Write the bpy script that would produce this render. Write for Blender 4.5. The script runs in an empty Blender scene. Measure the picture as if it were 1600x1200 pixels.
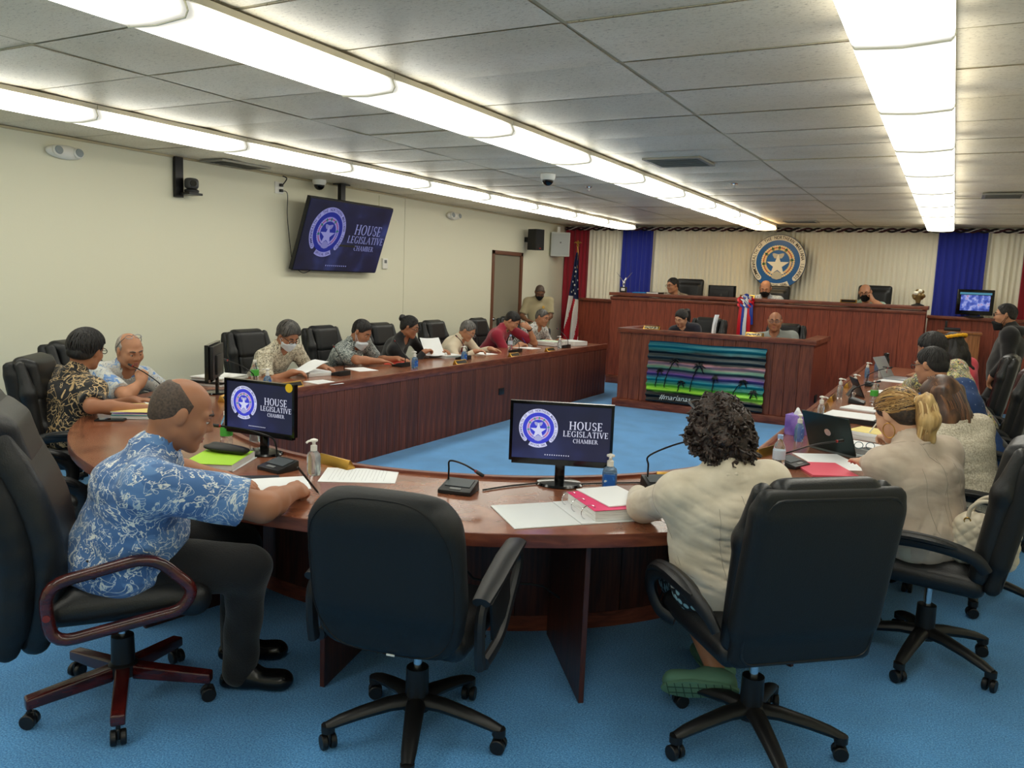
import bpy, bmesh, math, random
import numpy as np
from mathutils import Vector, Matrix, Euler

# ------------------------------------------------------------------ camera
PI = math.pi
SC = bpy.context.scene
COL = SC.collection
CAM_H = 1.65
cam_d = bpy.data.cameras.new('camera')
cam_d.sensor_width = 36.0
cam_d.lens = 1254.0 / 1600.0 * 36.0
cam_d.clip_start = 0.02
cam = bpy.data.objects.new('camera', cam_d)
COL.objects.link(cam)
_r = Vector((0.87654374, 0.47978995, 0.03837546))
_d = Vector((0.09665186, -0.09734868, -0.99054614))
_f = Vector((-0.47151828, 0.87196608, -0.13170297))
_m = Matrix.Identity(4)
for _i in range(3):
    _m[_i][0], _m[_i][1], _m[_i][2] = _r[_i], -_d[_i], -_f[_i]
_m.translation = (0, 0, CAM_H)
cam.matrix_world = _m
SC.camera = cam
# ------------------------------------------------------------------ light and exposure
SC.view_settings.view_transform = 'Standard'
SC.view_settings.look = 'None'
SC.view_settings.gamma = 1.0
SC.view_settings.use_curve_mapping = False
SC.view_settings.exposure = 0.0
SC.render.film_transparent = False
world = bpy.data.worlds.new('world')
SC.world = world
world.use_nodes = True
world.node_tree.nodes['Background'].inputs[0].default_value = (1.0, 0.97, 0.88, 1)
world.node_tree.nodes['Background'].inputs[1].default_value = 0.0
TUBE = 7.3          # radiance of the fluorescent lenses
TUBE_COL = (1.0, 0.98, 0.86)
SC.cycles.max_bounces = 10
SC.cycles.diffuse_bounces = 6
SC.cycles.glossy_bounces = 4
SC.cycles.transmission_bounces = 6
SC.cycles.transparent_max_bounces = 8
SC.cycles.use_denoising = True
SC.cycles.sample_clamp_indirect = 6.0

rnd = random.Random(7)

# ------------------------------------------------------------------ materials
def lin(c):
    c = c / 255.0
    return c / 12.92 if c <= 0.04045 else ((c + 0.055) / 1.055) ** 2.4
def rgb(r, g, b):
    return (lin(r), lin(g), lin(b))
MATS = {}
def _new(name):
    m = bpy.data.materials.new(name)
    m.use_nodes = True
    nt = m.node_tree
    b = nt.nodes['Principled BSDF']
    return m, nt, b
def mat(name, col=None, rough=0.5, metal=0.0, emit=None, es=0.0, spec=None, coat=0.0, trans=0.0, ior=1.45, sheen=0.0, bump=None, alpha=None):
    """plain procedural material; bump=(scale, strength) adds fine relief"""
    if name in MATS:
        return MATS[name]
    m, nt, b = _new(name)
    b.inputs['Base Color'].default_value = (*col, 1)
    b.inputs['Roughness'].default_value = rough
    b.inputs['Metallic'].default_value = metal
    b.inputs['Coat Weight'].default_value = coat
    b.inputs['Transmission Weight'].default_value = trans
    b.inputs['IOR'].default_value = ior
    b.inputs['Sheen Weight'].default_value = sheen
    if spec is not None:
        b.inputs['Specular IOR Level'].default_value = spec
    if emit is not None:
        b.inputs['Emission Color'].default_value = (*emit, 1)
        b.inputs['Emission Strength'].default_value = es
    if bump:
        tc = nt.nodes.new('ShaderNodeTexCoord'); n = nt.nodes.new('ShaderNodeTexNoise'); bp = nt.nodes.new('ShaderNodeBump')
        n.inputs['Scale'].default_value = bump[0]; n.inputs['Detail'].default_value = 3
        bp.inputs['Strength'].default_value = bump[1]; bp.inputs['Distance'].default_value = 0.01
        nt.links.new(tc.outputs['Object'], n.inputs['Vector']); nt.links.new(n.outputs['Fac'], bp.inputs['Height'])
        nt.links.new(bp.outputs['Normal'], b.inputs['Normal'])
    m.diffuse_color = (*col, 1)
    MATS[name] = m
    return m
def ramp(nt, stops, interp='LINEAR'):
    r = nt.nodes.new('ShaderNodeValToRGB'); cr = r.color_ramp; cr.interpolation = interp
    while len(cr.elements) < len(stops):
        cr.elements.new(0.5)
    for e, (p, c) in zip(cr.elements, stops):
        e.position = p; e.color = (*c, 1)
    return r
def noise_mat(name, stops, scale=5.0, detail=3.0, rough=0.5, vec_scale=(1, 1, 1), distort=0.0, interp='LINEAR', bump=0.0, bump_dist=0.005, coat=0.0, spec=None, per_object=0.0, sheen=0.0, kind='noise', turn=0.0):
    """procedural pattern in object space: noise (or a Voronoi / wave) through a colour ramp"""
    if name in MATS:
        return MATS[name]
    m, nt, b = _new(name)
    tc = nt.nodes.new('ShaderNodeTexCoord'); mp = nt.nodes.new('ShaderNodeMapping')
    mp.inputs['Scale'].default_value = vec_scale
    if turn:
        m0 = nt.nodes.new('ShaderNodeMapping'); m0.inputs['Rotation'].default_value = (0, 0, turn); nt.links.new(tc.outputs['Object'], m0.inputs['Vector']); nt.links.new(m0.outputs[0], mp.inputs['Vector'])
    else:
        nt.links.new(tc.outputs['Object'], mp.inputs['Vector'])
    if kind == 'voronoi':
        t = nt.nodes.new('ShaderNodeTexVoronoi'); t.inputs['Scale'].default_value = scale; out = t.outputs['Distance']
        n0 = nt.nodes.new('ShaderNodeTexNoise'); n0.inputs['Scale'].default_value = scale * 0.6
        mx = nt.nodes.new('ShaderNodeMixRGB'); mx.inputs['Fac'].default_value = distort
        nt.links.new(mp.outputs['Vector'], n0.inputs['Vector']); nt.links.new(mp.outputs['Vector'], mx.inputs[1]); nt.links.new(n0.outputs['Color'], mx.inputs[2])
        nt.links.new(mx.outputs[0], t.inputs['Vector'])
    else:
        t = nt.nodes.new('ShaderNodeTexNoise'); t.inputs['Scale'].default_value = scale; t.inputs['Detail'].default_value = detail
        t.inputs['Distortion'].default_value = distort; out = t.outputs['Fac']
        nt.links.new(mp.outputs['Vector'], t.inputs['Vector'])
    r = ramp(nt, stops, interp)
    nt.links.new(out, r.inputs['Fac'])
    last = r.outputs['Color']
    if per_object:
        oi = nt.nodes.new('ShaderNodeObjectInfo'); hs = nt.nodes.new('ShaderNodeHueSaturation'); mr = nt.nodes.new('ShaderNodeMapRange')
        mr.inputs['To Min'].default_value = 1 - per_object; mr.inputs['To Max'].default_value = 1 + per_object
        nt.links.new(oi.outputs['Random'], mr.inputs['Value']); nt.links.new(mr.outputs[0], hs.inputs['Value']); nt.links.new(last, hs.inputs['Color'])
        last = hs.outputs['Color']
    nt.links.new(last, b.inputs['Base Color'])
    b.inputs['Roughness'].default_value = rough; b.inputs['Coat Weight'].default_value = coat; b.inputs['Sheen Weight'].default_value = sheen
    if spec is not None:
        b.inputs['Specular IOR Level'].default_value = spec
    if bump:
        bp = nt.nodes.new('ShaderNodeBump'); bp.inputs['Strength'].default_value = bump; bp.inputs['Distance'].default_value = bump_dist
        nt.links.new(out, bp.inputs['Height']); nt.links.new(bp.outputs['Normal'], b.inputs['Normal'])
    MATS[name] = m
    return m
def emit_mat(name, col, strength):
    if name in MATS:
        return MATS[name]
    m = bpy.data.materials.new(name); m.use_nodes = True; nt = m.node_tree
    nt.nodes.remove(nt.nodes['Principled BSDF'])
    e = nt.nodes.new('ShaderNodeEmission'); e.inputs[0].default_value = (*col, 1); e.inputs[1].default_value = strength
    nt.links.new(e.outputs[0], nt.nodes['Material Output'].inputs[0])
    MATS[name] = m
    return m

# ------------------------------------------------------------------ mesh helpers
def rotz(a):
    c, s = math.cos(a), math.sin(a)
    return np.array([[c, -s, 0], [s, c, 0], [0, 0, 1.0]])
def rotx(a):
    c, s = math.cos(a), math.sin(a)
    return np.array([[1.0, 0, 0], [0, c, -s], [0, s, c]])
def roty(a):
    c, s = math.cos(a), math.sin(a)
    return np.array([[c, 0, s], [0, 1.0, 0], [-s, 0, c]])
def unit(v):
    v = np.asarray(v, float); n = np.linalg.norm(v)
    return v / n if n > 1e-9 else v
def frame_from(y, up=(0, 0, 1)):
    """rotation whose columns are x (right), y (given), z (close to up)"""
    y = unit(y); z = np.asarray(up, float) - y * np.dot(up, y)
    if np.linalg.norm(z) < 1e-4:
        z = np.array([1.0, 0, 0]) - y * y[0]
    z = unit(z); x = np.cross(y, z)
    return np.stack([x, y, z], 1)

class MB:
    """collects shapes; build() links them as ONE mesh object"""
    def __init__(self):
        self.v = []; self.f = []; self.mi = []; self.n = 0
    def add(self, verts, faces, mi=0):
        b = self.n
        verts = np.asarray(verts, float).reshape(-1, 3)
        self.v.append(verts); self.n += len(verts)
        for q in faces:
            self.f.append(tuple(int(i) + b for i in q)); self.mi.append(mi)
        return self
    def box(self, c, size, R=None, mi=0, taper=None):
        hx, hy, hz = size[0] / 2, size[1] / 2, size[2] / 2
        p = np.array([[-hx, -hy, -hz], [hx, -hy, -hz], [hx, hy, -hz], [-hx, hy, -hz], [-hx, -hy, hz], [hx, -hy, hz], [hx, hy, hz], [-hx, hy, hz]])
        if taper:
            p[4:, 0] *= taper[0]; p[4:, 1] *= taper[1]
        if R is not None:
            p = p @ np.asarray(R).T
        return self.add(p + np.asarray(c), [(0, 3, 2, 1), (4, 5, 6, 7), (0, 1, 5, 4), (1, 2, 6, 5), (2, 3, 7, 6), (3, 0, 4, 7)], mi)
    def box2(self, a, b, mi=0):
        a = np.asarray(a, float); b = np.asarray(b, float)
        return self.box((a + b) / 2, np.abs(b - a), None, mi)
    def tube(self, pts, r, n=8, closed=False, caps=True, mi=0, flat=None, up=None):
        """tube along a path; r a number or one per point; flat=(sx,sz) squashes the section"""
        pts = np.asarray(pts, float); m = len(pts)
        rs = np.full(m, r, float) if np.isscalar(r) else np.asarray(r, float)
        if closed:
            tan = np.roll(pts, -1, 0) - np.roll(pts, 1, 0)
        else:
            tan = np.gradient(pts, axis=0)
        tan /= np.maximum(np.linalg.norm(tan, axis=1), 1e-9)[:, None]
        u0 = np.array(up if up is not None else (0, 0, 1.0), float)
        if abs(np.dot(u0, tan[0])) > 0.95:
            u0 = np.array([0, 1.0, 0])
        V = []
        nrm = None
        for i in range(m):
            t = tan[i]
            if nrm is None or up is not None:
                nn = u0 - t * np.dot(u0, t)
                if np.linalg.norm(nn) < 1e-3 and nrm is not None:
                    nn = nrm - t * np.dot(nrm, t)
            else:
                nn = nrm - t * np.dot(nrm, t)
            nrm = unit(nn); bn = np.cross(t, nrm)
            sx, sz = flat if flat else (1, 1)
            for k in range(n):
                a = 2 * PI * k / n
                V.append(pts[i] + rs[i] * (math.cos(a) * sx * bn + math.sin(a) * sz * nrm))
        F = []
        for i in range(m if closed else m - 1):
            j = (i + 1) % m
            for k in range(n):
                k2 = (k + 1) % n
                F.append((i * n + k, i * n + k2, j * n + k2, j * n + k))
        if caps and not closed:
            F.append(tuple(range(n - 1, -1, -1))); F.append(tuple((m - 1) * n + k for k in range(n)))
        return self.add(V, F, mi)
    def lathe(self, prof, n=16, c=(0, 0, 0), R=None, mi=0):
        """profile [(r, z)] turned about z"""
        V = []; F = []
        m = len(prof)
        for r, z in prof:
            for k in range(n):
                a = 2 * PI * k / n
                V.append((r * math.cos(a), r * math.sin(a), z))
        for i in range(m - 1):
            for k in range(n):
                k2 = (k + 1) % n
                F.append((i * n + k, i * n + k2, (i + 1) * n + k2, (i + 1) * n + k))
        F.append(tuple(range(n - 1, -1, -1))); F.append(tuple((m - 1) * n + k for k in range(n)))
        V = np.array(V)
        if R is not None:
            V = V @ np.asarray(R).T
        return self.add(V + np.asarray(c), F, mi)
    def cyl(self, a, b, r, n=12, r2=None, mi=0):
        a = np.asarray(a, float); b = np.asarray(b, float)
        L = np.linalg.norm(b - a)
        R = frame_from(b - a)  # y along
        R = np.stack([R[:, 2], R[:, 0], R[:, 1]], 1)
        return self.lathe([(r, 0), (r if r2 is None else r2, L)], n, a, R, mi)
    def prism(self, outline, z0, z1, R=None, c=(0, 0, 0), mi=0):
        """2-D outline (x,y) counter-clockwise pushed from z0 to z1"""
        n = len(outline)
        V = np.array([(x, y, z0) for x, y in outline] + [(x, y, z1) for x, y in outline], float)
        if R is not None:
            V = V @ np.asarray(R).T
        F = [tuple(range(n - 1, -1, -1)), tuple(range(n, 2 * n))]
        F += [(i, (i + 1) % n, n + (i + 1) % n, n + i) for i in range(n)]
        return self.add(V + np.asarray(c), F, mi)
    def grid(self, fn, nu, nv, mi=0, flip=False, closed_u=False):
        V = [fn(i / (nu if closed_u else nu - 1), j / (nv - 1)) for i in range(nu) for j in range(nv)]
        F = []
        for i in range(nu if closed_u else nu - 1):
            i2 = (i + 1) % nu
            for j in range(nv - 1):
                q = (i * nv + j, i2 * nv + j, i2 * nv + j + 1, i * nv + j + 1)
                F.append(q[::-1] if flip else q)
        return self.add(V, F, mi)
    def sphere(self, c, r, n=10, m=7, mi=0, R=None):
        r = (r, r, r) if np.isscalar(r) else r
        prof = [(max(math.sin(PI * i / m), 1e-3), -math.cos(PI * i / m)) for i in range(m + 1)]
        b = MB().lathe(prof, n)
        V = b.v[0] * np.asarray(r)
        if R is not None:
            V = V @ np.asarray(R).T
        return self.add(V + np.asarray(c), b.f, mi)
    def mesh(self, name, smooth=True, bevel=0.0, bevel_seg=2, angle=40):
        me = bpy.data.meshes.new(name)
        V = np.concatenate(self.v) if self.v else np.zeros((0, 3))
        me.from_pydata(V.tolist(), [], self.f)
        if any(self.mi):
            me.polygons.foreach_set('material_index', self.mi)
        if bevel:
            bm = bmesh.new(); bm.from_mesh(me)
            bmesh.ops.recalc_face_normals(bm, faces=bm.faces)
            es = [e for e in bm.edges if len(e.link_faces) == 2 and e.calc_face_angle(0) > math.radians(30)]
            bmesh.ops.bevel(bm, geom=es, offset=bevel, segments=bevel_seg, profile=0.6, affect='EDGES', clamp_overlap=True)
            bm.to_mesh(me); bm.free()
        if smooth:
            me.polygons.foreach_set('use_smooth', [True] * len(me.polygons))
            me.set_sharp_from_angle(angle=math.radians(angle))
        me.update()
        return me
    def build(self, name, m, parent=None, **kw):
        return link(name, self.mesh(name, **kw), m, parent)

def link(name, me, m, parent=None, loc=None, rz=None):
    o = bpy.data.objects.new(name, me)
    COL.objects.link(o)
    if m is not None:
        for k in (m if isinstance(m, (list, tuple)) else [m]):
            if k.name not in me.materials:
                me.materials.append(k)
    if parent is not None:
        o.parent = parent
    if loc is not None:
        o.location = loc
    if rz is not None:
        o.rotation_euler = (0, 0, rz)
    return o
def tag(o, label, cat, group=None):
    o['label'] = label; o['category'] = cat
    if group:
        o['group'] = group
    return o
def struct(o):
    o['kind'] = 'structure'
    return o
def thing(name, label, cat, loc=(0, 0, 0), rz=0.0, group=None, rot=None):
    o = bpy.data.objects.new(name, None)
    o.empty_display_size = 0.1
    COL.objects.link(o)
    o.location = loc
    o.rotation_euler = rot if rot is not None else (0, 0, rz)
    return tag(o, label, cat, group)
def copy_tree(o, parent=None):
    c = o.copy(); COL.objects.link(c)
    if parent is not None:
        c.parent = parent
    for ch in o.children:
        copy_tree(ch, c)
    return c
def place(proto, used, loc, rz, label, group=None, cat=None):
    """first use moves the prototype itself, later ones copy it with its parts"""
    o = proto if proto.name not in used else copy_tree(proto)
    used.add(proto.name)
    o.location = loc; o.rotation_euler = (0, 0, rz)
    o['label'] = label
    if group:
        o['group'] = group
    elif 'group' in o.keys():
        del o['group']
    return o
USED = set()
_GLYPH = {}
def glyph(ch):
    if ch not in _GLYPH:
        _GLYPH[ch] = text_mesh(ch, 1.0, 0, offset=0.012)
    return _GLYPH[ch]
def text_mesh(s, size=1.0, extrude=0.0, align='CENTER', offset=0.0, shear=0.0, space=1.0):
    cu = bpy.data.curves.new('lettering', 'FONT')
    cu.body = s; cu.size = size; cu.extrude = extrude; cu.align_x = align; cu.align_y = 'CENTER'; cu.offset = offset; cu.shear = shear
    cu.space_character = space; cu.resolution_u = 2
    o = bpy.data.objects.new('lettering', cu); COL.objects.link(o)
    dg = bpy.context.evaluated_depsgraph_get()
    me = bpy.data.meshes.new_from_object(o.evaluated_get(dg))
    bpy.data.objects.remove(o); bpy.data.curves.remove(cu)
    V = np.array([v.co[:] for v in me.vertices]).reshape(-1, 3); F = [tuple(p.vertices) for p in me.polygons]
    bpy.data.meshes.remove(me)
    return V, F

for _c in 'COMMONWEALTH OF THE NORTHERN MARIANA ISLANDS OFFICIAL SEAL':
    if _c != ' ':
        glyph(_c)
# ------------------------------------------------------------------ implicit surfaces: smooth unions meshed with surface nets
class SDF:
    """list of rounded cones / ellipsoids / boxes blended smoothly; one continuous surface comes out"""
    def __init__(self):
        self.p = []
    def cone(self, a, b, ra, rb=None, k=0.02, sub=False):
        self.p.append(('c', np.asarray(a, float), np.asarray(b, float), ra, ra if rb is None else rb, k, sub)); return self
    def ell(self, c, r, R=None, k=0.02, sub=False):
        r = np.array([r] * 3 if np.isscalar(r) else r, float)
        self.p.append(('e', np.asarray(c, float), r, np.eye(3) if R is None else np.asarray(R), 0, k, sub)); return self
    def box(self, c, h, rd, R=None, k=0.02, sub=False):
        self.p.append(('b', np.asarray(c, float), np.asarray(h, float), np.eye(3) if R is None else np.asarray(R), rd, k, sub)); return self
    def inflate(self, d):
        s = SDF()
        for q in self.p:
            if q[0] == 'c':
                s.p.append(('c', q[1], q[2], q[3] + d, q[4] + d, q[5], q[6]))
            elif q[0] == 'e':
                s.p.append(('e', q[1], q[2] + d, q[3], 0, q[5], q[6]))
            else:
                s.p.append(('b', q[1], q[2] + d, q[3], q[4] + d, q[5], q[6]))
        return s
    def bounds(self):
        lo, hi = [], []
        for q in self.p:
            if q[6]:
                continue
            if q[0] == 'c':
                r = max(q[3], q[4]); lo.append(np.minimum(q[1], q[2]) - r); hi.append(np.maximum(q[1], q[2]) + r)
            else:
                e = np.abs(q[3]) @ q[2]; lo.append(q[1] - e); hi.append(q[1] + e)
        return np.min(lo, 0), np.max(hi, 0)
    @staticmethod
    def _dist(q, X, Y, Z):
        if q[0] == 'c':
            a, b, ra, rb = q[1], q[2], q[3], q[4]
            ab = b - a; L2 = max(float(ab @ ab), 1e-10)
            px, py, pz = X - a[0], Y - a[1], Z - a[2]
            t = np.clip((px * ab[0] + py * ab[1] + pz * ab[2]) / L2, 0, 1)
            dx, dy, dz = px - t * ab[0], py - t * ab[1], pz - t * ab[2]
            return np.sqrt(dx * dx + dy * dy + dz * dz) - (ra + (rb - ra) * t)
        R = q[3]
        px, py, pz = X - q[1][0], Y - q[1][1], Z - q[1][2]
        lx = px * R[0, 0] + py * R[1, 0] + pz * R[2, 0]; ly = px * R[0, 1] + py * R[1, 1] + pz * R[2, 1]; lz = px * R[0, 2] + py * R[1, 2] + pz * R[2, 2]
        if q[0] == 'e':
            r = q[2]
            k0 = np.sqrt((lx / r[0]) ** 2 + (ly / r[1]) ** 2 + (lz / r[2]) ** 2)
            k1 = np.sqrt((lx / r[0] ** 2) ** 2 + (ly / r[1] ** 2) ** 2 + (lz / r[2] ** 2) ** 2)
            return np.where(k0 < 0.05, -min(r), k0 * (k0 - 1.0) / np.maximum(k1, 1e-6))
        h = q[2]; rd = q[4]
        qx, qy, qz = np.abs(lx) - h[0] + rd, np.abs(ly) - h[1] + rd, np.abs(lz) - h[2] + rd
        return np.sqrt(np.maximum(qx, 0) ** 2 + np.maximum(qy, 0) ** 2 + np.maximum(qz, 0) ** 2) + np.minimum(np.maximum(qx, np.maximum(qy, qz)), 0) - rd
    def field(self, lo, hi, vx):
        n = np.maximum(np.ceil((hi - lo) / vx).astype(int) + 1, 3)
        ax = [lo[i] + vx * np.arange(n[i]) for i in range(3)]
        F = np.full(tuple(n), 0.09, np.float32)
        for q in self.p:
            k = q[5]
            if q[0] == 'c':
                r = max(q[3], q[4]); a = np.minimum(q[1], q[2]) - r; b = np.maximum(q[1], q[2]) + r
            else:
                e = np.abs(q[3]) @ q[2]; a = q[1] - e; b = q[1] + e
            pad = k + 2.5 * vx + 0.004
            i0 = np.maximum(((a - pad - lo) / vx).astype(int), 0); i1 = np.minimum(((b + pad - lo) / vx).astype(int) + 2, n)
            if np.any(i1 <= i0):
                continue
            sl = tuple(slice(i0[i], i1[i]) for i in range(3))
            X = ax[0][sl[0]][:, None, None]; Y = ax[1][sl[1]][None, :, None]; Z = ax[2][sl[2]][None, None, :]
            d = self._dist(q, X, Y, Z).astype(np.float32)
            cur = F[sl]
            if q[6]:
                d = -d
                h = np.maximum(k - np.abs(cur - d), 0) / k
                F[sl] = np.maximum(cur, d) + h * h * k * 0.25
            else:
                h = np.maximum(k - np.abs(cur - d), 0) / k
                F[sl] = np.minimum(cur, d) - h * h * k * 0.25
        return F, ax
def surface_nets(F, ax):
    """numpy surface nets: one vertex per mixed cell, one quad per crossed edge"""
    n = F.shape
    S = F < 0
    c = np.zeros((n[0] - 1, n[1] - 1, n[2] - 1), np.int8)
    for i in (0, 1):
        for j in (0, 1):
            for k in (0, 1):
                c += S[i:n[0] - 1 + i, j:n[1] - 1 + j, k:n[2] - 1 + k]
    I, J, K = np.nonzero((c > 0) & (c < 8))
    if len(I) == 0:
        return np.zeros((0, 3)), np.zeros((0, 4), int)
    idx = np.full(c.shape, -1, np.int64); idx[I, J, K] = np.arange(len(I))
    acc = np.zeros((len(I), 3)); cnt = np.zeros(len(I))
    corner = [(0, 0, 0), (1, 0, 0), (0, 1, 0), (1, 1, 0), (0, 0, 1), (1, 0, 1), (0, 1, 1), (1, 1, 1)]
    val = [F[I + a, J + b, K + d].astype(float) for a, b, d in corner]
    for a in range(8):
        for b in range(a + 1, 8):
            if sum(abs(corner[a][t] - corner[b][t]) for t in range(3)) != 1:
                continue
            m = (val[a] < 0) != (val[b] < 0)
            t = val[a][m] / (val[a][m] - val[b][m])
            pa = np.array(corner[a], float); pb = np.array(corner[b], float)
            acc[m] += pa + t[:, None] * (pb - pa); cnt[m] += 1
    acc /= np.maximum(cnt, 1)[:, None]
    o = np.array([ax[0][0], ax[1][0], ax[2][0]]); vx = ax[0][1] - ax[0][0]
    V = o + vx * (np.stack([I, J, K], 1) + acc)
    Q = []
    for axis in range(3):
        sl0 = [slice(None)] * 3; sl1 = [slice(None)] * 3
        sl0[axis] = slice(0, -1); sl1[axis] = slice(1, None)
        a, b = S[tuple(sl0)], S[tuple(sl1)]
        X, Y, Z = np.nonzero(a != b)
        g = [X, Y, Z]
        u, w = (axis + 1) % 3, (axis + 2) % 3
        ok = (g[u] > 0) & (g[w] > 0) & (g[u] < n[u] - 1) & (g[w] < n[w] - 1)
        X, Y, Z = X[ok], Y[ok], Z[ok]; g = [X, Y, Z]
        def at(du, dw):
            h = [t.copy() for t in g]; h[u] = h[u] - du; h[w] = h[w] - dw
            return idx[h[0], h[1], h[2]]
        q = np.stack([at(1, 1), at(0, 1), at(0, 0), at(1, 0)], 1)
        inside = S[X, Y, Z]
        q[~inside] = q[~inside][:, ::-1]
        Q.append(q)
    return V, np.concatenate(Q)
def noise3(P, s, seed=0):
    """cheap smooth value made of sines, about -1..1"""
    r = np.random.RandomState(seed)
    out = 0
    for k in range(5):
        w = r.normal(size=3); w = w / np.linalg.norm(w) * s * (0.7 + 0.7 * r.rand())
        out = out + np.sin(P[0] * w[0] + P[1] * w[1] + P[2] * w[2] + r.rand() * 6.28)
    return out / 3.0
def sdf_data(sdf, vx, cuts=(), mod=None, smooth=0, name='soft', pad=0.0):
    """mesh of an SDF; cuts = [(point, outward normal)] slices, mod(F, X, Y, Z) edits the field"""
    lo, hi = sdf.bounds()
    lo = lo - 3 * vx - pad; hi = hi + 3 * vx + pad
    F, ax = sdf.field(lo, hi, vx)
    X = ax[0][:, None, None]; Y = ax[1][None, :, None]; Z = ax[2][None, None, :]
    if mod is not None:
        F = np.asarray(mod(F, X, Y, Z), np.float32)
    for c in cuts:
        p, nn = np.asarray(c[0], float), unit(c[1])
        d = (X - p[0]) * nn[0] + (Y - p[1]) * nn[1] + (Z - p[2]) * nn[2]
        if len(c) > 2:  # only near a point: sphere of influence
            near = (X - p[0]) ** 2 + (Y - p[1]) ** 2 + (Z - p[2]) ** 2 < c[2] ** 2
            d = np.where(near, d, -1.0)
        F = np.maximum(F, d.astype(np.float32))
    F[0], F[-1] = 0.05, 0.05; F[:, 0], F[:, -1] = 0.05, 0.05; F[:, :, 0], F[:, :, -1] = 0.05, 0.05
    return surface_nets(F, ax)
def quads_mesh(name, V, Q, smooth=True):
    me = bpy.data.meshes.new(name)
    nv, nq = len(V), len(Q)
    me.vertices.add(nv); me.vertices.foreach_set('co', np.asarray(V, np.float32).ravel())
    me.loops.add(nq * 4); me.loops.foreach_set('vertex_index', np.asarray(Q, np.int32).ravel())
    me.polygons.add(nq); me.polygons.foreach_set('loop_start', np.arange(0, nq * 4, 4, dtype=np.int32))
    me.polygons.foreach_set('use_smooth', np.ones(nq, bool))
    me.update(calc_edges=True)
    me.validate()
    return me
def soft(name, sdf, vx, m, parent=None, **kw):
    V, Q = sdf_data(sdf, vx, **kw)
    return link(name, quads_mesh(name, V, Q), m, parent)
# ------------------------------------------------------------------ the setting
RX0, RX1, RY0, RY1, RH = -6.35, 1.13, -1.7, 13.7, 2.63
def carpet():
    m, nt, b = _new('blue_carpet')
    tc = nt.nodes.new('ShaderNodeTexCoord')
    n1 = nt.nodes.new('ShaderNodeTexNoise'); n1.inputs['Scale'].default_value = 160; n1.inputs['Detail'].default_value = 2
    n2 = nt.nodes.new('ShaderNodeTexNoise'); n2.inputs['Scale'].default_value = 3.0; n2.inputs['Detail'].default_value = 4
    nt.links.new(tc.outputs['Object'], n1.inputs['Vector']); nt.links.new(tc.outputs['Object'], n2.inputs['Vector'])
    r = ramp(nt, [(0.3, rgb(50, 112, 178)), (0.5, rgb(78, 150, 214)), (0.7, rgb(116, 182, 232))])
    nt.links.new(n1.outputs['Fac'], r.inputs['Fac'])
    r2 = ramp(nt, [(0.35, (0.86, 0.86, 0.86)), (0.65, (1.06, 1.06, 1.06))]); nt.links.new(n2.outputs['Fac'], r2.inputs['Fac'])
    mx = nt.nodes.new('ShaderNodeMixRGB'); mx.blend_type = 'MULTIPLY'; mx.inputs['Fac'].default_value = 1
    nt.links.new(r.outputs['Color'], mx.inputs[1]); nt.links.new(r2.outputs['Color'], mx.inputs[2]); nt.links.new(mx.outputs[0], b.inputs['Base Color'])
    b.inputs['Roughness'].default_value = 0.95; b.inputs['Sheen Weight'].default_value = 0.25; b.inputs['Specular IOR Level'].default_value = 0.2
    bp = nt.nodes.new('ShaderNodeBump'); bp.inputs['Strength'].default_value = 0.5; bp.inputs['Distance'].default_value = 0.006
    nt.links.new(n1.outputs['Fac'], bp.inputs['Height']); nt.links.new(bp.outputs['Normal'], b.inputs['Normal'])
    return m
CARPET = carpet()
WALLM = mat('cream_wall_paint', rgb(226, 223, 200), 0.6, bump=(60, 0.04))
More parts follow.
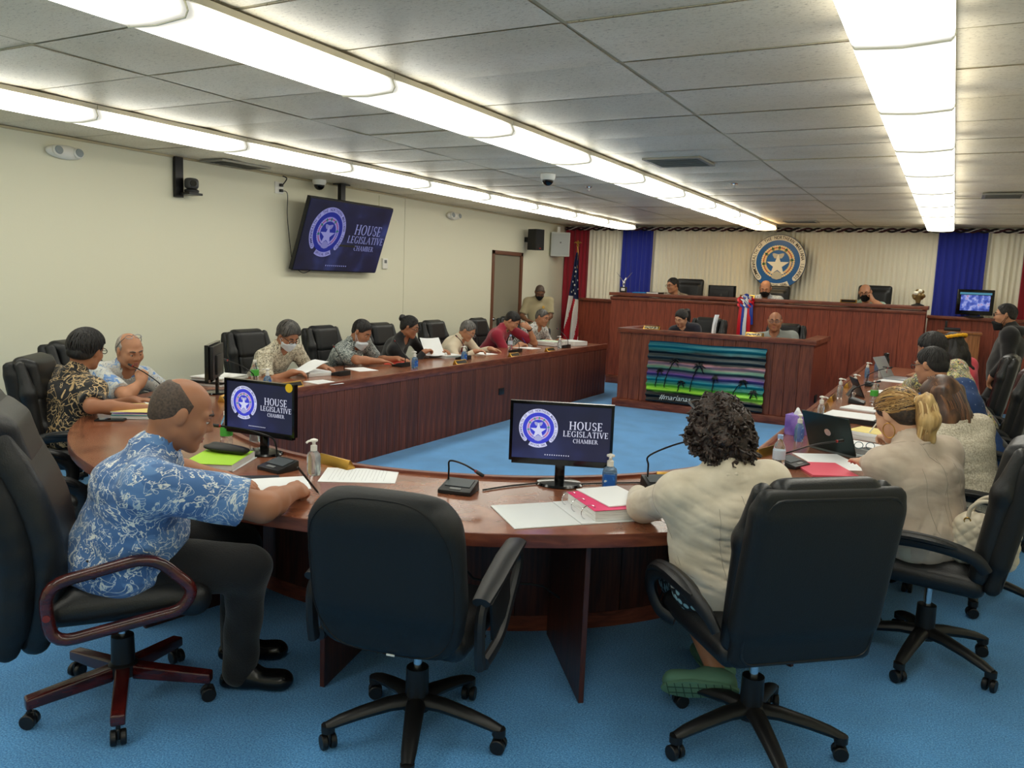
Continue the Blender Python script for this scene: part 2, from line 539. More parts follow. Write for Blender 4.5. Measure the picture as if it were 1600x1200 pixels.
def tile_mat():
    m, nt, b = _new('ceiling_tile_fissured')
    tc = nt.nodes.new('ShaderNodeTexCoord'); oi = nt.nodes.new('ShaderNodeObjectInfo')
    ad = nt.nodes.new('ShaderNodeVectorMath'); ad.operation = 'ADD'
    mul = nt.nodes.new('ShaderNodeVectorMath'); mul.operation = 'MULTIPLY_ADD'
    cm = nt.nodes.new('ShaderNodeCombineXYZ')
    nt.links.new(oi.outputs['Random'], cm.inputs[0]); nt.links.new(oi.outputs['Random'], cm.inputs[1])
    mul.inputs[1].default_value = (37, 51, 0); mul.inputs[2].default_value = (0, 0, 0)
    nt.links.new(cm.outputs[0], mul.inputs[0]); nt.links.new(tc.outputs['Object'], ad.inputs[0]); nt.links.new(mul.outputs[0], ad.inputs[1])
    mp = nt.nodes.new('ShaderNodeMapping'); mp.inputs['Scale'].default_value = (1.0, 1.8, 1); nt.links.new(ad.outputs[0], mp.inputs['Vector'])
    n = nt.nodes.new('ShaderNodeTexNoise'); n.inputs['Scale'].default_value = 55; n.inputs['Detail'].default_value = 2; n.inputs['Distortion'].default_value = 1.2
    nt.links.new(mp.outputs[0], n.inputs['Vector'])
    r = ramp(nt, [(0.30, rgb(176, 162, 136)), (0.40, rgb(242, 231, 208)), (0.7, rgb(249, 240, 220))])
    nt.links.new(n.outputs['Fac'], r.inputs['Fac'])
    n2 = nt.nodes.new('ShaderNodeTexNoise'); n2.inputs['Scale'].default_value = 1.3; n2.inputs['Detail'].default_value = 2
    nt.links.new(ad.outputs[0], n2.inputs['Vector'])
    r2 = ramp(nt, [(0.35, (0.90, 0.88, 0.82)), (0.65, (1, 1, 1))]); nt.links.new(n2.outputs['Fac'], r2.inputs['Fac'])
    mx = nt.nodes.new('ShaderNodeMixRGB'); mx.blend_type = 'MULTIPLY'; mx.inputs['Fac'].default_value = 1
    nt.links.new(r.outputs['Color'], mx.inputs[1]); nt.links.new(r2.outputs['Color'], mx.inputs[2])
    hs = nt.nodes.new('ShaderNodeHueSaturation'); mr = nt.nodes.new('ShaderNodeMapRange')
    mr.inputs['To Min'].default_value = 0.88; mr.inputs['To Max'].default_value = 1.05
    nt.links.new(oi.outputs['Random'], mr.inputs['Value']); nt.links.new(mr.outputs[0], hs.inputs['Value']); nt.links.new(mx.outputs[0], hs.inputs['Color'])
    nt.links.new(hs.outputs[0], b.inputs['Base Color'])
    b.inputs['Roughness'].default_value = 0.42; b.inputs['Specular IOR Level'].default_value = 0.55
    bp = nt.nodes.new('ShaderNodeBump'); bp.inputs['Strength'].default_value = 0.25; bp.inputs['Distance'].default_value = 0.003
    nt.links.new(n.outputs['Fac'], bp.inputs['Height']); nt.links.new(bp.outputs['Normal'], b.inputs['Normal'])
    return m
TILEM = tile_mat()
TBAR = mat('tbar_cream', rgb(186, 174, 140), 0.5)
WHITEP = mat('white_plastic', rgb(232, 230, 222), 0.4)
BLACKP = mat('black_plastic', rgb(22, 22, 24), 0.42)
BLACKM = mat('black_metal', rgb(16, 16, 18), 0.35, 0.3)
GREYP = mat('grey_plastic', rgb(120, 122, 122), 0.45)
CHROME = mat('chrome', rgb(215, 216, 220), 0.12, 1.0)
GOLD = mat('brushed_gold', rgb(196, 152, 74), 0.3, 1.0)
PAPER = mat('white_paper', rgb(236, 238, 240), 0.8)

def wood(name, dark, mid, light, rough=0.45, grain=(14, 14, 1.0), per=0.12, coat=0.0):
    return noise_mat(name, [(0.30, dark), (0.5, mid), (0.72, light)], scale=3.5, detail=6, rough=rough, vec_scale=grain, distort=0.6, per_object=per, coat=coat, bump=0.08, bump_dist=0.002)
W_PLANK = wood('dark_red_plank', rgb(64, 28, 19), rgb(94, 46, 32), rgb(120, 64, 45), 0.55, per=0.22)
W_TOP = wood('mahogany_top', rgb(96, 50, 32), rgb(138, 78, 52), rgb(168, 104, 72), 0.22, grain=(2.0, 9, 9), per=0.0, coat=0.5)
W_EDGE = wood('mahogany_edge', rgb(86, 40, 28), rgb(118, 60, 42), rgb(140, 78, 54), 0.35, grain=(2, 2, 12), per=0.0)
W_DAIS = wood('warm_mahogany_panel', rgb(104, 42, 26), rgb(136, 60, 38), rgb(154, 74, 48), 0.5, per=0.08)
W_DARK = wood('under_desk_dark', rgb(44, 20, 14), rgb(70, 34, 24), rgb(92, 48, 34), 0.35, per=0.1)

struct(MB().box2((RX0, RY0, -0.12), (RX1, RY1, 0)).build('floor', CARPET, smooth=False))
wl = struct(MB().box2((RX0 - 0.2, RY0, 0), (RX0 - 0.012, RY1, RH + 0.1)).build('wall_left', mat('wall_gap', rgb(140, 134, 116), 0.8), smooth=False))
for a, b in ((RY0, 8.636), (8.644, 11.0 - 0.06), (11.86 + 0.06, RY1)):
    MB().box2((RX0 - 0.012, a, 0), (RX0, b, RH)).build('wall_panel', WALLM, wl, smooth=False)
MB().box2((RX0 - 0.012, 10.94, 2.06), (RX0, 11.92, RH)).build('wall_panel', WALLM, wl, smooth=False)
struct(MB().box2((RX1, RY0, 0), (RX1 + 0.2, RY1, RH + 0.1)).build('wall_right', WALLM, smooth=False))
struct(MB().box2((RX0 - 0.2, RY1, 0), (RX1 + 0.2, RY1 + 0.2, RH + 0.1)).build('wall_back', WALLM, smooth=False))
struct(MB().box2((RX0 - 0.2, RY0 - 0.2, 0), (RX1 + 0.2, RY0, RH + 0.1)).build('wall_front', WALLM, smooth=False))
bb = mat('baseboard_brown', rgb(70, 52, 42), 0.5)
struct(MB().box2((RX0, RY0, 0), (RX0 + 0.012, 10.9, 0.09)).build('baseboard_left', bb, smooth=False))
struct(MB().box2((RX1 - 0.012, RY0, 0), (RX1, RY1, 0.09)).build('baseboard_right', bb, smooth=False))
# door in the left wall
dr = struct(MB().box2((RX0 - 0.06, 10.99, 0.0), (RX0 - 0.02, 11.87, 2.0)).build('door_1', wood('door_brown', rgb(122, 78, 54), rgb(138, 92, 66), rgb(150, 102, 74), 0.7, per=0.0, coat=0.0), smooth=False))
fr = mat('door_frame_brown', rgb(110, 70, 50), 0.45)
for a, b in (((10.93, 0), (10.99, 2.06)), ((11.87, 0), (11.93, 2.06)), ((10.93, 2.0), (11.93, 2.06))):
    MB().box2((RX0 - 0.07, a[0], a[1]), (RX0 + 0.02, b[0], b[1])).build('door_frame', fr, dr, bevel=0.004)
hk = MB().cyl((RX0 - 0.02, 11.07, 0.98), (RX0 + 0.05, 11.07, 0.98), 0.012)
hk.cyl((RX0 + 0.045, 11.06, 0.98), (RX0 + 0.045, 11.18, 0.975), 0.011); hk.cyl((RX0 - 0.02, 11.07, 0.98), (RX0 - 0.01, 11.07, 0.98), 0.032)
hk.build('door_handle', CHROME, dr)

# suspended ceiling: slab, runners and a tile for every opening
ce = struct(MB().box2((RX0 - 0.2, RY0 - 0.2, RH + 0.1), (RX1 + 0.2, RY1 + 0.2, RH + 0.2)).build('ceiling', mat('plenum', rgb(60, 58, 54), 0.9), smooth=False))
XL = [RX0, -5.06, -3.84, -2.62, -1.42, -0.20, RX1]
YL = [RY0] + [2.93 + 0.61 * k for k in range(-7, 18)] + [RY1]
def tile_mesh():
    b = MB()
    N, Mm = 6, 9
    def fn(u, v):
        x, y = u - 0.5, v - 0.5
        sag = 0.010 * (1 - (2 * x) ** 2) * (1 - (2 * y) ** 2)
        return (x, y, -sag)
    b.grid(fn, N, Mm, flip=True)
    b.box((0, 0, 0.012), (1, 1, 0.016))
    me = b.mesh('ceiling_tile', angle=60)
    me.materials.append(TILEM)
    return me
TM = tile_mesh()
for i in range(len(XL) - 1):
    for j in range(len(YL) - 1):
        w, d = XL[i + 1] - XL[i] - 0.020, YL[j + 1] - YL[j] - 0.014
        o = link('ceiling_tile', TM, None, ce, ((XL[i] + XL[i + 1]) / 2, (YL[j] + YL[j + 1]) / 2, RH + rnd.uniform(-0.002, 0.003)))
        o.scale = (w, d, 1)
        o.rotation_euler = (rnd.gauss(0, 0.004), rnd.gauss(0, 0.002), 0)
for x in XL[1:-1]:
    MB().box2((x - 0.012, RY0, RH + 0.003), (x + 0.012, RY1, RH + 0.012)).build('ceiling_runner', TBAR, ce, smooth=False)
tb = MB().box2((RX0, -0.009, 0.004), (RX1, 0.009, 0.013)).mesh('ceiling_runner', smooth=False); tb.materials.append(TBAR)
for y in YL[1:-1]:
    link('ceiling_runner', tb, None, ce, (0, y, RH))
MB().box2((RX0, RY0, RH - 0.02), (RX0 + 0.02, RY1, RH - 0.002)).build('ceiling_edge_trim', TBAR, ce, smooth=False)

# ------------------------------------------------------------------ fluorescent fixtures: three rows of four-foot units
def lens_mat(name, col):
    m = bpy.data.materials.new(name); m.use_nodes = True; nt = m.node_tree
    nt.nodes.remove(nt.nodes['Principled BSDF'])
    tc = nt.nodes.new('ShaderNodeTexCoord'); sp = nt.nodes.new('ShaderNodeSeparateXYZ'); nt.links.new(tc.outputs['Object'], sp.inputs[0])
    ab = nt.nodes.new('ShaderNodeMath'); ab.operation = 'ABSOLUTE'; nt.links.new(sp.outputs['Y'], ab.inputs[0])
    mr = nt.nodes.new('ShaderNodeMapRange'); mr.interpolation_type = 'SMOOTHSTEP'
    mr.inputs['From Min'].default_value = 0.45; mr.inputs['From Max'].default_value = 0.606; mr.inputs['To Min'].default_value = 1.0; mr.inputs['To Max'].default_value = 0.09
    nt.links.new(ab.outputs[0], mr.inputs['Value'])
    ml = nt.nodes.new('ShaderNodeMath'); ml.operation = 'MULTIPLY'; ml.inputs[1].default_value = TUBE; nt.links.new(mr.outputs[0], ml.inputs[0])
    e = nt.nodes.new('ShaderNodeEmission'); e.inputs[0].default_value = (*col, 1); nt.links.new(ml.outputs[0], e.inputs[1])
    nt.links.new(e.outputs[0], nt.nodes['Material Output'].inputs[0])
    return m
LENS = lens_mat('fluorescent_lens', TUBE_COL)
LENS_OLD = lens_mat('fluorescent_lens_yellowed', (1.0, 0.74, 0.40))
def lens_mesh(m):
    b = MB()
    prof = [(-0.150, -0.02), (-0.168, -0.062), (-0.166, -0.078), (-0.155, -0.085), (-0.08, -0.092), (0, -0.095), (0.08, -0.092), (0.155, -0.085), (0.166, -0.078), (0.168, -0.062), (0.150, -0.02)]
    n = len(prof)
    ys = (-0.600, -0.42, 0, 0.42, 0.600)
    V = [(x, y, z) for y in ys for x, z in prof]
    F = [(k * n + i, k * n + i + 1, (k + 1) * n + i + 1, (k + 1) * n + i) for k in range(len(ys) - 1) for i in range(n - 1)]
    F = [f[::-1] for f in F]
    F += [tuple(range(n)), tuple(range((len(ys) - 1) * n + n - 1, (len(ys) - 1) * n - 1, -1))]
    b.add(V, F)
    me = b.mesh('lens', angle=50); me.materials.append(m)
    return me
HOUS = mat('fixture_enamel', rgb(214, 206, 184), 0.4)
LM, LM_OLD = lens_mesh(LENS), lens_mesh(LENS_OLD)
hb = MB(); hb.box((0, 0, -0.014), (0.33, 1.216, 0.028)); hbm = hb.mesh('housing', smooth=False); hbm.materials.append(HOUS)
rb = MB()
for s in (1,):
    rb.tube([(-0.150, s * 0.608, -0.022), (-0.170, s * 0.608, -0.066), (-0.157, s * 0.608, -0.088), (0, s * 0.608, -0.098), (0.157, s * 0.608, -0.088), (0.170, s * 0.608, -0.066), (0.150, s * 0.608, -0.022)], 0.004, 5)
rbm = rb.mesh('end_rib'); rbm.materials.append(mat('lens_rib', rgb(236, 232, 206), 0.3))
ORD = ['first', 'second', 'third', 'fourth', 'fifth', 'sixth', 'seventh', 'eighth', 'ninth', 'tenth', 'eleventh', 'twelfth', 'thirteenth']
for x, rowname in ((-4.97, 'row above the wall-side desks'), (-2.67, 'row down the room\'s middle'), (-0.25, 'row above the desks by the lectern')):
    for k in range(12):
        y = 13.06 - 0.61 - 1.22 * k
        old = k == 0 and x == -2.67
        t = thing('ceiling_light', f'{ORD[k]} fluorescent fixture from the curtain wall, {rowname}', 'ceiling light', (x, y, RH - 0.012), group='fluorescent ceiling fixtures')
        link('housing', hbm, None, t)
        link('lens', LM_OLD if old else LM, None, t)
        link('end_rib', rbm, None, t)

# ------------------------------------------------------------------ curtains, garland
def curtain(name, x0, x1, y, z0, z1, m, label, pleat=0.09, amp=0.028, spread=0.0, seed=0):
    r = random.Random(seed)
    n = max(int((x1 - x0) / pleat * 6), 12)
    ph = [r.uniform(-0.6, 0.6) for _ in range(n + 1)]
    b = MB()
    nz = 9
    def fn(u, v):
        x = x0 + (x1 - x0) * u
        zz = z1 + (z0 - z1) * v
        xc = (x0 + x1) / 2
        xx = xc + (x - xc) * (1 + spread * v) + 0.012 * math.sin(9 * v + 17 * u + seed) * v
        k = int(u * n)
        a = amp * (0.55 + 0.45 * v)
        yy = y - a * math.sin(2 * PI * (x - x0) / pleat + ph[k] * 0.5 + 1.2 * math.sin(3.1 * v + 8 * u)) - 0.4 * a * math.sin(2 * PI * (x - x0) / (pleat * 2.7) + seed)
        return (xx, yy, zz)
    b.grid(fn, n + 1, nz)
    b.grid(lambda u, v: (np.array(fn(u, v)) + (0, 0.006, 0)), n + 1, nz, flip=True)
    o = b.build(name, m, angle=80)
    return tag(o, label, 'curtain')
C_CREAM = mat('cream_curtain_cloth', rgb(244, 238, 218), 0.85, sheen=0.2)
C_BLUE = mat('royal_blue_curtain_cloth', rgb(30, 44, 150), 0.8, sheen=0.3)
C_RED = mat('crimson_curtain_cloth', rgb(150, 20, 40), 0.8, sheen=0.3)
ZT = 2.6
CY = 13.56
curtain('curtain', -6.33, -5.86, CY, 0.05, ZT, C_RED, 'crimson pleated curtain in the corner behind the flag', seed=1, spread=0.06)
curtain('curtain', -5.88, -5.24, CY + .05, 0.05, ZT, C_CREAM, 'narrow cream pleated curtain between the crimson and blue drapes behind the flag', pleat=0.075, seed=2)
curtain('curtain', -5.22, -4.66, CY, 0.05, ZT, C_BLUE, 'royal blue drape behind the silver bird trophy', seed=3)
curtain('curtain', -4.70, -0.24, CY + .05, 0.05, ZT, C_CREAM, 'wide cream pleated curtain behind the round seal', pleat=0.07, amp=0.02, seed=4)
curtain('curtain', -0.27, 0.36, CY, 0.05, ZT, C_BLUE, 'royal blue drape behind the small television', seed=5)
curtain('curtain', 0.33, 0.86, CY + .05, 0.05, ZT, C_CREAM, 'cream pleated curtain behind the man in the black hooded jacket', pleat=0.08, seed=6)
curtain('curtain', 0.82, 1.12, CY, 0.05, ZT, C_RED, 'crimson pleated curtain at the far corner past the standing man in black', seed=7)
# dark swagged garland with white flecks
g = thing('garland', 'dark twisted garland with white flecks strung along the top of the curtains', 'garland', (0, 0, 0))
for ph, mm, nm, rr in ((0, mat('garland_maroon', rgb(58, 16, 28), 0.7), 'dark_strand', 0.015), (PI, mat('garland_black', rgb(20, 14, 20), 0.7), 'black_strand', 0.015), (PI / 2, mat('garland_white', rgb(214, 206, 204), 0.7), 'pale_strand', 0.007)):
    pts = []
    L = RX1 - RX0 - 0.1
    n = 420
    for i in range(n + 1):
        x = RX0 + 0.05 + L * i / n
        a = x * 2 * PI / 0.30 + ph
        pts.append((x, CY - 0.075 + 0.02 * math.sin(a), RH - 0.062 + 0.022 * math.cos(a)))
    MB().tube(pts, rr, 6).build(nm, mm, g)

# ------------------------------------------------------------------ the seal: drawn once, used on the plaque and the screens
SEALTXT = 'COMMONWEALTH OF THE NORTHERN MARIANA ISLANDS'
def arc_band(r0, r1, a0, a1, n=48, round_ends=True):
    """outline (x, z) of a band on a circle, angles clockwise from the top"""
    out = [(r1 * math.sin(a0 + (a1 - a0) * i / n), r1 * math.cos(a0 + (a1 - a0) * i / n)) for i in range(n + 1)]
    rm, rr = (r0 + r1) / 2, (r1 - r0) / 2
    if round_ends:
        for i in range(1, 6):
            t = PI * i / 6
            rad, d = rm + rr * math.cos(t), rr * math.sin(t) / rm
            out.append((rad * math.sin(a1 + d), rad * math.cos(a1 + d)))
    out += [(r0 * math.sin(a1 - (a1 - a0) * i / n), r0 * math.cos(a1 - (a1 - a0) * i / n)) for i in range(n + 1)]
    if round_ends:
        for i in range(1, 6):
            t = PI * i / 6
            rad, d = rm - rr * math.cos(t), rr * math.sin(t) / rm
            out.append((rad * math.sin(a0 - d), rad * math.cos(a0 - d)))
    return out
def disc(r, n=64, cx=0, cz=0):
    return [(cx + r * math.cos(2 * PI * i / n), cz + r * math.sin(2 * PI * i / n)) for i in range(n)]
def star(r0, r1, n=5, cx=0, cz=0):
    return [(cx + (r0 if i % 2 == 0 else r1) * math.sin(PI * i / n), cz + (r0 if i % 2 == 0 else r1) * math.cos(PI * i / n)) for i in range(2 * n)][::-1]
def flat(b, outline, d0, d1, mi=0):
    """outline (x,z) as a slab standing in the XZ plane, its face towards -Y between depths d0 and d1"""
    n = len(outline)
    ar = sum(outline[i][0] * outline[(i + 1) % n][1] - outline[(i + 1) % n][0] * outline[i][1] for i in range(n))
    if ar < 0:
        outline = outline[::-1]
    V = [(x, -d1, z) for x, z in outline] + [(x, -d0, z) for x, z in outline]
    F = [tuple(range(n)), tuple(range(2 * n - 1, n - 1, -1))] + [(i, n + i, n + (i + 1) % n, (i + 1) % n) for i in range(n)]
    return b.add(V, F, mi)
def arc_text(s, R, size, a0, a1, depth, flip=False):
    b = MB()
    n = len(s)
    for i, ch in enumerate(s):
        if ch == ' ':
            continue
        a = a0 + (a1 - a0) * i / (n - 1)
        V, F = glyph(ch)
        V = V * size; V[:, 0] *= 0.78
        c, sn = math.cos(a), math.sin(a)
        if flip:
            x = V[:, 0] * -c * -1 + V[:, 1] * -sn; z = V[:, 0] * -sn * 1 + V[:, 1] * -c * -1
            # baseline faces outwards: letters read along the bottom
            a2 = a - PI
            c2, s2 = math.cos(a2), math.sin(a2)
            x = V[:, 0] * c2 + V[:, 1] * s2; z = -V[:, 0] * s2 + V[:, 1] * c2
        else:
            x = V[:, 0] * c + V[:, 1] * sn; z = -V[:, 0] * sn + V[:, 1] * c
        W = np.stack([x + R * sn, np.full(len(V), -depth), z + R * c], 1)
        b.add(W, F)
    return b
_arc_cache = {}
def seal(parent, R, c, mats, dd, R3=None, detail=True):
    """round seal of radius R on a surface facing -Y at point c; dd = thickness of a layer; mats = dict of materials"""
    def emit_part(name, b, key):
        for v in b.v:
            if R3 is not None:
                v[:] = v @ np.asarray(R3).T
            v += np.asarray(c)
        b.build(name, mats[key], parent, smooth=False)
    if 'rim' in mats:
        b = MB(); flat(b, disc(R), 0, dd * 1.0); emit_part('rim', b, 'rim')
    b = MB(); flat(b, disc(R * (0.985 if 'rim' in mats else 0.80)), 0, dd * 1.4); emit_part('blue_field', b, 'blue')
    b = MB(); flat(b, arc_band(R * 0.79, R * 0.975, -2.32, 2.32), dd * 1.4, dd * 1.9); emit_part('lettering_band', b, 'white')
    b = arc_text(SEALTXT, R * 0.878, R * 0.17, -2.30, 2.30, dd * 2.2); emit_part('ring_lettering', b, 'ink')
    b = MB(); flat(b, arc_band(R * 0.80, R * 0.99, PI - 0.50, PI + 0.50, 20, False), dd * 1.4, dd * 1.9); emit_part('bottom_scroll', b, 'white')
    b = arc_text('OFFICIAL SEAL', R * 0.89, R * 0.15, PI + 0.42, PI - 0.42, dd * 2.2, True); emit_part('scroll_lettering', b, 'ink')
    # wreath of beads and flowers
    bc, br, bg = MB(), MB(), MB()
    n = 46
    for i in range(n):
        a = 2 * PI * i / n + 0.04
        for rr in (0.565, 0.46):
            flat(bc, disc(R * 0.042, 8, R * rr * math.sin(a), R * rr * math.cos(a)), dd * 1.4, dd * 2.2)
    for k, (a0, a1) in enumerate(((-0.38, 0.02), (0.10, 0.52), (0.62, 1.30), (-0.95, -0.46), (-1.62, -1.05), (1.90, 2.45), (-2.45, -1.90))):
        flat(br, arc_band(R * 0.485, R * 0.545, a0, a1, 10, False), dd * 1.6, dd * 2.0)
    for a in (-0.42, 0.06, 0.57, -1.0, 1.45, -1.75):
        for t in (-0.05, 0.04):
            q = [(R * 0.40 * math.sin(a + t), R * 0.40 * math.cos(a + t)), (R * 0.52 * math.sin(a + t + 0.05), R * 0.52 * math.cos(a + t + 0.05)), (R * 0.58 * math.sin(a), R * 0.58 * math.cos(a)), (R * 0.52 * math.sin(a + t - 0.05), R * 0.52 * math.cos(a + t - 0.05))]
            flat(bg, q, dd * 1.6, dd * 2.3)
    emit_part('wreath_bead_print', bc, 'bead'); emit_part('wreath_flower_print', br, 'red'); emit_part('wreath_leaf_print', bg, 'green')
    # latte stone behind, star in front
    b = MB()
    flat(b, [(-0.13 * R, 0.12 * R), (0.13 * R, 0.12 * R), (0.20 * R, 0.22 * R), (0.21 * R, 0.30 * R), (0.15 * R, 0.31 * R), (0, 0.27 * R), (-0.15 * R, 0.31 * R), (-0.21 * R, 0.30 * R), (-0.20 * R, 0.22 * R)], dd * 1.4, dd * 1.8)
    emit_part('stone_cup', b, 'stone')
    b = MB(); flat(b, star(R * 0.42, R * 0.165, 5, 0, -0.14 * R), dd * 1.4, dd * 2.3); emit_part('star', b, 'white')
    b = MB(); flat(b, [(-0.21 * R, -0.56 * R), (-0.15 * R, -0.62 * R), (0, -0.66 * R), (0.15 * R, -0.62 * R), (0.21 * R, -0.56 * R), (0.13 * R, -0.42 * R), (0, -0.34 * R), (-0.13 * R, -0.42 * R)], dd * 1.4, dd * 2.7); emit_part('stone_base', b, 'stone')
pl = thing('wall_seal', 'large round painted seal plaque with a white star hung on the cream curtain', 'wall plaque', (-2.51, 13.42, 2.06))
seal(pl, 0.43, (0, 0, 0), dict(rim=mat('seal_rim', rgb(50, 50, 46), 0.4), blue=mat('seal_blue', rgb(24, 92, 160), 0.3), white=mat('seal_cream', rgb(240, 232, 212), 0.4), ink=mat('seal_ink', rgb(60, 44, 28), 0.5),
     bead=mat('seal_bead', rgb(240, 214, 160), 0.5), red=mat('seal_red', rgb(186, 56, 30), 0.5), green=mat('seal_green', rgb(20, 84, 50), 0.5), stone=mat('seal_stone', rgb(196, 190, 172), 0.6)), 0.012)

# ------------------------------------------------------------------ dais, low walls, clerks' desk
def boards(parent, p0, p1, z0, z1, w, thick, m, gap=0.004, name='plank', jit=0.002, seed=3):
    """upright boards between two floor points, each an object; outward side is to the right of p0->p1"""
    r = random.Random(seed)
    p0 = np.array(p0, float); p1 = np.array(p1, float)
    L = np.linalg.norm(p1 - p0); n = max(int(round(L / w)), 1); ww = L / n
    d = (p1 - p0) / L; a = math.atan2(d[1], d[0])
    me = MB().box((0, 0, (z0 + z1) / 2), (ww - gap, thick, z1 - z0)).mesh(name, bevel=0.002, bevel_seg=1); me.materials.append(m)
    out = np.array([d[1], -d[0]])
    for i in range(n):
        c = p0 + d * (i + 0.5) * ww + out * (r.uniform(-jit, jit) - thick / 2)
        link(name, me, None, parent, (c[0], c[1], 0), a)
# dais
t = thing('dais_bench', 'long mahogany panelled dais bench where three masked or bespectacled men sit', 'bench', (-2.59, 12.28, 0))
def rel(o, b, name, m, **kw):
    """build in world coordinates under a thing that stands at o.location (no rotation)"""
    for v in b.v:
        v -= np.array(o.location)
    return b.build(name, m, o, **kw)
DX0, DX1 = -4.87, -0.31
rel(t, MB().box2((DX0 + 0.03, 12.32, 0.1), (DX1 - 0.03, 12.36, 1.42)), 'front_panel', W_DAIS, smooth=False)
rel(t, MB().box2((DX0 + 0.005, 12.33, 0.1), (DX0 + 0.045, 13.2, 1.42)), 'side_panel', W_DAIS, smooth=False)
rel(t, MB().box2((DX1 - 0.045, 12.33, 0.1), (DX1 - 0.005, 13.2, 1.42)), 'side_panel', W_DAIS, smooth=False)
rel(t, MB().box2((DX0 - 0.03, 12.25, 1.425), (DX1 + 0.03, 12.74, 1.475)), 'top', W_EDGE, bevel=0.006)
rel(t, MB().box2((DX0 - 0.02, 12.25, 0.0), (DX1 + 0.02, 12.40, 0.13)), 'plinth', W_EDGE, bevel=0.005)
rel(t, MB().box2((DX0 - 0.015, 12.262, 1.36), (DX1 + 0.015, 12.34, 1.41)), 'moulding', W_EDGE, bevel=0.012)
rel(t, MB().box2((DX0 + 0.05, 12.36, 0.0), (DX1 - 0.05, 13.45, 0.42)), 'platform', mat('platform_blue', rgb(40, 60, 120), 0.9), smooth=False)
e = bpy.data.objects.new('panelling', None)
boards(t, (DX0 - t.location.x, 0), (DX1 - t.location.x, 0), 0.13, 1.37, 0.30, 0.03, W_DAIS, 0.003, 'panel')
bpy.data.objects.remove(e)
for (a, b, lab) in ((-6.0, -4.88, 'low mahogany wall beside the flag, joined to the dais'), (-0.30, 1.12, 'low mahogany wall carrying the small television beside the dais')):
    w = thing('low_wall', lab, 'partition', ((a + b) / 2, 13.2, 0))
    rel(w, MB().box2((a, 13.22, 0), (b, 13.40, 1.29)), 'core', W_DAIS, smooth=False)
    rel(w, MB().box2((a - 0.01, 13.16, 1.29), (b + 0.0, 13.43, 1.335)), 'cap', W_EDGE, bevel=0.006)
    boards(w, (a - w.location.x, 0.0), (b - w.location.x, 0.0), 0.0, 1.288, 0.30, 0.02, W_DAIS, 0.003, 'panel', seed=9)
# clerks' desk
t = thing('clerk_desk', 'enclosed mahogany desk with the painted corrugated sheet on its front', 'desk', (-2.61, 10.05, 0))
KX0, KX1, KY0, KY1 = -3.83, -1.39, 10.05, 11.25
rel(t, MB().box2((KX0 + 0.02, KY0 + 0.02, 0.06), (KX1 - 0.02, KY0 + 0.06, 1.0)), 'core', W_DAIS, smooth=False)
rel(t, MB().box2((KX0 - 0.05, KY0 - 0.05, 0), (KX1 + 0.05, KY0 + 0.02, 0.10)), 'plinth', W_EDGE, bevel=0.005)
for x in (KX0, KX1):
    s = 1 if x == KX0 else -1
    rel(t, MB().box2((x, KY0, 0.0), (x + s * 0.04, KY1, 1.0)), 'side_panel', W_DAIS, smooth=False)
    rel(t, MB().box2((x - s * 0.05, KY0, 0), (x, KY1, 0.10)), 'plinth', W_EDGE, bevel=0.005)
    rel(t, MB().box2((x - s * 0.03, KY0 + 0.10, 0.985), (x + s * 0.14, KY1, 1.045)), 'rail', W_EDGE, bevel=0.006)
rel(t, MB().box2((KX0 - 0.03, KY0 - 0.03, 0.985), (KX1 + 0.03, KY0 + 0.14, 1.045)), 'rail', W_EDGE, bevel=0.006)
rel(t, MB().box2((KX0 + 0.04, KY0 + 0.06, 0.72), (KX1 - 0.04, KY0 + 0.62, 0.75)), 'worktop', W_TOP, smooth=False)
boards(t, (KX0 - t.location.x, 0.0), (KX1 - t.location.x, 0.0), 0.10, 0.985, 0.153, 0.02, wood('desk_plank', rgb(84, 38, 24), rgb(116, 58, 38), rgb(140, 76, 50), 0.4, per=0.15), 0.003, 'plank', seed=5)
# painted corrugated metal sheet
def corr_mat():
    m, nt, b = _new('painted_corrugated')
    tc = nt.nodes.new('ShaderNodeTexCoord'); sp = nt.nodes.new('ShaderNodeSeparateXYZ'); nt.links.new(tc.outputs['Object'], sp.inputs[0])
    nz = nt.nodes.new('ShaderNodeTexNoise'); nz.inputs['Scale'].default_value = 2.2; nz.inputs['Detail'].default_value = 3
    nt.links.new(tc.outputs['Object'], nz.inputs['Vector'])
    ad = nt.nodes.new('ShaderNodeMath'); ad.operation = 'MULTIPLY_ADD'; ad.inputs[1].default_value = 0.10; nt.links.new(nz.outputs['Fac'], ad.inputs[0]); nt.links.new(sp.outputs['Z'], ad.inputs[2])
    mr = nt.nodes.new('ShaderNodeMapRange'); mr.inputs['From Min'].default_value = 0.05; mr.inputs['From Max'].default_value = 0.83; nt.links.new(ad.outputs[0], mr.inputs['Value'])
    K, TE, PK, PU, LI, GY = rgb(14, 20, 22), rgb(30, 140, 150), rgb(196, 140, 150), rgb(104, 66, 140), rgb(150, 214, 50), rgb(52, 66, 70)
    r = ramp(nt, [(0.0, K), (0.16, K), (0.20, LI), (0.27, rgb(110, 190, 60)), (0.31, rgb(24, 110, 90)), (0.38, TE), (0.43, rgb(30, 70, 110)), (0.48, PU), (0.55, GY), (0.60, rgb(80, 130, 110)), (0.65, PK), (0.70, K), (0.78, GY), (0.84, K), (0.91, rgb(26, 120, 130)), (1.0, rgb(18, 90, 110))])
    nt.links.new(mr.outputs[0], r.inputs['Fac']); nt.links.new(r.outputs['Color'], b.inputs['Base Color'])
    b.inputs['Roughness'].default_value = 0.32; b.inputs['Metallic'].default_value = 0.25
    return m
cs = thing('painted_sheet', 'corrugated metal sheet painted with palms under green and purple bands', 'artwork', (-2.665, 10.0, 0.115))
HW = 0.745
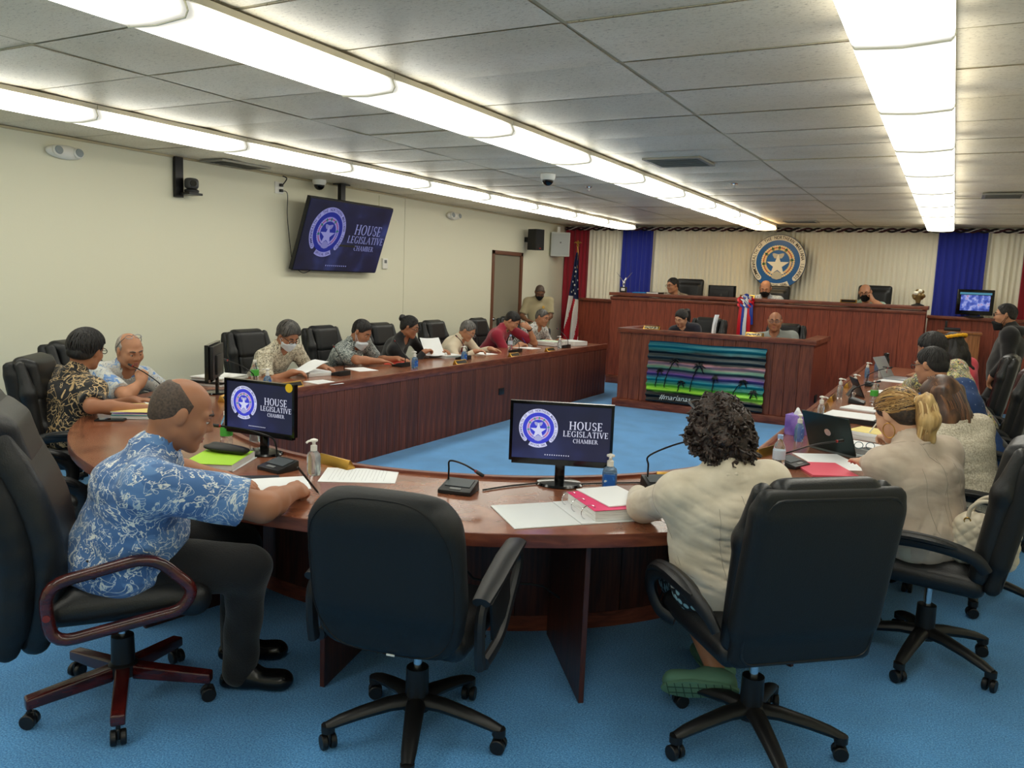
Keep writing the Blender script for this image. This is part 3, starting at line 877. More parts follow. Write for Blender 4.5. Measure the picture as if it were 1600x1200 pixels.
def cfn(u, v):
    z = 0.79 * v
    x = -HW + 2 * HW * u
    rip = 0.004 * math.sin(3 * u * PI + 5 * v)
    return (x + 0.006 * math.sin(40 * v), -0.012 * math.sin(2 * PI * z / 0.0718) - rip, z + 0.006 * math.sin(9 * u))
b = MB(); b.grid(cfn, 16, 90, flip=False)
b.grid(lambda u, v: np.array(cfn(u, v)) + (0, 0.003, 0), 16, 90, flip=True)
b.build('sheet', corr_mat(), cs, angle=80)
INK = mat('palm_ink', rgb(8, 12, 14), 0.5)
for (x, z0, hgt, ln, sz) in ((-0.62, 0.20, 0.22, 0.05, 0.07), (-0.50, 0.20, 0.36, 0.12, 0.10), (-0.32, 0.17, 0.12, 0.04, 0.08), (-0.16, 0.18, 0.34, 0.10, 0.12), (0.12, 0.17, 0.22, 0.03, 0.07), (0.38, 0.17, 0.20, 0.12, 0.09), (0.60, 0.17, 0.08, 0.03, 0.09)):
    b = MB()
    def on(xx, zz):
        return (xx, -0.016 - 0.012 * math.sin(2 * PI * zz / 0.0718), zz)
    b.tube([on(x + ln * t * t, z0 + hgt * t) for t in np.linspace(0, 1, 14)], 0.006, 4)
    for a in (0.3, 1.0, 1.7, 2.4, 3.1, 3.9, 5.6):
        pts = [on(x + ln + sz * 0.7 * t * math.cos(a), z0 + hgt + sz * (t * math.sin(a) * 0.7 - 0.45 * t * t)) for t in np.linspace(0, 1, 6)]
        b.tube(pts, [0.004, 0.009, 0.011, 0.009, 0.006, 0.002], 4)
    b.build('palm_silhouette', INK, cs)
b = MB()
V, F = text_mesh('#marianas', 0.10, 0, 'LEFT', shear=0.3)
V2, F2 = text_mesh('STRONG', 0.11, 0, 'LEFT', offset=0.002)
for V_, F_, x0 in ((V, F, -0.56), (V2, F2, 0.04)):
    W = np.stack([V_[:, 0] + x0, np.zeros(len(V_)), V_[:, 1] + 0.075], 1)
    W[:, 1] = -0.013 - 0.012 * np.abs(np.sin(2 * PI * W[:, 2] / 0.0718)) * 0.6
    b.add(W, F_)
b.build('lettering', mat('sheet_white_paint', rgb(220, 228, 226), 0.6), cs, smooth=False)
# ------------------------------------------------------------------ the U-shaped council table
TC = np.array([-2.65, 4.72]); RI, RO = 1.75, 2.58
TZ = 0.72; TEND = 11.05
def u_outline(ri_side, n=40):
    """points along the U at a given radius, from the far end of the left wing round to the far end of the right wing"""
    pts = [(TC[0] - ri_side, TEND), (TC[0] - ri_side, TC[1])]
    pts += [(TC[0] - ri_side * math.cos(PI * i / n), TC[1] - ri_side * math.sin(PI * i / n)) for i in range(1, n)]
    pts += [(TC[0] + ri_side, TC[1]), (TC[0] + ri_side, TEND)]
    return pts
def u_band(r0, r1, z0, z1, n=56):
    a, b2 = u_outline(r0, n), u_outline(r1, n)
    b = MB(); m = len(a)
    V = [(x, y, z1) for x, y in a] + [(x, y, z1) for x, y in b2] + [(x, y, z0) for x, y in a] + [(x, y, z0) for x, y in b2]
    F = []
    for i in range(m - 1):
        F += [(i, m + i, m + i + 1, i + 1), (2 * m + i, 2 * m + i + 1, 3 * m + i + 1, 3 * m + i), (i, i + 1, 2 * m + i + 1, 2 * m + i), (m + i, 3 * m + i, 3 * m + i + 1, m + i + 1)]
    F += [(0, 2 * m, 3 * m, m), (m - 1, 2 * m - 1, 4 * m - 1, 3 * m - 1)]
    return b.add(V, F)
ct = thing('council_table', 'long glossy mahogany U-shaped council table on the blue carpet', 'table', (0, 0, 0))
def fresh_top():
    m, nt, b = _new('table_top_polish')
    tc = nt.nodes.new('ShaderNodeTexCoord')
    sub = nt.nodes.new('ShaderNodeVectorMath'); sub.operation = 'SUBTRACT'; sub.inputs[1].default_value = (TC[0], TC[1], 0); nt.links.new(tc.outputs['Object'], sub.inputs[0])
    mp = nt.nodes.new('ShaderNodeMapping'); mp.inputs['Scale'].default_value = (3.0, 3.0, 3.0); nt.links.new(sub.outputs[0], mp.inputs['Vector'])
    n = nt.nodes.new('ShaderNodeTexNoise'); n.inputs['Scale'].default_value = 2.2; n.inputs['Detail'].default_value = 8; n.inputs['Distortion'].default_value = 0.6
    nt.links.new(mp.outputs[0], n.inputs['Vector'])
    r = ramp(nt, [(0.28, rgb(112, 64, 44)), (0.5, rgb(134, 80, 56)), (0.72, rgb(154, 98, 70))]); nt.links.new(n.outputs['Fac'], r.inputs['Fac'])
    nt.links.new(r.outputs[0], b.inputs['Base Color'])
    b.inputs['Roughness'].default_value = 0.24; b.inputs['Coat Weight'].default_value = 0.3; b.inputs['Coat Roughness'].default_value = 0.18
    n2 = nt.nodes.new('ShaderNodeTexNoise'); n2.inputs['Scale'].default_value = 40; n2.inputs['Detail'].default_value = 2; nt.links.new(sub.outputs[0], n2.inputs['Vector'])
    bp = nt.nodes.new('ShaderNodeBump'); bp.inputs['Strength'].default_value = 0.035; bp.inputs['Distance'].default_value = 0.004
    nt.links.new(n2.outputs['Fac'], bp.inputs['Height']); nt.links.new(bp.outputs['Normal'], b.inputs['Normal'])
    return m
u_band(RI + 0.035, RO - 0.004, TZ - 0.035, TZ).build('table_top', fresh_top(), ct, angle=30)
u_band(RO - 0.03, RO, TZ - 0.052, TZ - 0.0005).build('edge_band', W_EDGE, ct, bevel=0.004, angle=30)
u_band(RI, RI + 0.036, TZ - 0.06, TZ + 0.014).build('inner_lip', W_EDGE, ct, bevel=0.004, angle=30)
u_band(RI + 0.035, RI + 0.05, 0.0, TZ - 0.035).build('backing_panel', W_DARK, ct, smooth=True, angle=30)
u_band(RI + 0.05, RI + 0.075, 0.0, 0.075).build('inner_kickboard', W_EDGE, ct, smooth=True, angle=30)
# planks on the room side: wings and curve
for x, s in ((TC[0] - RI, 1), (TC[0] + RI, -1)):
    p0, p1 = ((x - 0.01, TC[1]), (x - 0.01, TEND)) if s > 0 else ((x + 0.01, TEND), (x + 0.01, TC[1]))
    boards(ct, (p0[0] - 0.0, p0[1]), (p1[0], p1[1]), 0.0, TZ - 0.055, 0.098, 0.022, W_PLANK, 0.003, 'plank', 0.0015, seed=11)
nb = 56
wpl = PI * (RI - 0.0) / nb
pm = MB().box((0, 0, (TZ - 0.055) / 2), (wpl - 0.003, 0.02, TZ - 0.055)).mesh('plank', bevel=0.002, bevel_seg=1); pm.materials.append(W_PLANK)
for i in range(nb):
    a = PI * (i + 0.5) / nb
    link('plank', pm, None, ct, (TC[0] - (RI + 0.02) * math.cos(a), TC[1] - (RI + 0.02) * math.sin(a), 0), PI / 2 + a)
# chair-side panels on the curve
nb2 = 22
w2 = PI * (RI + 0.075) / nb2
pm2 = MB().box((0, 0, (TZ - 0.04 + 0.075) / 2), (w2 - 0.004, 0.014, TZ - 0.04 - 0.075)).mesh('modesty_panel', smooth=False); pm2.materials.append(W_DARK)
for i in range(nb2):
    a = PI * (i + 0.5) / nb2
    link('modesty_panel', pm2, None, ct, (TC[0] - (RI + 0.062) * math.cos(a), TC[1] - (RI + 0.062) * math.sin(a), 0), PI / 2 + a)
# radial divider panels
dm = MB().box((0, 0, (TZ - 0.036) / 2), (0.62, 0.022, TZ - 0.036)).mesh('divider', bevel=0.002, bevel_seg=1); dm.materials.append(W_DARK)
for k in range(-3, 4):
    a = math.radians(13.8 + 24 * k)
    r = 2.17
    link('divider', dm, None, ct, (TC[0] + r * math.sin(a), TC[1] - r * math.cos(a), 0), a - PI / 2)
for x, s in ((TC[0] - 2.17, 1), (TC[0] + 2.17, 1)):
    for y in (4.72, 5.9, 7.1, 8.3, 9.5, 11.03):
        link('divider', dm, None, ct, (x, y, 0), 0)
# outlet plates on the wing planks
MB().box((TC[0] - RI - 0.006, 7.90, 0.36), (0.008, 0.12, 0.075)).build('socket_plate', BLACKP, ct, bevel=0.003)
# trailing cables under the curve
for pts in ([(-1.95, 2.95, 0.66), (-1.9, 2.86, 0.50), (-1.7, 2.88, 0.34), (-1.45, 3.02, 0.33), (-1.30, 3.12, 0.20), (-1.28, 3.14, 0.02)], [(-0.9, 3.3, 0.66), (-0.93, 3.2, 0.45), (-0.98, 3.2, 0.3)]):
    P_ = np.array(pts); tt = np.linspace(0, len(P_) - 1, 24)
    sm = np.stack([np.interp(tt, range(len(P_)), P_[:, k]) for k in range(3)], 1)
    MB().tube(sm, 0.005, 6).build('cable', BLACKP, ct)
# ------------------------------------------------------------------ chairs
LEA = mat('black_leather', rgb(24, 25, 27), 0.40, spec=0.5, bump=(180, 0.12))
LEA2 = mat('worn_black_leather', rgb(30, 30, 31), 0.36, spec=0.5, bump=(90, 0.15))
LEAB = mat('black_leather_back', rgb(22, 24, 26), 0.50, spec=0.4, bump=(200, 0.1))
ARMM = mat('arm_plastic', rgb(26, 27, 30), 0.45)
REDW = noise_mat('cherry_lacquer', [(0.3, rgb(44, 10, 11)), (0.6, rgb(74, 20, 19)), (0.8, rgb(92, 30, 26))], scale=4, vec_scale=(3, 3, 12), rough=0.25, coat=0.4)
def caster_mesh():
    b = MB()
    for s in (-1, 1):
        b.cyl((s * 0.006, 0, 0.027), (s * 0.026, 0, 0.027), 0.027, 14)
    b.box((0, 0.004, 0.040), (0.012, 0.03, 0.04)); b.cyl((0, 0, 0.045), (0, 0, 0.085), 0.009, 8)
    return b.mesh('caster', bevel=0.003, bevel_seg=1)
CAST = caster_mesh(); CAST.materials.append(BLACKP)
def star_leg_mesh(kind):
    b = MB()
    if kind == 'plastic':
        pts = [(0, 0.035, 0.135), (0, 0.10, 0.133), (0, 0.20, 0.115), (0, 0.27, 0.098), (0, 0.318, 0.082)]
        b.tube(pts, [0.036, 0.033, 0.029, 0.026, 0.020], 10, flat=(1.0, 0.75), up=(0, 0, 1))
        b.cyl((0, 0.312, 0.062), (0, 0.312, 0.088), 0.024, 10)
    elif kind == 'chrome':
        b.tube([(0, 0.03, 0.13), (0, 0.17, 0.115), (0, 0.318, 0.085)], [0.03, 0.026, 0.02], 8, flat=(1.0, 0.7), up=(0, 0, 1))
        b.cyl((0, 0.312, 0.062), (0, 0.312, 0.088), 0.02, 10)
    else:
        n = np.array([[-.026, .04, .095], [.026, .04, .095], [.024, .325, .072], [-.024, .325, .072], [-.026, .04, .150], [.026, .04, .150], [.024, .325, .112], [-.024, .325, .112]])
        b.add(n, [(0, 3, 2, 1), (4, 5, 6, 7), (0, 1, 5, 4), (1, 2, 6, 5), (2, 3, 7, 6), (3, 0, 4, 7)])
        return b.mesh('leg', bevel=0.008, bevel_seg=3)
    return b.mesh('leg')
STAR = {k: star_leg_mesh(k) for k in ('plastic', 'chrome', 'wood')}
STAR['plastic'].materials.append(BLACKP); STAR['chrome'].materials.append(CHROME); STAR['wood'].materials.append(REDW)
def swivel_base(t, kind='plastic', turn=0.0, seat_z=0.40):
    b = MB(); b.lathe([(0.034, 0.10), (0.05, 0.105), (0.052, 0.15), (0.042, 0.158), (0.040, 0.26), (0.034, 0.262)], 16)
    b.build('hub', BLACKP if kind != 'chrome' else CHROME, t)
    b = MB(); b.cyl((0, 0, 0.255), (0, 0, seat_z), 0.016, 12); b.build('gas_column', CHROME, t)
    b = MB(); b.box((0, 0, seat_z + 0.005), (0.16, 0.24, 0.05)); b.cyl((0.06, 0.02, seat_z), (0.24, 0.04, seat_z - 0.004), 0.006, 8); b.build('tilt_mechanism', BLACKM, t, bevel=0.006)
    for k in range(5):
        a = turn + 2 * PI * k / 5
        l = link('leg', STAR[kind], None, t, None, a)
        c = link('caster', CAST, None, l, (0, 0.312, 0), 0.7 * k + 0.4)
def arm_loop(x):
    """arched loop arm with padded top"""
    return [(a, b, 0.41 + (c - 0.425) * 0.80) for a, b, c in [(x, -0.235, 0.60), (x + math.copysign(0.02, x), -0.19, 0.665), (x + math.copysign(0.03, x), -0.08, 0.70), (x + math.copysign(0.03, x), 0.06, 0.705), (x + math.copysign(0.025, x), 0.17, 0.68), (x + math.copysign(0.02, x), 0.245, 0.615), (x + math.copysign(0.01, x), 0.255, 0.53), (x - math.copysign(0.01, x), 0.215, 0.455), (x - math.copysign(0.05, x), 0.17, 0.425)]]
def smooth_path(pts, n):
    P_ = [Vector(p) for p in pts]
    out = []
    m = len(P_)
    for i in range(n):
        t = i / (n - 1) * (m - 1); k = min(int(t), m - 2); f = t - k
        p0, p1, p2, p3 = P_[max(k - 1, 0)], P_[k], P_[k + 1], P_[min(k + 2, m - 1)]
        out.append(tuple(0.5 * ((2 * p1) + (p2 - p0) * f + (2 * p0 - 5 * p1 + 4 * p2 - p3) * f * f + (3 * p1 - p0 - 3 * p2 + p3) * f ** 3)))
    return out
def executive_chair(kind='plastic', top=1.06, leather=None, width=0.255):
    """high-backed padded office chair, facing +Y, origin on the floor under the column"""
    L = leather or LEA
    t = thing('office_chair', 'black padded leather office chair', 'chair')
    swivel_base(t, kind)
    s = SDF().box((0, 0.015, 0.455), (width + 0.005, 0.25, 0.045), 0.042, k=0.01).box((0, 0.03, 0.485), (width - 0.05, 0.20, 0.045), 0.04, k=0.04).cone((-width + 0.05, 0.225, 0.455), (width - 0.05, 0.225, 0.455), 0.05, k=0.03)
    soft('seat', s, 0.012, L, t)
    hh = (top - 0.44) / 2
    tilt = rotx(math.radians(10))
    c = np.array([0, -0.275, 0.44 + hh])
    def P(x, y, z):
        return c + tilt @ np.array([x, y, z])
    s = SDF().box(P(0, -0.03, 0), (width, 0.032, hh), 0.030, tilt, 0.01).box(P(0, -0.02, hh * 0.1), (width + 0.008, 0.04, hh * 0.75), 0.035, tilt, 0.03)
    soft('backrest', s, 0.012, LEAB if L is LEA else L, t)
    for sx in (-1, 1):
        s = SDF().cone(P(sx * (width - 0.04), 0.025, -hh + 0.06), P(sx * (width - 0.035), 0.035, hh - 0.20), 0.042, 0.046, k=0.02).cone(P(sx * (width - 0.035), 0.035, hh - 0.20), P(sx * (width - 0.045), 0.02, hh - 0.035), 0.046, 0.034, k=0.03)
        soft('bolster', s, 0.011, L, t)
    s = SDF().box(P(0, 0.045, hh - 0.135), (width - 0.085, 0.045, 0.125), 0.042, tilt, 0.02).cone(P(-width + 0.11, 0.0, hh - 0.022), P(width - 0.11, 0.0, hh - 0.022), 0.04, k=0.05)
    soft('headrest_pad', s, 0.011, L, t)
    s = SDF().box(P(0, 0.035, -0.02), (width - 0.085, 0.04, 0.11), 0.038, tilt, 0.02).box(P(0, 0.05, -hh + 0.13), (width - 0.085, 0.045, 0.10), 0.042, tilt, 0.035)
    soft('back_pad', s, 0.011, L, t)
    # piping round the rear panel
    w, h2, r = width - 0.022, hh - 0.022, 0.05
    pts = []
    for cx, cz, a0 in ((w - r, h2 - r, 0), (-w + r, h2 - r, 90), (-w + r, -h2 + r, 180), (w - r, -h2 + r, 270)):
        for k in range(5):
            a = math.radians(a0 + 22.5 * k)
            pts.append(P(cx + r * math.cos(a), -0.060, cz + r * math.sin(a)))
    MB().tube(pts, 0.005, 6, closed=True).build('piping', BLACKP, t)
    for sx in (-1, 1):
        pa = smooth_path(arm_loop(sx * (width + 0.035)), 26)
        a = MB().tube(pa, [0.018 + 0.008 * math.sin(PI * i / 25) for i in range(26)], 10, flat=(1.35, 0.85), up=(1, 0, 0)).build('armrest', ARMM, t)
        pb = [(x + 0, y, z + 0.012) for x, y, z in pa[5:16]]
        MB().tube(pb, [0.018, 0.026, 0.029, 0.03, 0.03, 0.03, 0.03, 0.03, 0.029, 0.026, 0.018], 10, flat=(0.62, 1.15), up=(1, 0, 0)).build('arm_pad', L, a)
    return t
def rounded_chair():
    """plain round-shouldered chair with flat sloped arms"""
    t = thing('office_chair', 'x', 'chair')
    swivel_base(t, 'plastic', turn=math.radians(-18))
    soft('seat', SDF().box((0, 0.02, 0.45), (0.25, 0.245, 0.05), 0.047, k=0.01).ell((0, 0.02, 0.475), (0.22, 0.22, 0.05), k=0.03), 0.012, LEA, t)
    tilt = rotx(math.radians(9))
    c = np.array([0, -0.265, 0.70])
    out = []
    for i in range(25):   # rounded shell: wider in the middle, drawn in at the foot
        a = PI * i / 24
        out.append((0.265 * math.copysign(abs(math.cos(a)) ** 0.55, math.cos(a)), 0.0 + 0.275 * abs(math.sin(a)) ** 0.62))
    def mod(F, X, Y, Z):
        l = [tilt[0, i] for i in range(3)]
        px, py, pz = X - c[0], Y - c[1], Z - c[2]
        lx = px; ly = py * tilt[1, 1] + pz * tilt[2, 1]; lz = py * tilt[1, 2] + pz * tilt[2, 2]
        # narrows towards the top and bottom
        wd = 0.272 - 0.06 * np.clip((lz - 0.05) / 0.25, 0, 1) ** 2 - 0.05 * np.clip((-lz - 0.10) / 0.22, 0, 1) ** 1.5
        return np.maximum(F, (np.abs(lx) - wd) * 0.9)
    s = SDF().box(c, (0.275, 0.05, 0.285), 0.048, tilt, 0.01).ell(c + tilt @ np.array([0, 0.03, 0.0]), (0.24, 0.065, 0.26), tilt, 0.03)
    # the shell's outline is one big rounded slab
    s = SDF()
    s.box(c + tilt @ np.array([0, 0, -0.03]), (0.262, 0.048, 0.255), 0.046, tilt, 0.05)
    s.box(c + tilt @ np.array([0, 0, 0.08]), (0.225, 0.05, 0.205), 0.048, tilt, 0.09)
    s.ell(c + tilt @ np.array([0, 0.02, -0.06]), (0.24, 0.075, 0.22), tilt, 0.04)
    def rnd_mod(F, X, Y, Z):
        px, py, pz = X - c[0], Y - c[1], Z - c[2]
        lx = np.abs(px); lz = py * tilt[1, 2] + pz * tilt[2, 2]
        # superellipse outline
        e = ((lx / 0.275) ** 3.2 + (np.abs(lz - 0.0) / 0.30) ** 3.2) ** (1 / 3.2) - 1
        d = e * 0.26
        h = np.maximum(0.03 - np.abs(F - d), 0) / 0.03
        return np.maximum(F, d) + h * h * 0.03 * 0.25
    bo = soft('backrest', s, 0.010, LEAB, t, mod=rnd_mod)
    from mathutils.bvhtree import BVHTree
    bv = BVHTree.FromPolygons([v.co[:] for v in bo.data.vertices], [tuple(p.vertices) for p in bo.data.polygons])
    seam = []
    for i in range(64):
        a = 2 * PI * i / 64
        ca, sa = math.cos(a), math.sin(a)
        o_ = c + tilt @ np.array([0.246 * math.copysign(abs(ca) ** (2 / 3.2), ca), -0.30, 0.272 * math.copysign(abs(sa) ** (2 / 3.2), sa)])
        h_ = bv.ray_cast(Vector(o_), Vector(tilt @ np.array([0, 1.0, 0])))
        if h_[0] is not None:
            seam.append(np.array(h_[0]))
    MB().tube(seam, 0.003, 5, closed=True).build('seam', mat('seam_black', rgb(10, 10, 12), 0.7), t)
    tg = MB().box(c + tilt @ np.array([0.02, -0.052, -0.262]), (0.028, 0.003, 0.006), tilt).build('care_tag', WHITEP, t)
    for sx in (-1, 1):
        x = sx * 0.30
        a = MB().tube(smooth_path([(x, -0.20, 0.405), (x, -0.215, 0.50), (x, -0.20, 0.605), (x, -0.05, 0.655), (x, 0.12, 0.685), (x, 0.20, 0.665), (x, 0.20, 0.60), (x, 0.10, 0.50), (x, 0.0, 0.42), (x, -0.16, 0.40)], 36), 0.02, 8, flat=(1.2, 0.9), up=(1, 0, 0)).build('armrest', ARMM, t)
        MB().tube([(x, -0.215, 0.628), (x, -0.10, 0.655), (x, 0.05, 0.690), (x, 0.16, 0.708), (x, 0.215, 0.695)], [0.028, 0.034, 0.036, 0.034, 0.024], 10, flat=(0.6, 1.1), up=(1, 0, 0)).build('arm_pad', ARMM, a)
        MB().box((x, 0.0, 0.535), (0.012, 0.20, 0.14), rotx(math.radians(12))).build('arm_web', BLACKP, a, bevel=0.004)
    return t
def wooden_arm_chair():
    t = thing('office_chair', 'x', 'chair')
    swivel_base(t, 'wood', turn=math.radians(-19), seat_z=0.40)
    s = SDF().box((0, 0.03, 0.455), (0.25, 0.255, 0.05), 0.048, k=0.01).box((0, 0.04, 0.49), (0.22, 0.21, 0.045), 0.04, k=0.04).cone((-0.2, 0.25, 0.45), (0.2, 0.25, 0.45), 0.055, k=0.04)
    soft('seat', s, 0.011, LEA, t)
    def prof(z):   # S-curve of the tall back: y at height z
        return -0.27 + 0.05 * math.sin((z - 0.45) / 0.70 * PI * 1.15) - 0.16 * max((z - 0.45) / 0.70, 0.0) ** 1.3
    s = SDF(); s2 = SDF()
    zs = np.linspace(0.40, 1.10, 9)
    for i, z in enumerate(zs):
        w = 0.255 - 0.02 * abs(i - 4) / 4
        a = math.atan2(-(prof(z + 0.02) - prof(z - 0.02)), 0.04)
        s.box((0, prof(z) - 0.045, z), (w, 0.042, 0.10), 0.04, rotx(a), 0.06)
        s2.box((0, prof(z) + 0.035, z), (w - 0.03, 0.048, 0.10), 0.045, rotx(a), 0.06)
    soft('backrest', s, 0.011, LEAB, t)
    soft('back_cushion', s2, 0.011, LEA, t)
    s = SDF().cone((-0.18, prof(1.08) + 0.03, 1.095), (0.18, prof(1.08) + 0.03, 1.095), 0.062, k=0.03).box((0, prof(1.02) + 0.065, 1.02), (0.18, 0.05, 0.10), 0.045, rotx(0.3), 0.05)
    soft('headrest_pad', s, 0.011, LEA, t)
    for sx in (-1, 1):
        x = sx * 0.285
        raw = [(x, -0.20, 0.38), (x, -0.215, 0.585), (x, 0.115, 0.655), (x, 0.245, 0.52), (x, 0.205, 0.45)]
        P_ = np.array(raw); pts = []
        m = len(P_)
        for i in range(m):     # round the corners of the loop
            p, q, r_ = P_[i - 1], P_[i], P_[(i + 1) % m]
            rr = min(0.075, 0.45 * np.linalg.norm(q - p), 0.45 * np.linalg.norm(r_ - q))
            a_, b_ = q + unit(p - q) * rr, q + unit(r_ - q) * rr
            for k in range(6):
                f = k / 5
                pts.append((1 - f) ** 2 * a_ + 2 * f * (1 - f) * q + f * f * b_)
        a = MB().tube(pts, 0.021, 12, closed=True, up=(1, 0, 0)).build('armrest', REDW, t)
        MB().cyl((x + sx * 0.015, -0.208, 0.48), (x + sx * 0.024, -0.208, 0.48), 0.012, 12).build('screw_cap', mat('cap_red', rgb(120, 40, 32), 0.4), a)
    return t
def tall_chair():
    """plain tall-backed chair used on the dais"""
    t = thing('office_chair', 'x', 'chair')
    swivel_base(t, 'plastic')
    soft('seat', SDF().box((0, 0.02, 0.46), (0.25, 0.245, 0.05), 0.045, k=0.01), 0.014, LEA, t)
    tilt = rotx(math.radians(7))
    soft('backrest', SDF().box((0, -0.28, 0.90), (0.235, 0.045, 0.42), 0.04, tilt, 0.01).box((0, -0.25, 0.88), (0.19, 0.05, 0.36), 0.045, tilt, 0.03), 0.014, LEA, t)
    for sx in (-1, 1):
        MB().tube(smooth_path(arm_loop(sx * 0.28), 20), 0.02, 8, flat=(1.3, 0.85), up=(1, 0, 0)).build('armrest', ARMM, t)
    return t
EX = executive_chair('plastic'); EXC = executive_chair('chrome')
EXW = executive_chair('plastic', leather=LEA2, top=1.10)
RC = rounded_chair(); WC = wooden_arm_chair(); TLC = tall_chair()
R_ = math.radians
def spin(o, deg):
    """turn a chair's star base without turning the seat"""
    for c in o.children:
        if c.name.split('.')[0] == 'leg':
            c.rotation_euler.z += R_(deg)
place(WC, USED, (-2.62, 1.84, 0), R_(-38), 'black leather chair with cherry-red wooden arms and wooden star base')
place(RC, USED, (-1.55, 2.24, 0), R_(12), 'empty round-backed black chair pushed up to the curved table')
spin(place(EX, USED, (-0.50, 2.84, 0), R_(42), 'wide square-backed black chair under the curly-haired woman in cream'), -46)
spin(place(EX, USED, (0.03, 3.96, 0), R_(82), 'black executive chair holding the quilted handbag, under the ponytailed woman'), 57)
GR = 'executive chairs on the lectern side of the table'
place(EX, USED, (0.22, 4.95, 0), R_(86), 'black executive chair of the brown-haired woman in a tweed jacket', GR)
place(EXW, USED, (0.32, 6.28, 0), R_(84), 'worn black chair behind the man in the dotted blue shirt', GR)
rc_ = place(EXW, USED, (0.28, 7.45, 0), R_(82), 'worn black chair with reddish headrest behind the person in the leaf-print shirt', GR)
for c_ in rc_.children:
    if c_.name.split('.')[0] == 'headrest_pad':
        c_.data = c_.data.copy(); c_.data.materials[0] = mat('maroon_leather', rgb(58, 26, 28), 0.36, bump=(90, 0.15))
place(EXW, USED, (0.22, 8.90, 0), R_(84), 'black chair behind the woman with the yellow flower crown', GR)
place(EX, USED, (-4.62, 3.06, 0), R_(-52), 'black executive chair behind the man in the black and tan shirt')
place(EXC, USED, (-3.92, 2.22, 0), R_(-28), 'empty black executive chair with chrome base beside the wooden-armed chair')
place(EX, USED, (-5.37, 3.72, 0), R_(-70), 'black chair of the laughing man with spectacles on his head')
GL = 'executive chairs along the cream wall'
place(EX, USED, (-5.47, 5.42, 0), R_(-90), 'black executive chair of the man in the white face mask', GL)
place(EX, USED, (-5.47, 6.46, 0), R_(-88), 'black executive chair behind the man in the grey print shirt', GL)
place(EX, USED, (-5.47, 7.40, 0), R_(-92), 'black executive chair behind the woman in black with her hair in a bun', GL)
place(EX, USED, (-5.47, 8.50, 0), R_(-90), 'black executive chair behind the man in the cream shirt and tie', GL)
place(EX, USED, (-5.47, 9.62, 0), R_(-86), 'black executive chair behind the man in the crimson shirt', GL)
place(EX, USED, (-5.50, 10.55, 0), R_(-90), 'black executive chair of the man in the white and black print shirt', GL)
place(EX, USED, (-3.05, 11.05, 0.12), R_(172), 'black chair of the woman at the clerks\' desk')
place(EX, USED, (-1.93, 11.08, 0.10), R_(184), 'black chair of the man in grey at the clerks\' desk')
place(TLC, USED, (-3.88, 12.97, 0.42), R_(180), 'tall black chair of the man in glasses on the dais')
place(TLC, USED, (-2.50, 12.97, 0.36), R_(180), 'tall black chair on the dais under the round seal')
place(TLC, USED, (-1.04, 12.97, 0.42), R_(180), 'tall black chair of the bald masked man on the dais')
# ------------------------------------------------------------------ screens
SEAL_E = dict(blue=emit_mat('scr_blue', (0.06, 0.07, 0.62), 0.9), white=emit_mat('scr_white', (0.62, 0.64, 0.86), 1.0), ink=emit_mat('scr_ink', (0.05, 0.05, 0.22), 0.8), bead=emit_mat('scr_bead', (0.56, 0.48, 0.80), 0.9),
     red=emit_mat('scr_red', (0.62, 0.06, 0.14), 0.9), green=emit_mat('scr_green', (0.05, 0.30, 0.22), 0.9), stone=emit_mat('scr_stone', (0.42, 0.44, 0.72), 0.9))
SEAL_D = {k: emit_mat('dim_' + k, c, 1.0) for k, c in dict(blue=(0.022, 0.028, 0.20), white=(0.22, 0.22, 0.46), ink=(0.03, 0.03, 0.10), bead=(0.20, 0.18, 0.42), red=(0.22, 0.03, 0.08), green=(0.02, 0.10, 0.09), stone=(0.16, 0.16, 0.36)).items()}
def screen_bg(name, k):
    m = bpy.data.materials.new(name); m.use_nodes = True; nt = m.node_tree
    b = nt.nodes['Principled BSDF']
    tc = nt.nodes.new('ShaderNodeTexCoord'); n = nt.nodes.new('ShaderNodeTexNoise'); n.inputs['Scale'].default_value = 2.4; n.inputs['Detail'].default_value = 3
    nt.links.new(tc.outputs['Object'], n.inputs['Vector'])
    r = ramp(nt, [(0.30, (0.004, 0.005, 0.014)), (0.55, (0.009, 0.012, 0.045)), (0.75, (0.03, 0.045, 0.17))]); nt.links.new(n.outputs['Fac'], r.inputs['Fac'])
    nt.links.new(r.outputs[0], b.inputs['Emission Color']); b.inputs['Emission Strength'].default_value = k
    b.inputs['Base Color'].default_value = (0.006, 0.006, 0.010, 1); b.inputs['Roughness'].default_value = 0.40
    return m
BG_E, BG_D = screen_bg('screen_night_blue', 1.0), screen_bg('tv_night_blue', 0.75)
TXT_E, TXT_D = emit_mat('scr_text', (0.62, 0.64, 0.78), 1.0), emit_mat('tv_text', (0.20, 0.21, 0.42), 1.0)
_SCR = {}
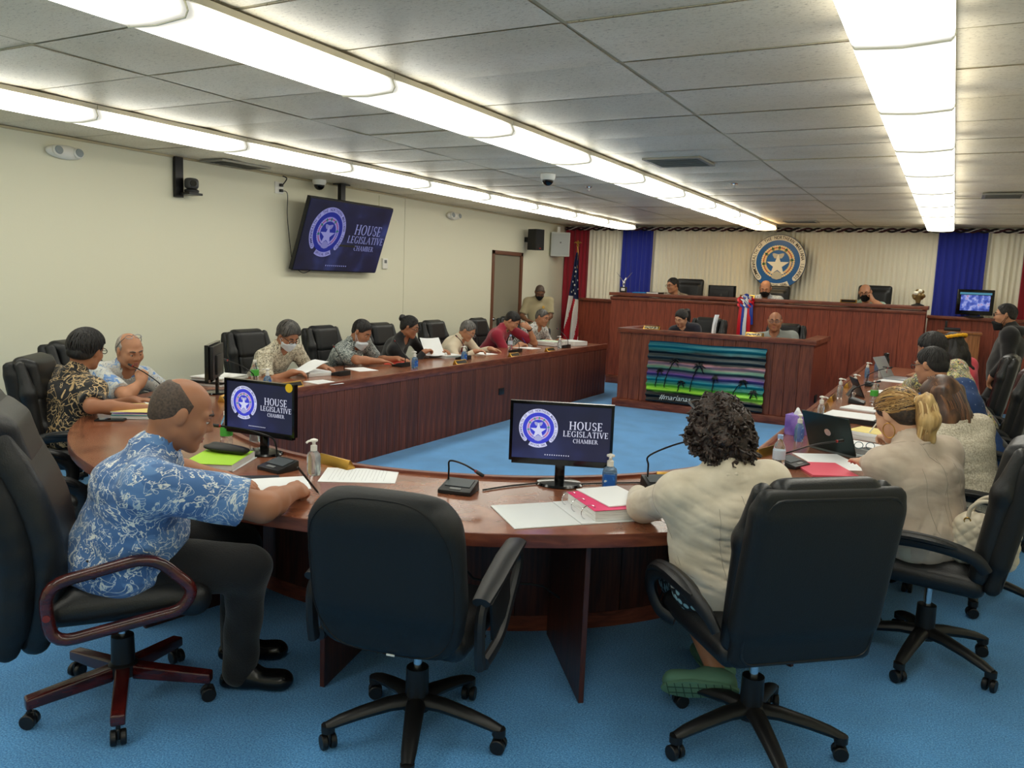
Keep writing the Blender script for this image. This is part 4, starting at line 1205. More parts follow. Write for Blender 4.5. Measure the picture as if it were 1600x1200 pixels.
def serif_word(s, size, cx, cz, d):
    """roman capitals with serifs drawn from strokes, standing in the XZ plane, centred on cx, cz"""
    T_, t_, sf = 0.15, 0.055, 0.05
    def rect_(x0, y0, x1, y1):
        return [(x0, y0), (x1, y0), (x1, y1), (x0, y1)]
    def stem(x, w, y0=0.0, y1=1.0, bot=True, top=True):
        o = [rect_(x - w / 2, y0, x + w / 2, y1)]
        if bot:
            o.append(rect_(x - w / 2 - 0.08, y0, x + w / 2 + 0.08, y0 + sf))
        if top:
            o.append(rect_(x - w / 2 - 0.08, y1 - sf, x + w / 2 + 0.08, y1))
        return o
    def ring(cx_, cy, rx, ry, a0, a1, thick, thin, n=20):
        o = []
        for i in range(n):
            p = []
            for a in (a0 + (a1 - a0) * i / n, a0 + (a1 - a0) * (i + 1) / n):
                a = R_(a); p.append((cx_ + rx * math.cos(a), cy + ry * math.sin(a), cx_ + (rx - thick) * math.cos(a), cy + (ry - thin) * math.sin(a)))
            o.append([(p[0][2], p[0][3]), (p[0][0], p[0][1]), (p[1][0], p[1][1]), (p[1][2], p[1][3])])
        return o
    def diag(x0, y0, x1, y1, w):
        return [[(x0 - w / 2, y0), (x0 + w / 2, y0), (x1 + w / 2, y1), (x1 - w / 2, y1)]]
    def G(c):
        if c == 'H': return stem(.15, T_) + stem(.70, T_) + [rect_(.15, .47, .70, .53)], .88
        if c == 'I': return stem(.15, T_), .34
        if c == 'E': return stem(.15, T_) + [rect_(.15, 0, .55, .06), rect_(.15, .47, .45, .53), rect_(.15, .94, .55, 1), rect_(.50, 0, .56, .2), rect_(.50, .8, .56, 1), rect_(.42, .4, .46, .6)], .66
        if c == 'L': return stem(.15, T_) + [rect_(.15, 0, .55, .06), rect_(.50, 0, .57, .24)], .64
        if c == 'T': return stem(.36, T_, top=False) + [rect_(.03, .94, .69, 1), rect_(.03, .76, .08, 1), rect_(.64, .76, .69, 1)], .74
        if c == 'U': return stem(.14, T_, .3, 1, bot=False) + stem(.66, t_ + .02, .3, 1, bot=False) + ring(.38, .32, .315, .33, 180, 360, .15, .07), .84
        if c == 'O': return ring(.42, .5, .40, .52, 0, 360, .16, .06, 32), .88
        if c == 'C': return ring(.42, .5, .40, .52, 48, 312, .16, .06, 26) + [rect_(.64, .70, .69, .95)], .78
        if c == 'G': return ring(.42, .5, .40, .52, 48, 312, .16, .06, 26) + [rect_(.64, .70, .69, .95), rect_(.58, .05, .72, .42), rect_(.50, .40, .80, .45)], .86
        if c == 'S': return ring(.28, .74, .24, .27, 40, 270, .12, .075, 18) + ring(.30, .26, .25, .27, -140, 90, .13, .075, 18) + [rect_(.44, .74, .49, .97), rect_(.07, .03, .12, .28)], .60
        if c == 'A': return diag(.08, 0, .42, 1, t_ + .02) + diag(.74, 0, .40, 1, T_) + [rect_(.2, .33, .62, .38), rect_(-.02, 0, .2, sf), rect_(.58, 0, .88, sf)], .86
        if c == 'V': return diag(.42, 0, .12, 1, T_) + diag(.42, 0, .72, 1, t_ + .02) + [rect_(-.02, 1 - sf, .28, 1), rect_(.60, 1 - sf, .84, 1)], .84
        if c == 'M': return stem(.12, t_ + .02) + stem(.86, T_) + diag(.48, .05, .14, 1, T_) + diag(.48, .05, .84, 1, t_ + .02), 1.06
        if c == 'B': return stem(.15, T_) + ring(.28, .74, .28, .26, -90, 90, .13, .055, 14) + ring(.30, .26, .32, .26, -90, 90, .14, .055, 14) + [rect_(.15, 0, .3, .055), rect_(.15, .485, .3, .535), rect_(.15, .945, .3, 1)], .70
        if c == 'R': return stem(.15, T_) + ring(.30, .74, .28, .26, -90, 90, .13, .055, 14) + [rect_(.15, .48, .32, .535), rect_(.15, .945, .32, 1)] + diag(.72, 0, .36, .5, T_) + [rect_(.6, 0, .86, sf)], .80
        return [], .3
    b = MB(); x = 0.0; polys = []
    for ch in s:
        q, adv = G(ch)
        polys += [[(px + x, py) for px, py in p] for p in q]; x += adv + 0.05
    for p in polys:
        ar = sum(p[i][0] * p[(i + 1) % 4][1] - p[(i + 1) % 4][0] * p[i][1] for i in range(4))
        if ar < 0:
            p = p[::-1]
        b.add([((px - x / 2) * size + cx, -d, (py - 0.5) * size + cz) for px, py in p], [(0, 1, 2, 3)])
    return b
def screen_content(parent, w, dim=False):
    """house-chamber slide on a unit-wide screen facing -Y, shared by every display through scaled copies"""
    if dim not in _SCR:
        hold = bpy.data.objects.new('screen', None); COL.objects.link(hold)
        d = 0.0012
        seal(hold, 0.205, (-0.235, -d, 0.035), SEAL_D if dim else SEAL_E, 0.0012)
        for s, size, z in (('HOUSE', 0.084, 0.080), ('LEGISLATIVE', 0.060, -0.006), ('CHAMBER', 0.042, -0.078)):
            serif_word(s, size, 0.252, z, d * 2).build('slide_lettering', TXT_D if dim else TXT_E, hold, smooth=False)
        b = MB()
        for i in range(11):
            flat(b, [(-0.16 + i * 0.024 + dx, -0.243 + dz) for dx, dz in ((0, 0), (0.010, 0), (0.010, 0.010), (0, 0.010))], d * 1.5, d * 2)
        b.build('taskbar_icons', TXT_D if dim else TXT_E, hold, smooth=False)
        _SCR[dim] = [(c.name.split('.')[0], c.data) for c in hold.children]
        for c in list(hold.children):
            bpy.data.objects.remove(c)
        bpy.data.objects.remove(hold)
    for nm, me in _SCR[dim]:
        o = link(nm, me, None, parent); o.scale = (w, w, w)
def monitor(loc, rz, label, w=0.44, content=True, tilt=0.0, foot=True, name='computer_monitor', lift=0.10, sticker=False):
    t = thing(name, label, 'monitor', loc, rz)
    h = w * 0.5625
    bz = 0.013
    zc = lift + h / 2 + 0.022
    b = MB()
    b.box((-w / 2 - bz / 2, 0, zc), (bz, 0.026, h + 2 * bz)); b.box((w / 2 + bz / 2, 0, zc), (bz, 0.026, h + 2 * bz))
    b.box((0, 0, zc + h / 2 + bz / 2), (w, 0.026, bz)); b.box((0, 0, zc - h / 2 - bz), (w, 0.026, 2 * bz))
    GL = mat('gloss_black', rgb(10, 10, 12), 0.12)
    b.build('bezel', GL, t, smooth=False)
    b = MB(); b.box((0, 0.026, zc), (w - 0.02, 0.03, h), taper=(0.96, 1)); b.box((0, 0.045, zc - 0.02), (w * 0.55, 0.022, h * 0.6)); b.build('back_shell', BLACKP, t, bevel=0.006)
    s = MB(); s.box((0, -0.004, 0), (w, 0.006, h))
    so = s.build('screen', BG_E if content else mat('dark_screen', rgb(12, 12, 16), 0.15), t, smooth=False); so.location = (0, 0, zc)
    if content:
        hold = so
        for nm, me in (screen_content(so, w) or []):
            pass
        for c in so.children:
            c.location = (0, -0.0075, 0)
    b = MB(); b.box((0, 0.03, (lift + 0.04) / 2 + 0.005), (0.045, 0.02, lift + 0.06)); b.build('neck', GL, t, bevel=0.004)
    b = MB(); b.lathe([(0.105, 0.0), (0.108, 0.004), (0.100, 0.012), (0.03, 0.018)], 28); 
    for v in b.v:
        v[:, 1] = v[:, 1] * 0.82 + 0.02
    b.build('foot', GL, t)
    if sticker:
        MB().cyl((w / 2 - 0.018, -0.014, zc + h / 2 - 0.004), (w / 2 - 0.018, -0.0155, zc + h / 2 - 0.004), 0.022, 18).build('sticker', mat('sticker_yellow', rgb(238, 198, 30), 0.5), t)
    return t
monitor((-1.49, 3.24, TZ), R_(22), 'monitor showing the house slide, standing at the middle of the curved table')
monitor((-2.98, 2.88, TZ), R_(4), 'monitor with a round yellow sticker on its top corner', w=0.42, sticker=True)
monitor((-4.72, 4.10, TZ), R_(-52), 'monitor seen edge-on beside the stacked books near the cream wall', w=0.42, content=False)
mo = monitor((-3.15, 12.55, 1.475), R_(180), 'black monitor seen from behind on the dais with a round maker\'s mark', w=0.40, content=False, lift=-0.03)
mo.location.z = 1.42
MB().tube([(0.014 * math.cos(t), 0.058, 0.085 + 0.014 * math.sin(t)) for t in np.linspace(0, 2 * PI, 17)[:-1]], 0.0016, 5, closed=True).build('maker_mark', GREYP, mo)
# wall television, hung from the ceiling and tipped forwards
tv = thing('wall_television', 'big flat television with the house slide, tipped forward beside the cream wall', 'television', (-6.11, 7.20, 2.02), rot=(R_(19), 0, PI / 2))
TW = 1.40; TH = TW * 0.5625
MB().box((0, 0.03, 0), (TW + 0.02, 0.05, TH + 0.03)).build('case', BLACKP, tv, bevel=0.006)
so = MB().box((0, 0.0, 0), (TW, 0.012, TH)).build('screen', BG_D, tv, smooth=False)
screen_content(so, TW, True)
for c in so.children:
    c.location = (0, -0.0065, 0)
mt = thing('television_mount', 'black ceiling pole and arm holding the wall television', 'mount', (-6.22, 7.25, 2.0))
MB().box((0, 0, 0.32), (0.05, 0.075, 0.61)).build('pole', BLACKM, mt, smooth=False)
MB().box((0.045, 0, 0.02), (0.09, 0.30, 0.20)).build('plate', BLACKM, mt, smooth=False)
MB().box((0, 0, 0.618), (0.12, 0.16, 0.012)).build('ceiling_plate', BLACKM, mt, smooth=False)
# small television on the low wall
tv2 = thing('small_television', 'small television showing a blue slide on the low wall by the drape', 'television', (0.28, 13.24, 1.335), R_(8))
MB().box((0, 0.03, 0.215), (0.47, 0.06, 0.36)).build('case', mat('gloss_black', None, 0), tv2, bevel=0.01)
def tv2mat():
    m = bpy.data.materials.new('small_tv_picture'); m.use_nodes = True; nt = m.node_tree; b = nt.nodes['Principled BSDF']
    tc = nt.nodes.new('ShaderNodeTexCoord'); n = nt.nodes.new('ShaderNodeTexNoise'); n.inputs['Scale'].default_value = 14; n.inputs['Detail'].default_value = 3
    nt.links.new(tc.outputs['Object'], n.inputs['Vector'])
    r = ramp(nt, [(0.35, (0.02, 0.04, 0.30)), (0.5, (0.08, 0.14, 0.60)), (0.62, (0.45, 0.50, 0.90)), (0.70, (0.5, 0.08, 0.25))]); nt.links.new(n.outputs['Fac'], r.inputs['Fac'])
    nt.links.new(r.outputs[0], b.inputs['Emission Color']); b.inputs['Emission Strength'].default_value = 0.8; b.inputs['Base Color'].default_value = (0.01, 0.01, 0.02, 1); b.inputs['Roughness'].default_value = 0.2
    return m
MB().box((0, -0.004, 0.205), (0.37, 0.006, 0.22)).build('screen', tv2mat(), tv2, smooth=False)
MB().box((0, -0.004, 0.338), (0.40, 0.006, 0.03)).build('toolbar', emit_mat('toolbar_cyan', (0.10, 0.30, 0.42), 0.8), tv2, smooth=False)
b = MB(); b.lathe([(0.13, 0), (0.13, 0.012), (0.05, 0.025)], 20); b.box((0, 0.03, 0.03), (0.10, 0.05, 0.06)); b.build('stand', BLACKP, tv2)

# ------------------------------------------------------------------ desk things
def rnd_rect(w, h, r, n=4):
    out = []
    for cx, cy, a0 in ((w / 2 - r, h / 2 - r, 0), (-w / 2 + r, h / 2 - r, 90), (-w / 2 + r, -h / 2 + r, 180), (w / 2 - r, -h / 2 + r, 270)):
        for k in range(n + 1):
            a = R_(a0 + 90 * k / n); out.append((cx + r * math.cos(a), cy + r * math.sin(a)))
    return out
GEL_B = mat('gel_blue', rgb(150, 196, 236), 0.08, trans=0.75, ior=1.33)
GEL_C = mat('gel_clear', rgb(226, 234, 238), 0.06, trans=0.85, ior=1.33)
LBL_B = noise_mat('label_blue', [(0.40, rgb(30, 96, 186)), (0.55, rgb(48, 126, 214)), (0.62, rgb(214, 228, 240))], scale=40, detail=1, rough=0.4, interp='CONSTANT')
def sanitizer(blue=True):
    t = thing('sanitizer_bottle', 'x', 'bottle')
    b = MB(); secs = [(0.0, 0.86), (0.006, 1.0), (0.085, 1.0), (0.100, 0.86), (0.110, 0.5), (0.115, 0.36)]
    base = rnd_rect(0.066, 0.042, 0.014)
    n = len(base)
    V = [(x * s, y * s, z) for z, s in secs for x, y in base]
    F = [(i * n + k, i * n + (k + 1) % n, (i + 1) * n + (k + 1) % n, (i + 1) * n + k) for i in range(len(secs) - 1) for k in range(n)] + [tuple(range(n - 1, -1, -1)), tuple((len(secs) - 1) * n + k for k in range(n))]
    b.add(V, F); b.build('bottle', GEL_B if blue else GEL_C, t)
    if blue:
        for s in (-1, 1):
            MB().box((0, s * 0.0216, 0.046), (0.05, 0.0012, 0.062)).build('label', LBL_B, t, smooth=False)
    b = MB(); b.lathe([(0.015, 0.112), (0.015, 0.136), (0.011, 0.138), (0.0075, 0.140), (0.0075, 0.155)], 14); b.build('pump_collar', WHITEP, t)
    b = MB(); b.lathe([(0.008, 0.152), (0.018, 0.156), (0.018, 0.163), (0.006, 0.168)], 14); b.tube([(0, 0, 0.160), (0, -0.03, 0.160), (0, -0.042, 0.153)], 0.005, 6); b.build('pump_head', WHITEP, t)
    return t
def water_bottle(label_mat):
    t = thing('water_bottle', 'x', 'bottle')
    MB().lathe([(0.026, 0), (0.031, 0.006), (0.031, 0.05), (0.029, 0.055), (0.031, 0.06), (0.031, 0.115), (0.026, 0.140), (0.014, 0.160), (0.0125, 0.175)], 18).build('bottle', mat('clear_plastic', rgb(240, 246, 248), 0.04, trans=0.92, ior=1.25), t)
    MB().lathe([(0.0318, 0.066), (0.0320, 0.070), (0.0320, 0.108), (0.0318, 0.112)], 18).build('label', label_mat, t)
    MB().lathe([(0.0145, 0.172), (0.0145, 0.190), (0.012, 0.192)], 14).build('cap', mat('cap_pale_blue', rgb(150, 180, 226), 0.4) if label_mat.name != 'label_green' else WHITEP, t)
    return t
LBL_W = mat('label_pale', rgb(196, 208, 226), 0.5); LBL_G = mat('label_green', rgb(78, 176, 66), 0.5)
def microphone(p0, bend, tip, loc, rz, label):
    """conference microphone: wedge base and gooseneck; p0, bend, tip in local coordinates"""
    t = thing('conference_microphone', label, 'microphone', loc, rz, 'gooseneck conference microphones')
    b = MB(); w, d = 0.075, 0.062
    b.add([(-w, -d, 0), (w, -d, 0), (w, d, 0), (-w, d, 0), (-w, -d, 0.018), (w, -d, 0.018), (w * 0.94, d, 0.046), (-w * 0.94, d, 0.046)], [(0, 3, 2, 1), (4, 5, 6, 7), (0, 1, 5, 4), (1, 2, 6, 5), (2, 3, 7, 6), (3, 0, 4, 7)])
    b.build('base', BLACKP, t, bevel=0.005)
    sl = math.atan2(0.028, 2 * d)
    MB().box((0, 0.012, 0.0368), (0.115, 0.07, 0.003), rotx(sl)).build('grille', mat('mic_grey', rgb(74, 80, 84), 0.5), t)
    MB().box((0.0, -0.042, 0.0235), (0.05, 0.016, 0.004), rotx(sl)).build('button', GREYP, t)
    pts = smooth_path([p0, (p0[0] + (bend[0] - p0[0]) * 0.1, p0[1] + (bend[1] - p0[1]) * 0.1, p0[2] + (bend[2] - p0[2]) * 0.6), bend, ((bend[0] + tip[0]) / 2, (bend[1] + tip[1]) / 2, (bend[2] + tip[2]) / 2 + 0.01), tip], 22)
    MB().tube(pts, 0.0042, 7).build('gooseneck', BLACKM, t)
    d_ = unit(np.array(tip) - np.array(pts[-3]))
    h = MB().cyl(np.array(tip) - d_ * 0.005, np.array(tip) + d_ * 0.034, 0.0085, 10).build('mic_head', BLACKP, t, bevel=0.002, bevel_seg=1)
    MB().cyl(np.array(tip) - d_ * 0.012, np.array(tip) - d_ * 0.004, 0.0075, 10).build('light_ring', mat('ring_red', rgb(150, 30, 30), 0.4), h)
    return t
def P_(x, y, z=TZ):
    return (x, y, z)
microphone((-0.06, 0.03, 0.03), (-0.055, 0.03, 0.125), (0.09, -0.02, 0.10), P_(-1.80, 2.88), R_(12), 'conference microphone with a low bent neck in front of the empty round-backed chair')
microphone((-0.05, 0.03, 0.03), (-0.05, 0.03, 0.14), (0.13, -0.06, 0.235), P_(-1.10, 3.50), R_(40), 'conference microphone with its neck rising beside the curly-haired woman')
microphone((-0.06, 0.04, 0.03), (-0.08, 0.02, 0.14), (-0.28, -0.12, 0.185), P_(-2.68, 2.70), R_(-6), 'conference microphone in front of the man in the blue island-print shirt')
microphone((-0.04, 0.04, 0.03), (-0.02, 0.0, 0.08), (0.24, -0.12, 0.13), P_(-0.66, 4.36), R_(70), 'conference microphone with its neck crossing the dark laptop')
microphone((0, 0.04, 0.03), (0, 0.02, 0.12), (-0.06, -0.22, 0.22), P_(-4.72, 3.62), R_(-70), 'conference microphone reaching towards the laughing man')
GLAB = ['conference microphone before the man in the white face mask', 'conference microphone before the man in the grey print shirt', 'conference microphone between the woman in black and the elderly man', 'conference microphone before the man in the crimson shirt', 'conference microphone by the white binders of the crop-haired man']
for (x, y), lb in zip(((-4.76, 5.55), (-4.80, 6.52), (-4.74, 7.60), (-4.76, 8.86), (-4.62, 10.02)), GLAB):
    microphone((0, 0.05, 0.03), (0.02, 0.03, 0.14), (-0.10, -0.16, 0.24), P_(x, y), R_(-90), lb)
microphone((0, 0.05, 0.03), (0.02, 0.03, 0.12), (0.06, -0.16, 0.20), P_(-4.80, 4.52), R_(-80), 'conference microphone beside the pale green water bottle and stacked books')
for (x, y), lb in zip(((-0.62, 7.20), (-0.62, 8.62)), ('conference microphone beside the upright tablet', 'conference microphone among the far bottles before the flower-crowned woman')):
    microphone((0, 0.05, 0.03), (-0.02, 0.03, 0.12), (-0.08, -0.14, 0.2), P_(x, y), R_(90), lb)
SB, SCl = sanitizer(True), sanitizer(False)
for o, x, y, rz, lb in ((SB, -1.27, 3.30, 20, 'blue hand sanitizer pump bottle beside the slide monitor'), (SCl, -2.49, 2.73, -10, 'clear hand sanitizer pump bottle by the writing hand'), (SB, -0.75, 5.12, 80, 'blue hand sanitizer pump bottle in front of the purple tissue box'),
    (SB, -4.55, 4.47, -70, 'blue hand sanitizer pump bottle beside the pale green water bottle'), (SCl, -3.18, 3.04, 0, 'clear hand sanitizer pump bottle behind the green-labelled water bottle'), (SB, -4.62, 6.50, -90, 'blue hand sanitizer pump bottle before the man in the grey print shirt'),
    (SB, -4.62, 7.42, -90, 'blue hand sanitizer pump bottle before the woman in black'), (SCl, -4.62, 9.86, -90, 'clear hand sanitizer pump bottle by the white binders'),
    (SCl, -0.76, 6.12, 90, 'clear hand sanitizer pump bottle nearest behind the dark laptop'), (SCl, -0.79, 7.50, 90, 'clear hand sanitizer pump bottle beside the upright tablet'), (SCl, -0.72, 7.98, 90, 'tall clear hand sanitizer pump bottle just past the upright tablet'), (SB, -0.74, 9.44, 90, 'blue hand sanitizer pump bottle before the round-badged cup'), (SB, -0.71, 10.3, 90, 'blue hand sanitizer pump bottle farthest along the table, beside the flask'), (SB, -0.98, 3.94, 60, 'blue hand sanitizer pump bottle half hidden by the cream jacket')):
    place(o, USED, P_(x, y), R_(rz), lb, 'pump bottles of hand sanitizer')
WBW, WBG = water_bottle(LBL_W), water_bottle(LBL_G)
for o, x, y, lb in ((WBW, -0.70, 4.18, 'clear water bottle with pale blue cap beside the cream jacket'), (WBG, -3.22, 2.88, 'green-labelled water bottle beside the stickered monitor'), (WBG, -4.88, 4.66, 'pale green water bottle before the man in the white mask'), (WBG, -0.50, 7.28, 'green-labelled water bottle before the man in dotted blue'), (WBW, -4.98, 9.12, 'water bottle before the man in the crimson shirt')):
    place(o, USED, P_(x, y), 0, lb, 'small water bottles')
def nameplate(loc, rz, label, face=None):
    t = thing('nameplate', label, 'nameplate', loc, rz, 'gilt nameplates')
    b = MB(); b.add([(-0.11, -0.028, 0), (0.11, -0.028, 0), (0.11, 0.028, 0), (-0.11, 0.028, 0), (-0.11, 0.004, 0.046), (0.11, 0.004, 0.046), (0.11, 0.012, 0.046), (-0.11, 0.012, 0.046)], [(0, 3, 2, 1), (4, 5, 6, 7), (0, 1, 5, 4), (1, 2, 6, 5), (2, 3, 7, 6), (3, 0, 4, 7)])
    b.build('holder', GOLD, t, bevel=0.002)
    MB().box((0, -0.0132, 0.0235), (0.19, 0.002, 0.034), rotx(R_(-34.8))).build('plate', face or mat('plate_black', rgb(30, 26, 22), 0.3), t)
    return t
for x, y, rz, lb in ((-2.52, 2.92, 170, 'gilt nameplate behind the clear pump bottle at the curve'), (-1.06, 3.66, 212, 'gilt nameplate behind the microphone of the curly-haired woman'), (-0.84, 4.56, 255, 'gilt nameplate behind the clear water bottle with the pale cap'), (-4.52, 4.70, 90, 'gilt nameplate beside the blue bottle and stacked books'), (-4.50, 7.16, 90, 'gilt nameplate before the woman in black'), (-4.50, 8.35, 90, 'gilt nameplate before the elderly man'), (-4.52, 9.36, 90, 'gilt nameplate before the man in the crimson shirt'),
    (-0.80, 6.60, 270, 'gilt nameplate along the inner edge just past the dark laptop'), (-0.82, 7.22, 270, 'gilt nameplate along the inner edge before the tablet'), (-0.82, 8.35, 270, 'gilt nameplate along the inner edge past the tablet'), (-4.40, 3.94, 120, 'gilt nameplate beside the edge-on monitor')):
    nameplate(P_(x, y), R_(rz), lb)
def sheet(pts, label, name='paper_sheet', m=None, thick=0.003, cat='paper', z=TZ, lines=False, group='loose papers'):
    """papers lying on the table between four corner points"""
    c = np.mean(np.array(pts), 0)
    t = thing(name, label, cat, (c[0], c[1], z), group=group)
    o = MB().prism([(x - c[0], y - c[1]) for x, y in pts], 0.0005, thick).build('page', m or PAPER, t, smooth=False)
    if lines:
        p = np.array(pts) - c
        b = MB()
        for k in range(16):
            f0 = 0.12 + 0.048 * k
            a = p[0] * (1 - f0) + p[3] * f0; e = p[1] * (1 - f0) + p[2] * f0
            a, e = a * 0.88 + e * 0.12, e * (0.88 - 0.2 * (k % 3 == 2)) + a * (0.12 + 0.2 * (k % 3 == 2))
            n = unit(np.array([-(e - a)[1], (e - a)[0]])) * 0.0008
            b.add([(*(a - n), thick + 0.0004), (*(e - n), thick + 0.0004), (*(e + n), thick + 0.0004), (*(a + n), thick + 0.0004)], [(0, 1, 2, 3)])
        b.build('text_lines', mat('print_grey', rgb(190, 190, 194), 0.9), t, smooth=False)
    return t
def rect(cx, cy, w, h, a):
    a = R_(a); c, s = math.cos(a), math.sin(a)
    return [(cx + c * x - s * y, cy + s * x + c * y) for x, y in ((-w / 2, -h / 2), (w / 2, -h / 2), (w / 2, h / 2), (-w / 2, h / 2))]
sheet(rect(-2.31, 2.84, 0.26, 0.34, -58), 'white printed sheet beside the writing hand', lines=True)
sheet(rect(-2.50, 2.50, 0.22, 0.28, -40), 'white papers under the forearm of the man in blue print')
sheet(rect(-2.63, 2.46, 0.21, 0.26, -50), 'dark folder edge under the near papers', 'folder', mat('folder_dark', rgb(40, 42, 48), 0.6), 0.002, 'folder')
sheet(rect(-4.66, 3.42, 0.22, 0.28, 20), 'white sheet beside the yellow-topped folder stack')
sheet(rect(-4.53, 5.08, 0.20, 0.28, 80), 'single white sheet before the masked man', lines=True)
sheet(rect(-4.90, 6.02, 0.21, 0.28, 70), 'white sheet between the masked man and the grey print shirt')
sheet(rect(-5.02, 6.70, 0.22, 0.30, 40), 'red folder under the hands of the man in grey print', 'folder', mat('folder_red', rgb(196, 60, 44), 0.5), 0.004, 'folder')
sheet(rect(-4.92, 8.34, 0.22, 0.28, 80), 'papers under the hands of the elderly man')
sheet(rect(-4.93, 9.50, 0.22, 0.30, 85), 'white sheet under the pen hand of the man in crimson', thick=0.006)
sheet(rect(-0.50, 4.60, 0.40, 0.26, -58), 'long white sheets beside the dark laptop', lines=True)
sheet(rect(-0.50, 4.36, 0.24, 0.30, 30), 'pink folder lying before the ponytailed woman', 'folder', mat('folder_pink', rgb(226, 92, 112), 0.5), 0.010, 'folder')
sheet(rect(-0.36, 5.22, 0.22, 0.30, 70), 'white sheet under the folded spectacles', thick=0.004)
sheet(rect(-0.52, 6.86, 0.24, 0.32, 75), 'white papers before the man in dotted blue', thick=0.010)
sheet(rect(-0.45, 8.2, 0.24, 0.30, 80), 'white papers past the green-labelled bottle')
sheet(rect(-0.45, 9.3, 0.24, 0.30, 80), 'white papers before the round-badged cup')
def stack(cx, cy, a, layers, label, name='paper_stack', cat='stack', w=0.24, h=0.31, seed=0):
    """bound stack: each layer a part"""
    r = random.Random(seed)
    t = thing(name, label, cat, (cx, cy, TZ), R_(a), 'stacks of papers and binders')
    z = 0.0005
    for nm, th, m in layers:
        dx, dy, da = r.uniform(-0.008, 0.008), r.uniform(-0.008, 0.008), r.uniform(-0.05, 0.05)
        o = MB().box((0, 0, th / 2), (w - r.uniform(0, 0.02), h - r.uniform(0, 0.02), th)).build(nm, m, t, bevel=0.0015, bevel_seg=1)
        o.location = (dx, dy, z); o.rotation_euler = (0, 0, da)
        z += th + 0.0004
    return t
FY, FP, FT, FB = mat('card_yellow', rgb(232, 212, 130), 0.6), mat('card_purple', rgb(120, 80, 170), 0.6), mat('card_teal', rgb(60, 160, 170), 0.6), mat('binder_black', rgb(26, 26, 28), 0.5)
PE = noise_mat('page_edges', [(0.4, rgb(206, 206, 204)), (0.6, rgb(238, 238, 236))], scale=30, vec_scale=(0.3, 0.3, 12), rough=0.8)
FG, FW = mat('card_lime', rgb(176, 226, 60), 0.6), mat('binder_white', rgb(226, 230, 232), 0.45)
stack(-4.32, 3.20, 35, [('pages', 0.022, PE), ('teal_card', 0.004, FT), ('pages', 0.010, PE), ('purple_card', 0.003, FP), ('pages', 0.004, PE), ('yellow_card', 0.003, FY)], 'yellow-topped folder stack with purple and teal edges near the table rim', seed=1, w=0.25, h=0.32)
stack(-2.98, 2.62, 28, [('binder_cover', 0.003, FW), ('pages', 0.028, PE), ('lime_card', 0.003, FG)], 'lime-topped binder behind the forearm of the man in blue', seed=2)
stack(-5.06, 4.46, 10, [('pages', 0.02, PE), ('book', 0.018, FB), ('pages', 0.016, PE), ('cover', 0.003, mat('card_olive', rgb(186, 190, 120), 0.6)), ('pages', 0.010, PE)], 'stacked books and reports before the cream wall', seed=3, w=0.30, h=0.34)
stack(-4.98, 5.42, 75, [('pages', 0.024, PE), ('pages', 0.012, PAPER)], 'thick report open under the masked man\'s hands', seed=4)
stack(-5.0, 7.62, 70, [('pages', 0.02, PE), ('teal_card', 0.003, FT), ('pages', 0.014, PE)], 'stapled bundle below the page held by the woman in black', seed=5)
stack(-4.92, 10.18, 80, [('binder_cover', 0.004, FB), ('pages', 0.035, PE), ('pages', 0.02, PAPER), ('cover', 0.003, mat('card_mint', rgb(206, 226, 206), 0.6))], 'open binder before the crop-haired man', seed=6, w=0.27, h=0.34)
stack(-4.72, 10.52, 70, [('binder_cover', 0.004, FW), ('pages', 0.055, PE), ('binder_cover', 0.004, FW)], 'closed white ring binder at the far end by the flag', seed=7, w=0.27, h=0.31)
stack(-0.33, 5.50, 75, [('pages', 0.03, PE), ('pages', 0.02, PAPER), ('yellow_card', 0.003, FY)], 'white stack with a yellow note beside the ponytailed woman', seed=8)
stack(-0.55, 6.20, 85, [('case', 0.035, FB), ('pages', 0.006, PAPER)], 'black zip case with papers past the dark laptop', seed=9, w=0.30, h=0.36)
# page held up by the woman in black
pg = thing('paper_sheet', 'white page held upright by the woman in black', 'paper', (-4.98, 7.40, 0.76))
b = MB(); b.grid(lambda u_, v_: ((u_ - 0.5) * 0.24, 0.05 * v_ + 0.02 * math.sin(PI * u_), 0.24 * v_), 8, 6); b.grid(lambda u_, v_: ((u_ - 0.5) * 0.24, 0.05 * v_ + 0.02 * math.sin(PI * u_) + 0.002, 0.24 * v_), 8, 6, flip=True)
b.build('page', PAPER, pg); pg.rotation_euler = (R_(-30), 0, R_(62))
pg = thing('paper_sheet', 'curled page lifted by the man in the white mask', 'paper', (-4.97, 5.22, 0.755))
b = MB(); b.grid(lambda u_, v_: ((u_ - 0.5) * 0.22, 0.26 * v_, 0.09 * math.sin(v_ * 1.5) ** 2), 5, 9); b.grid(lambda u_, v_: ((u_ - 0.5) * 0.22, 0.26 * v_, 0.09 * math.sin(v_ * 1.5) ** 2 + 0.002), 5, 9, flip=True)
b.build('page', PAPER, pg); pg.rotation_euler = (0, 0, R_(-15))
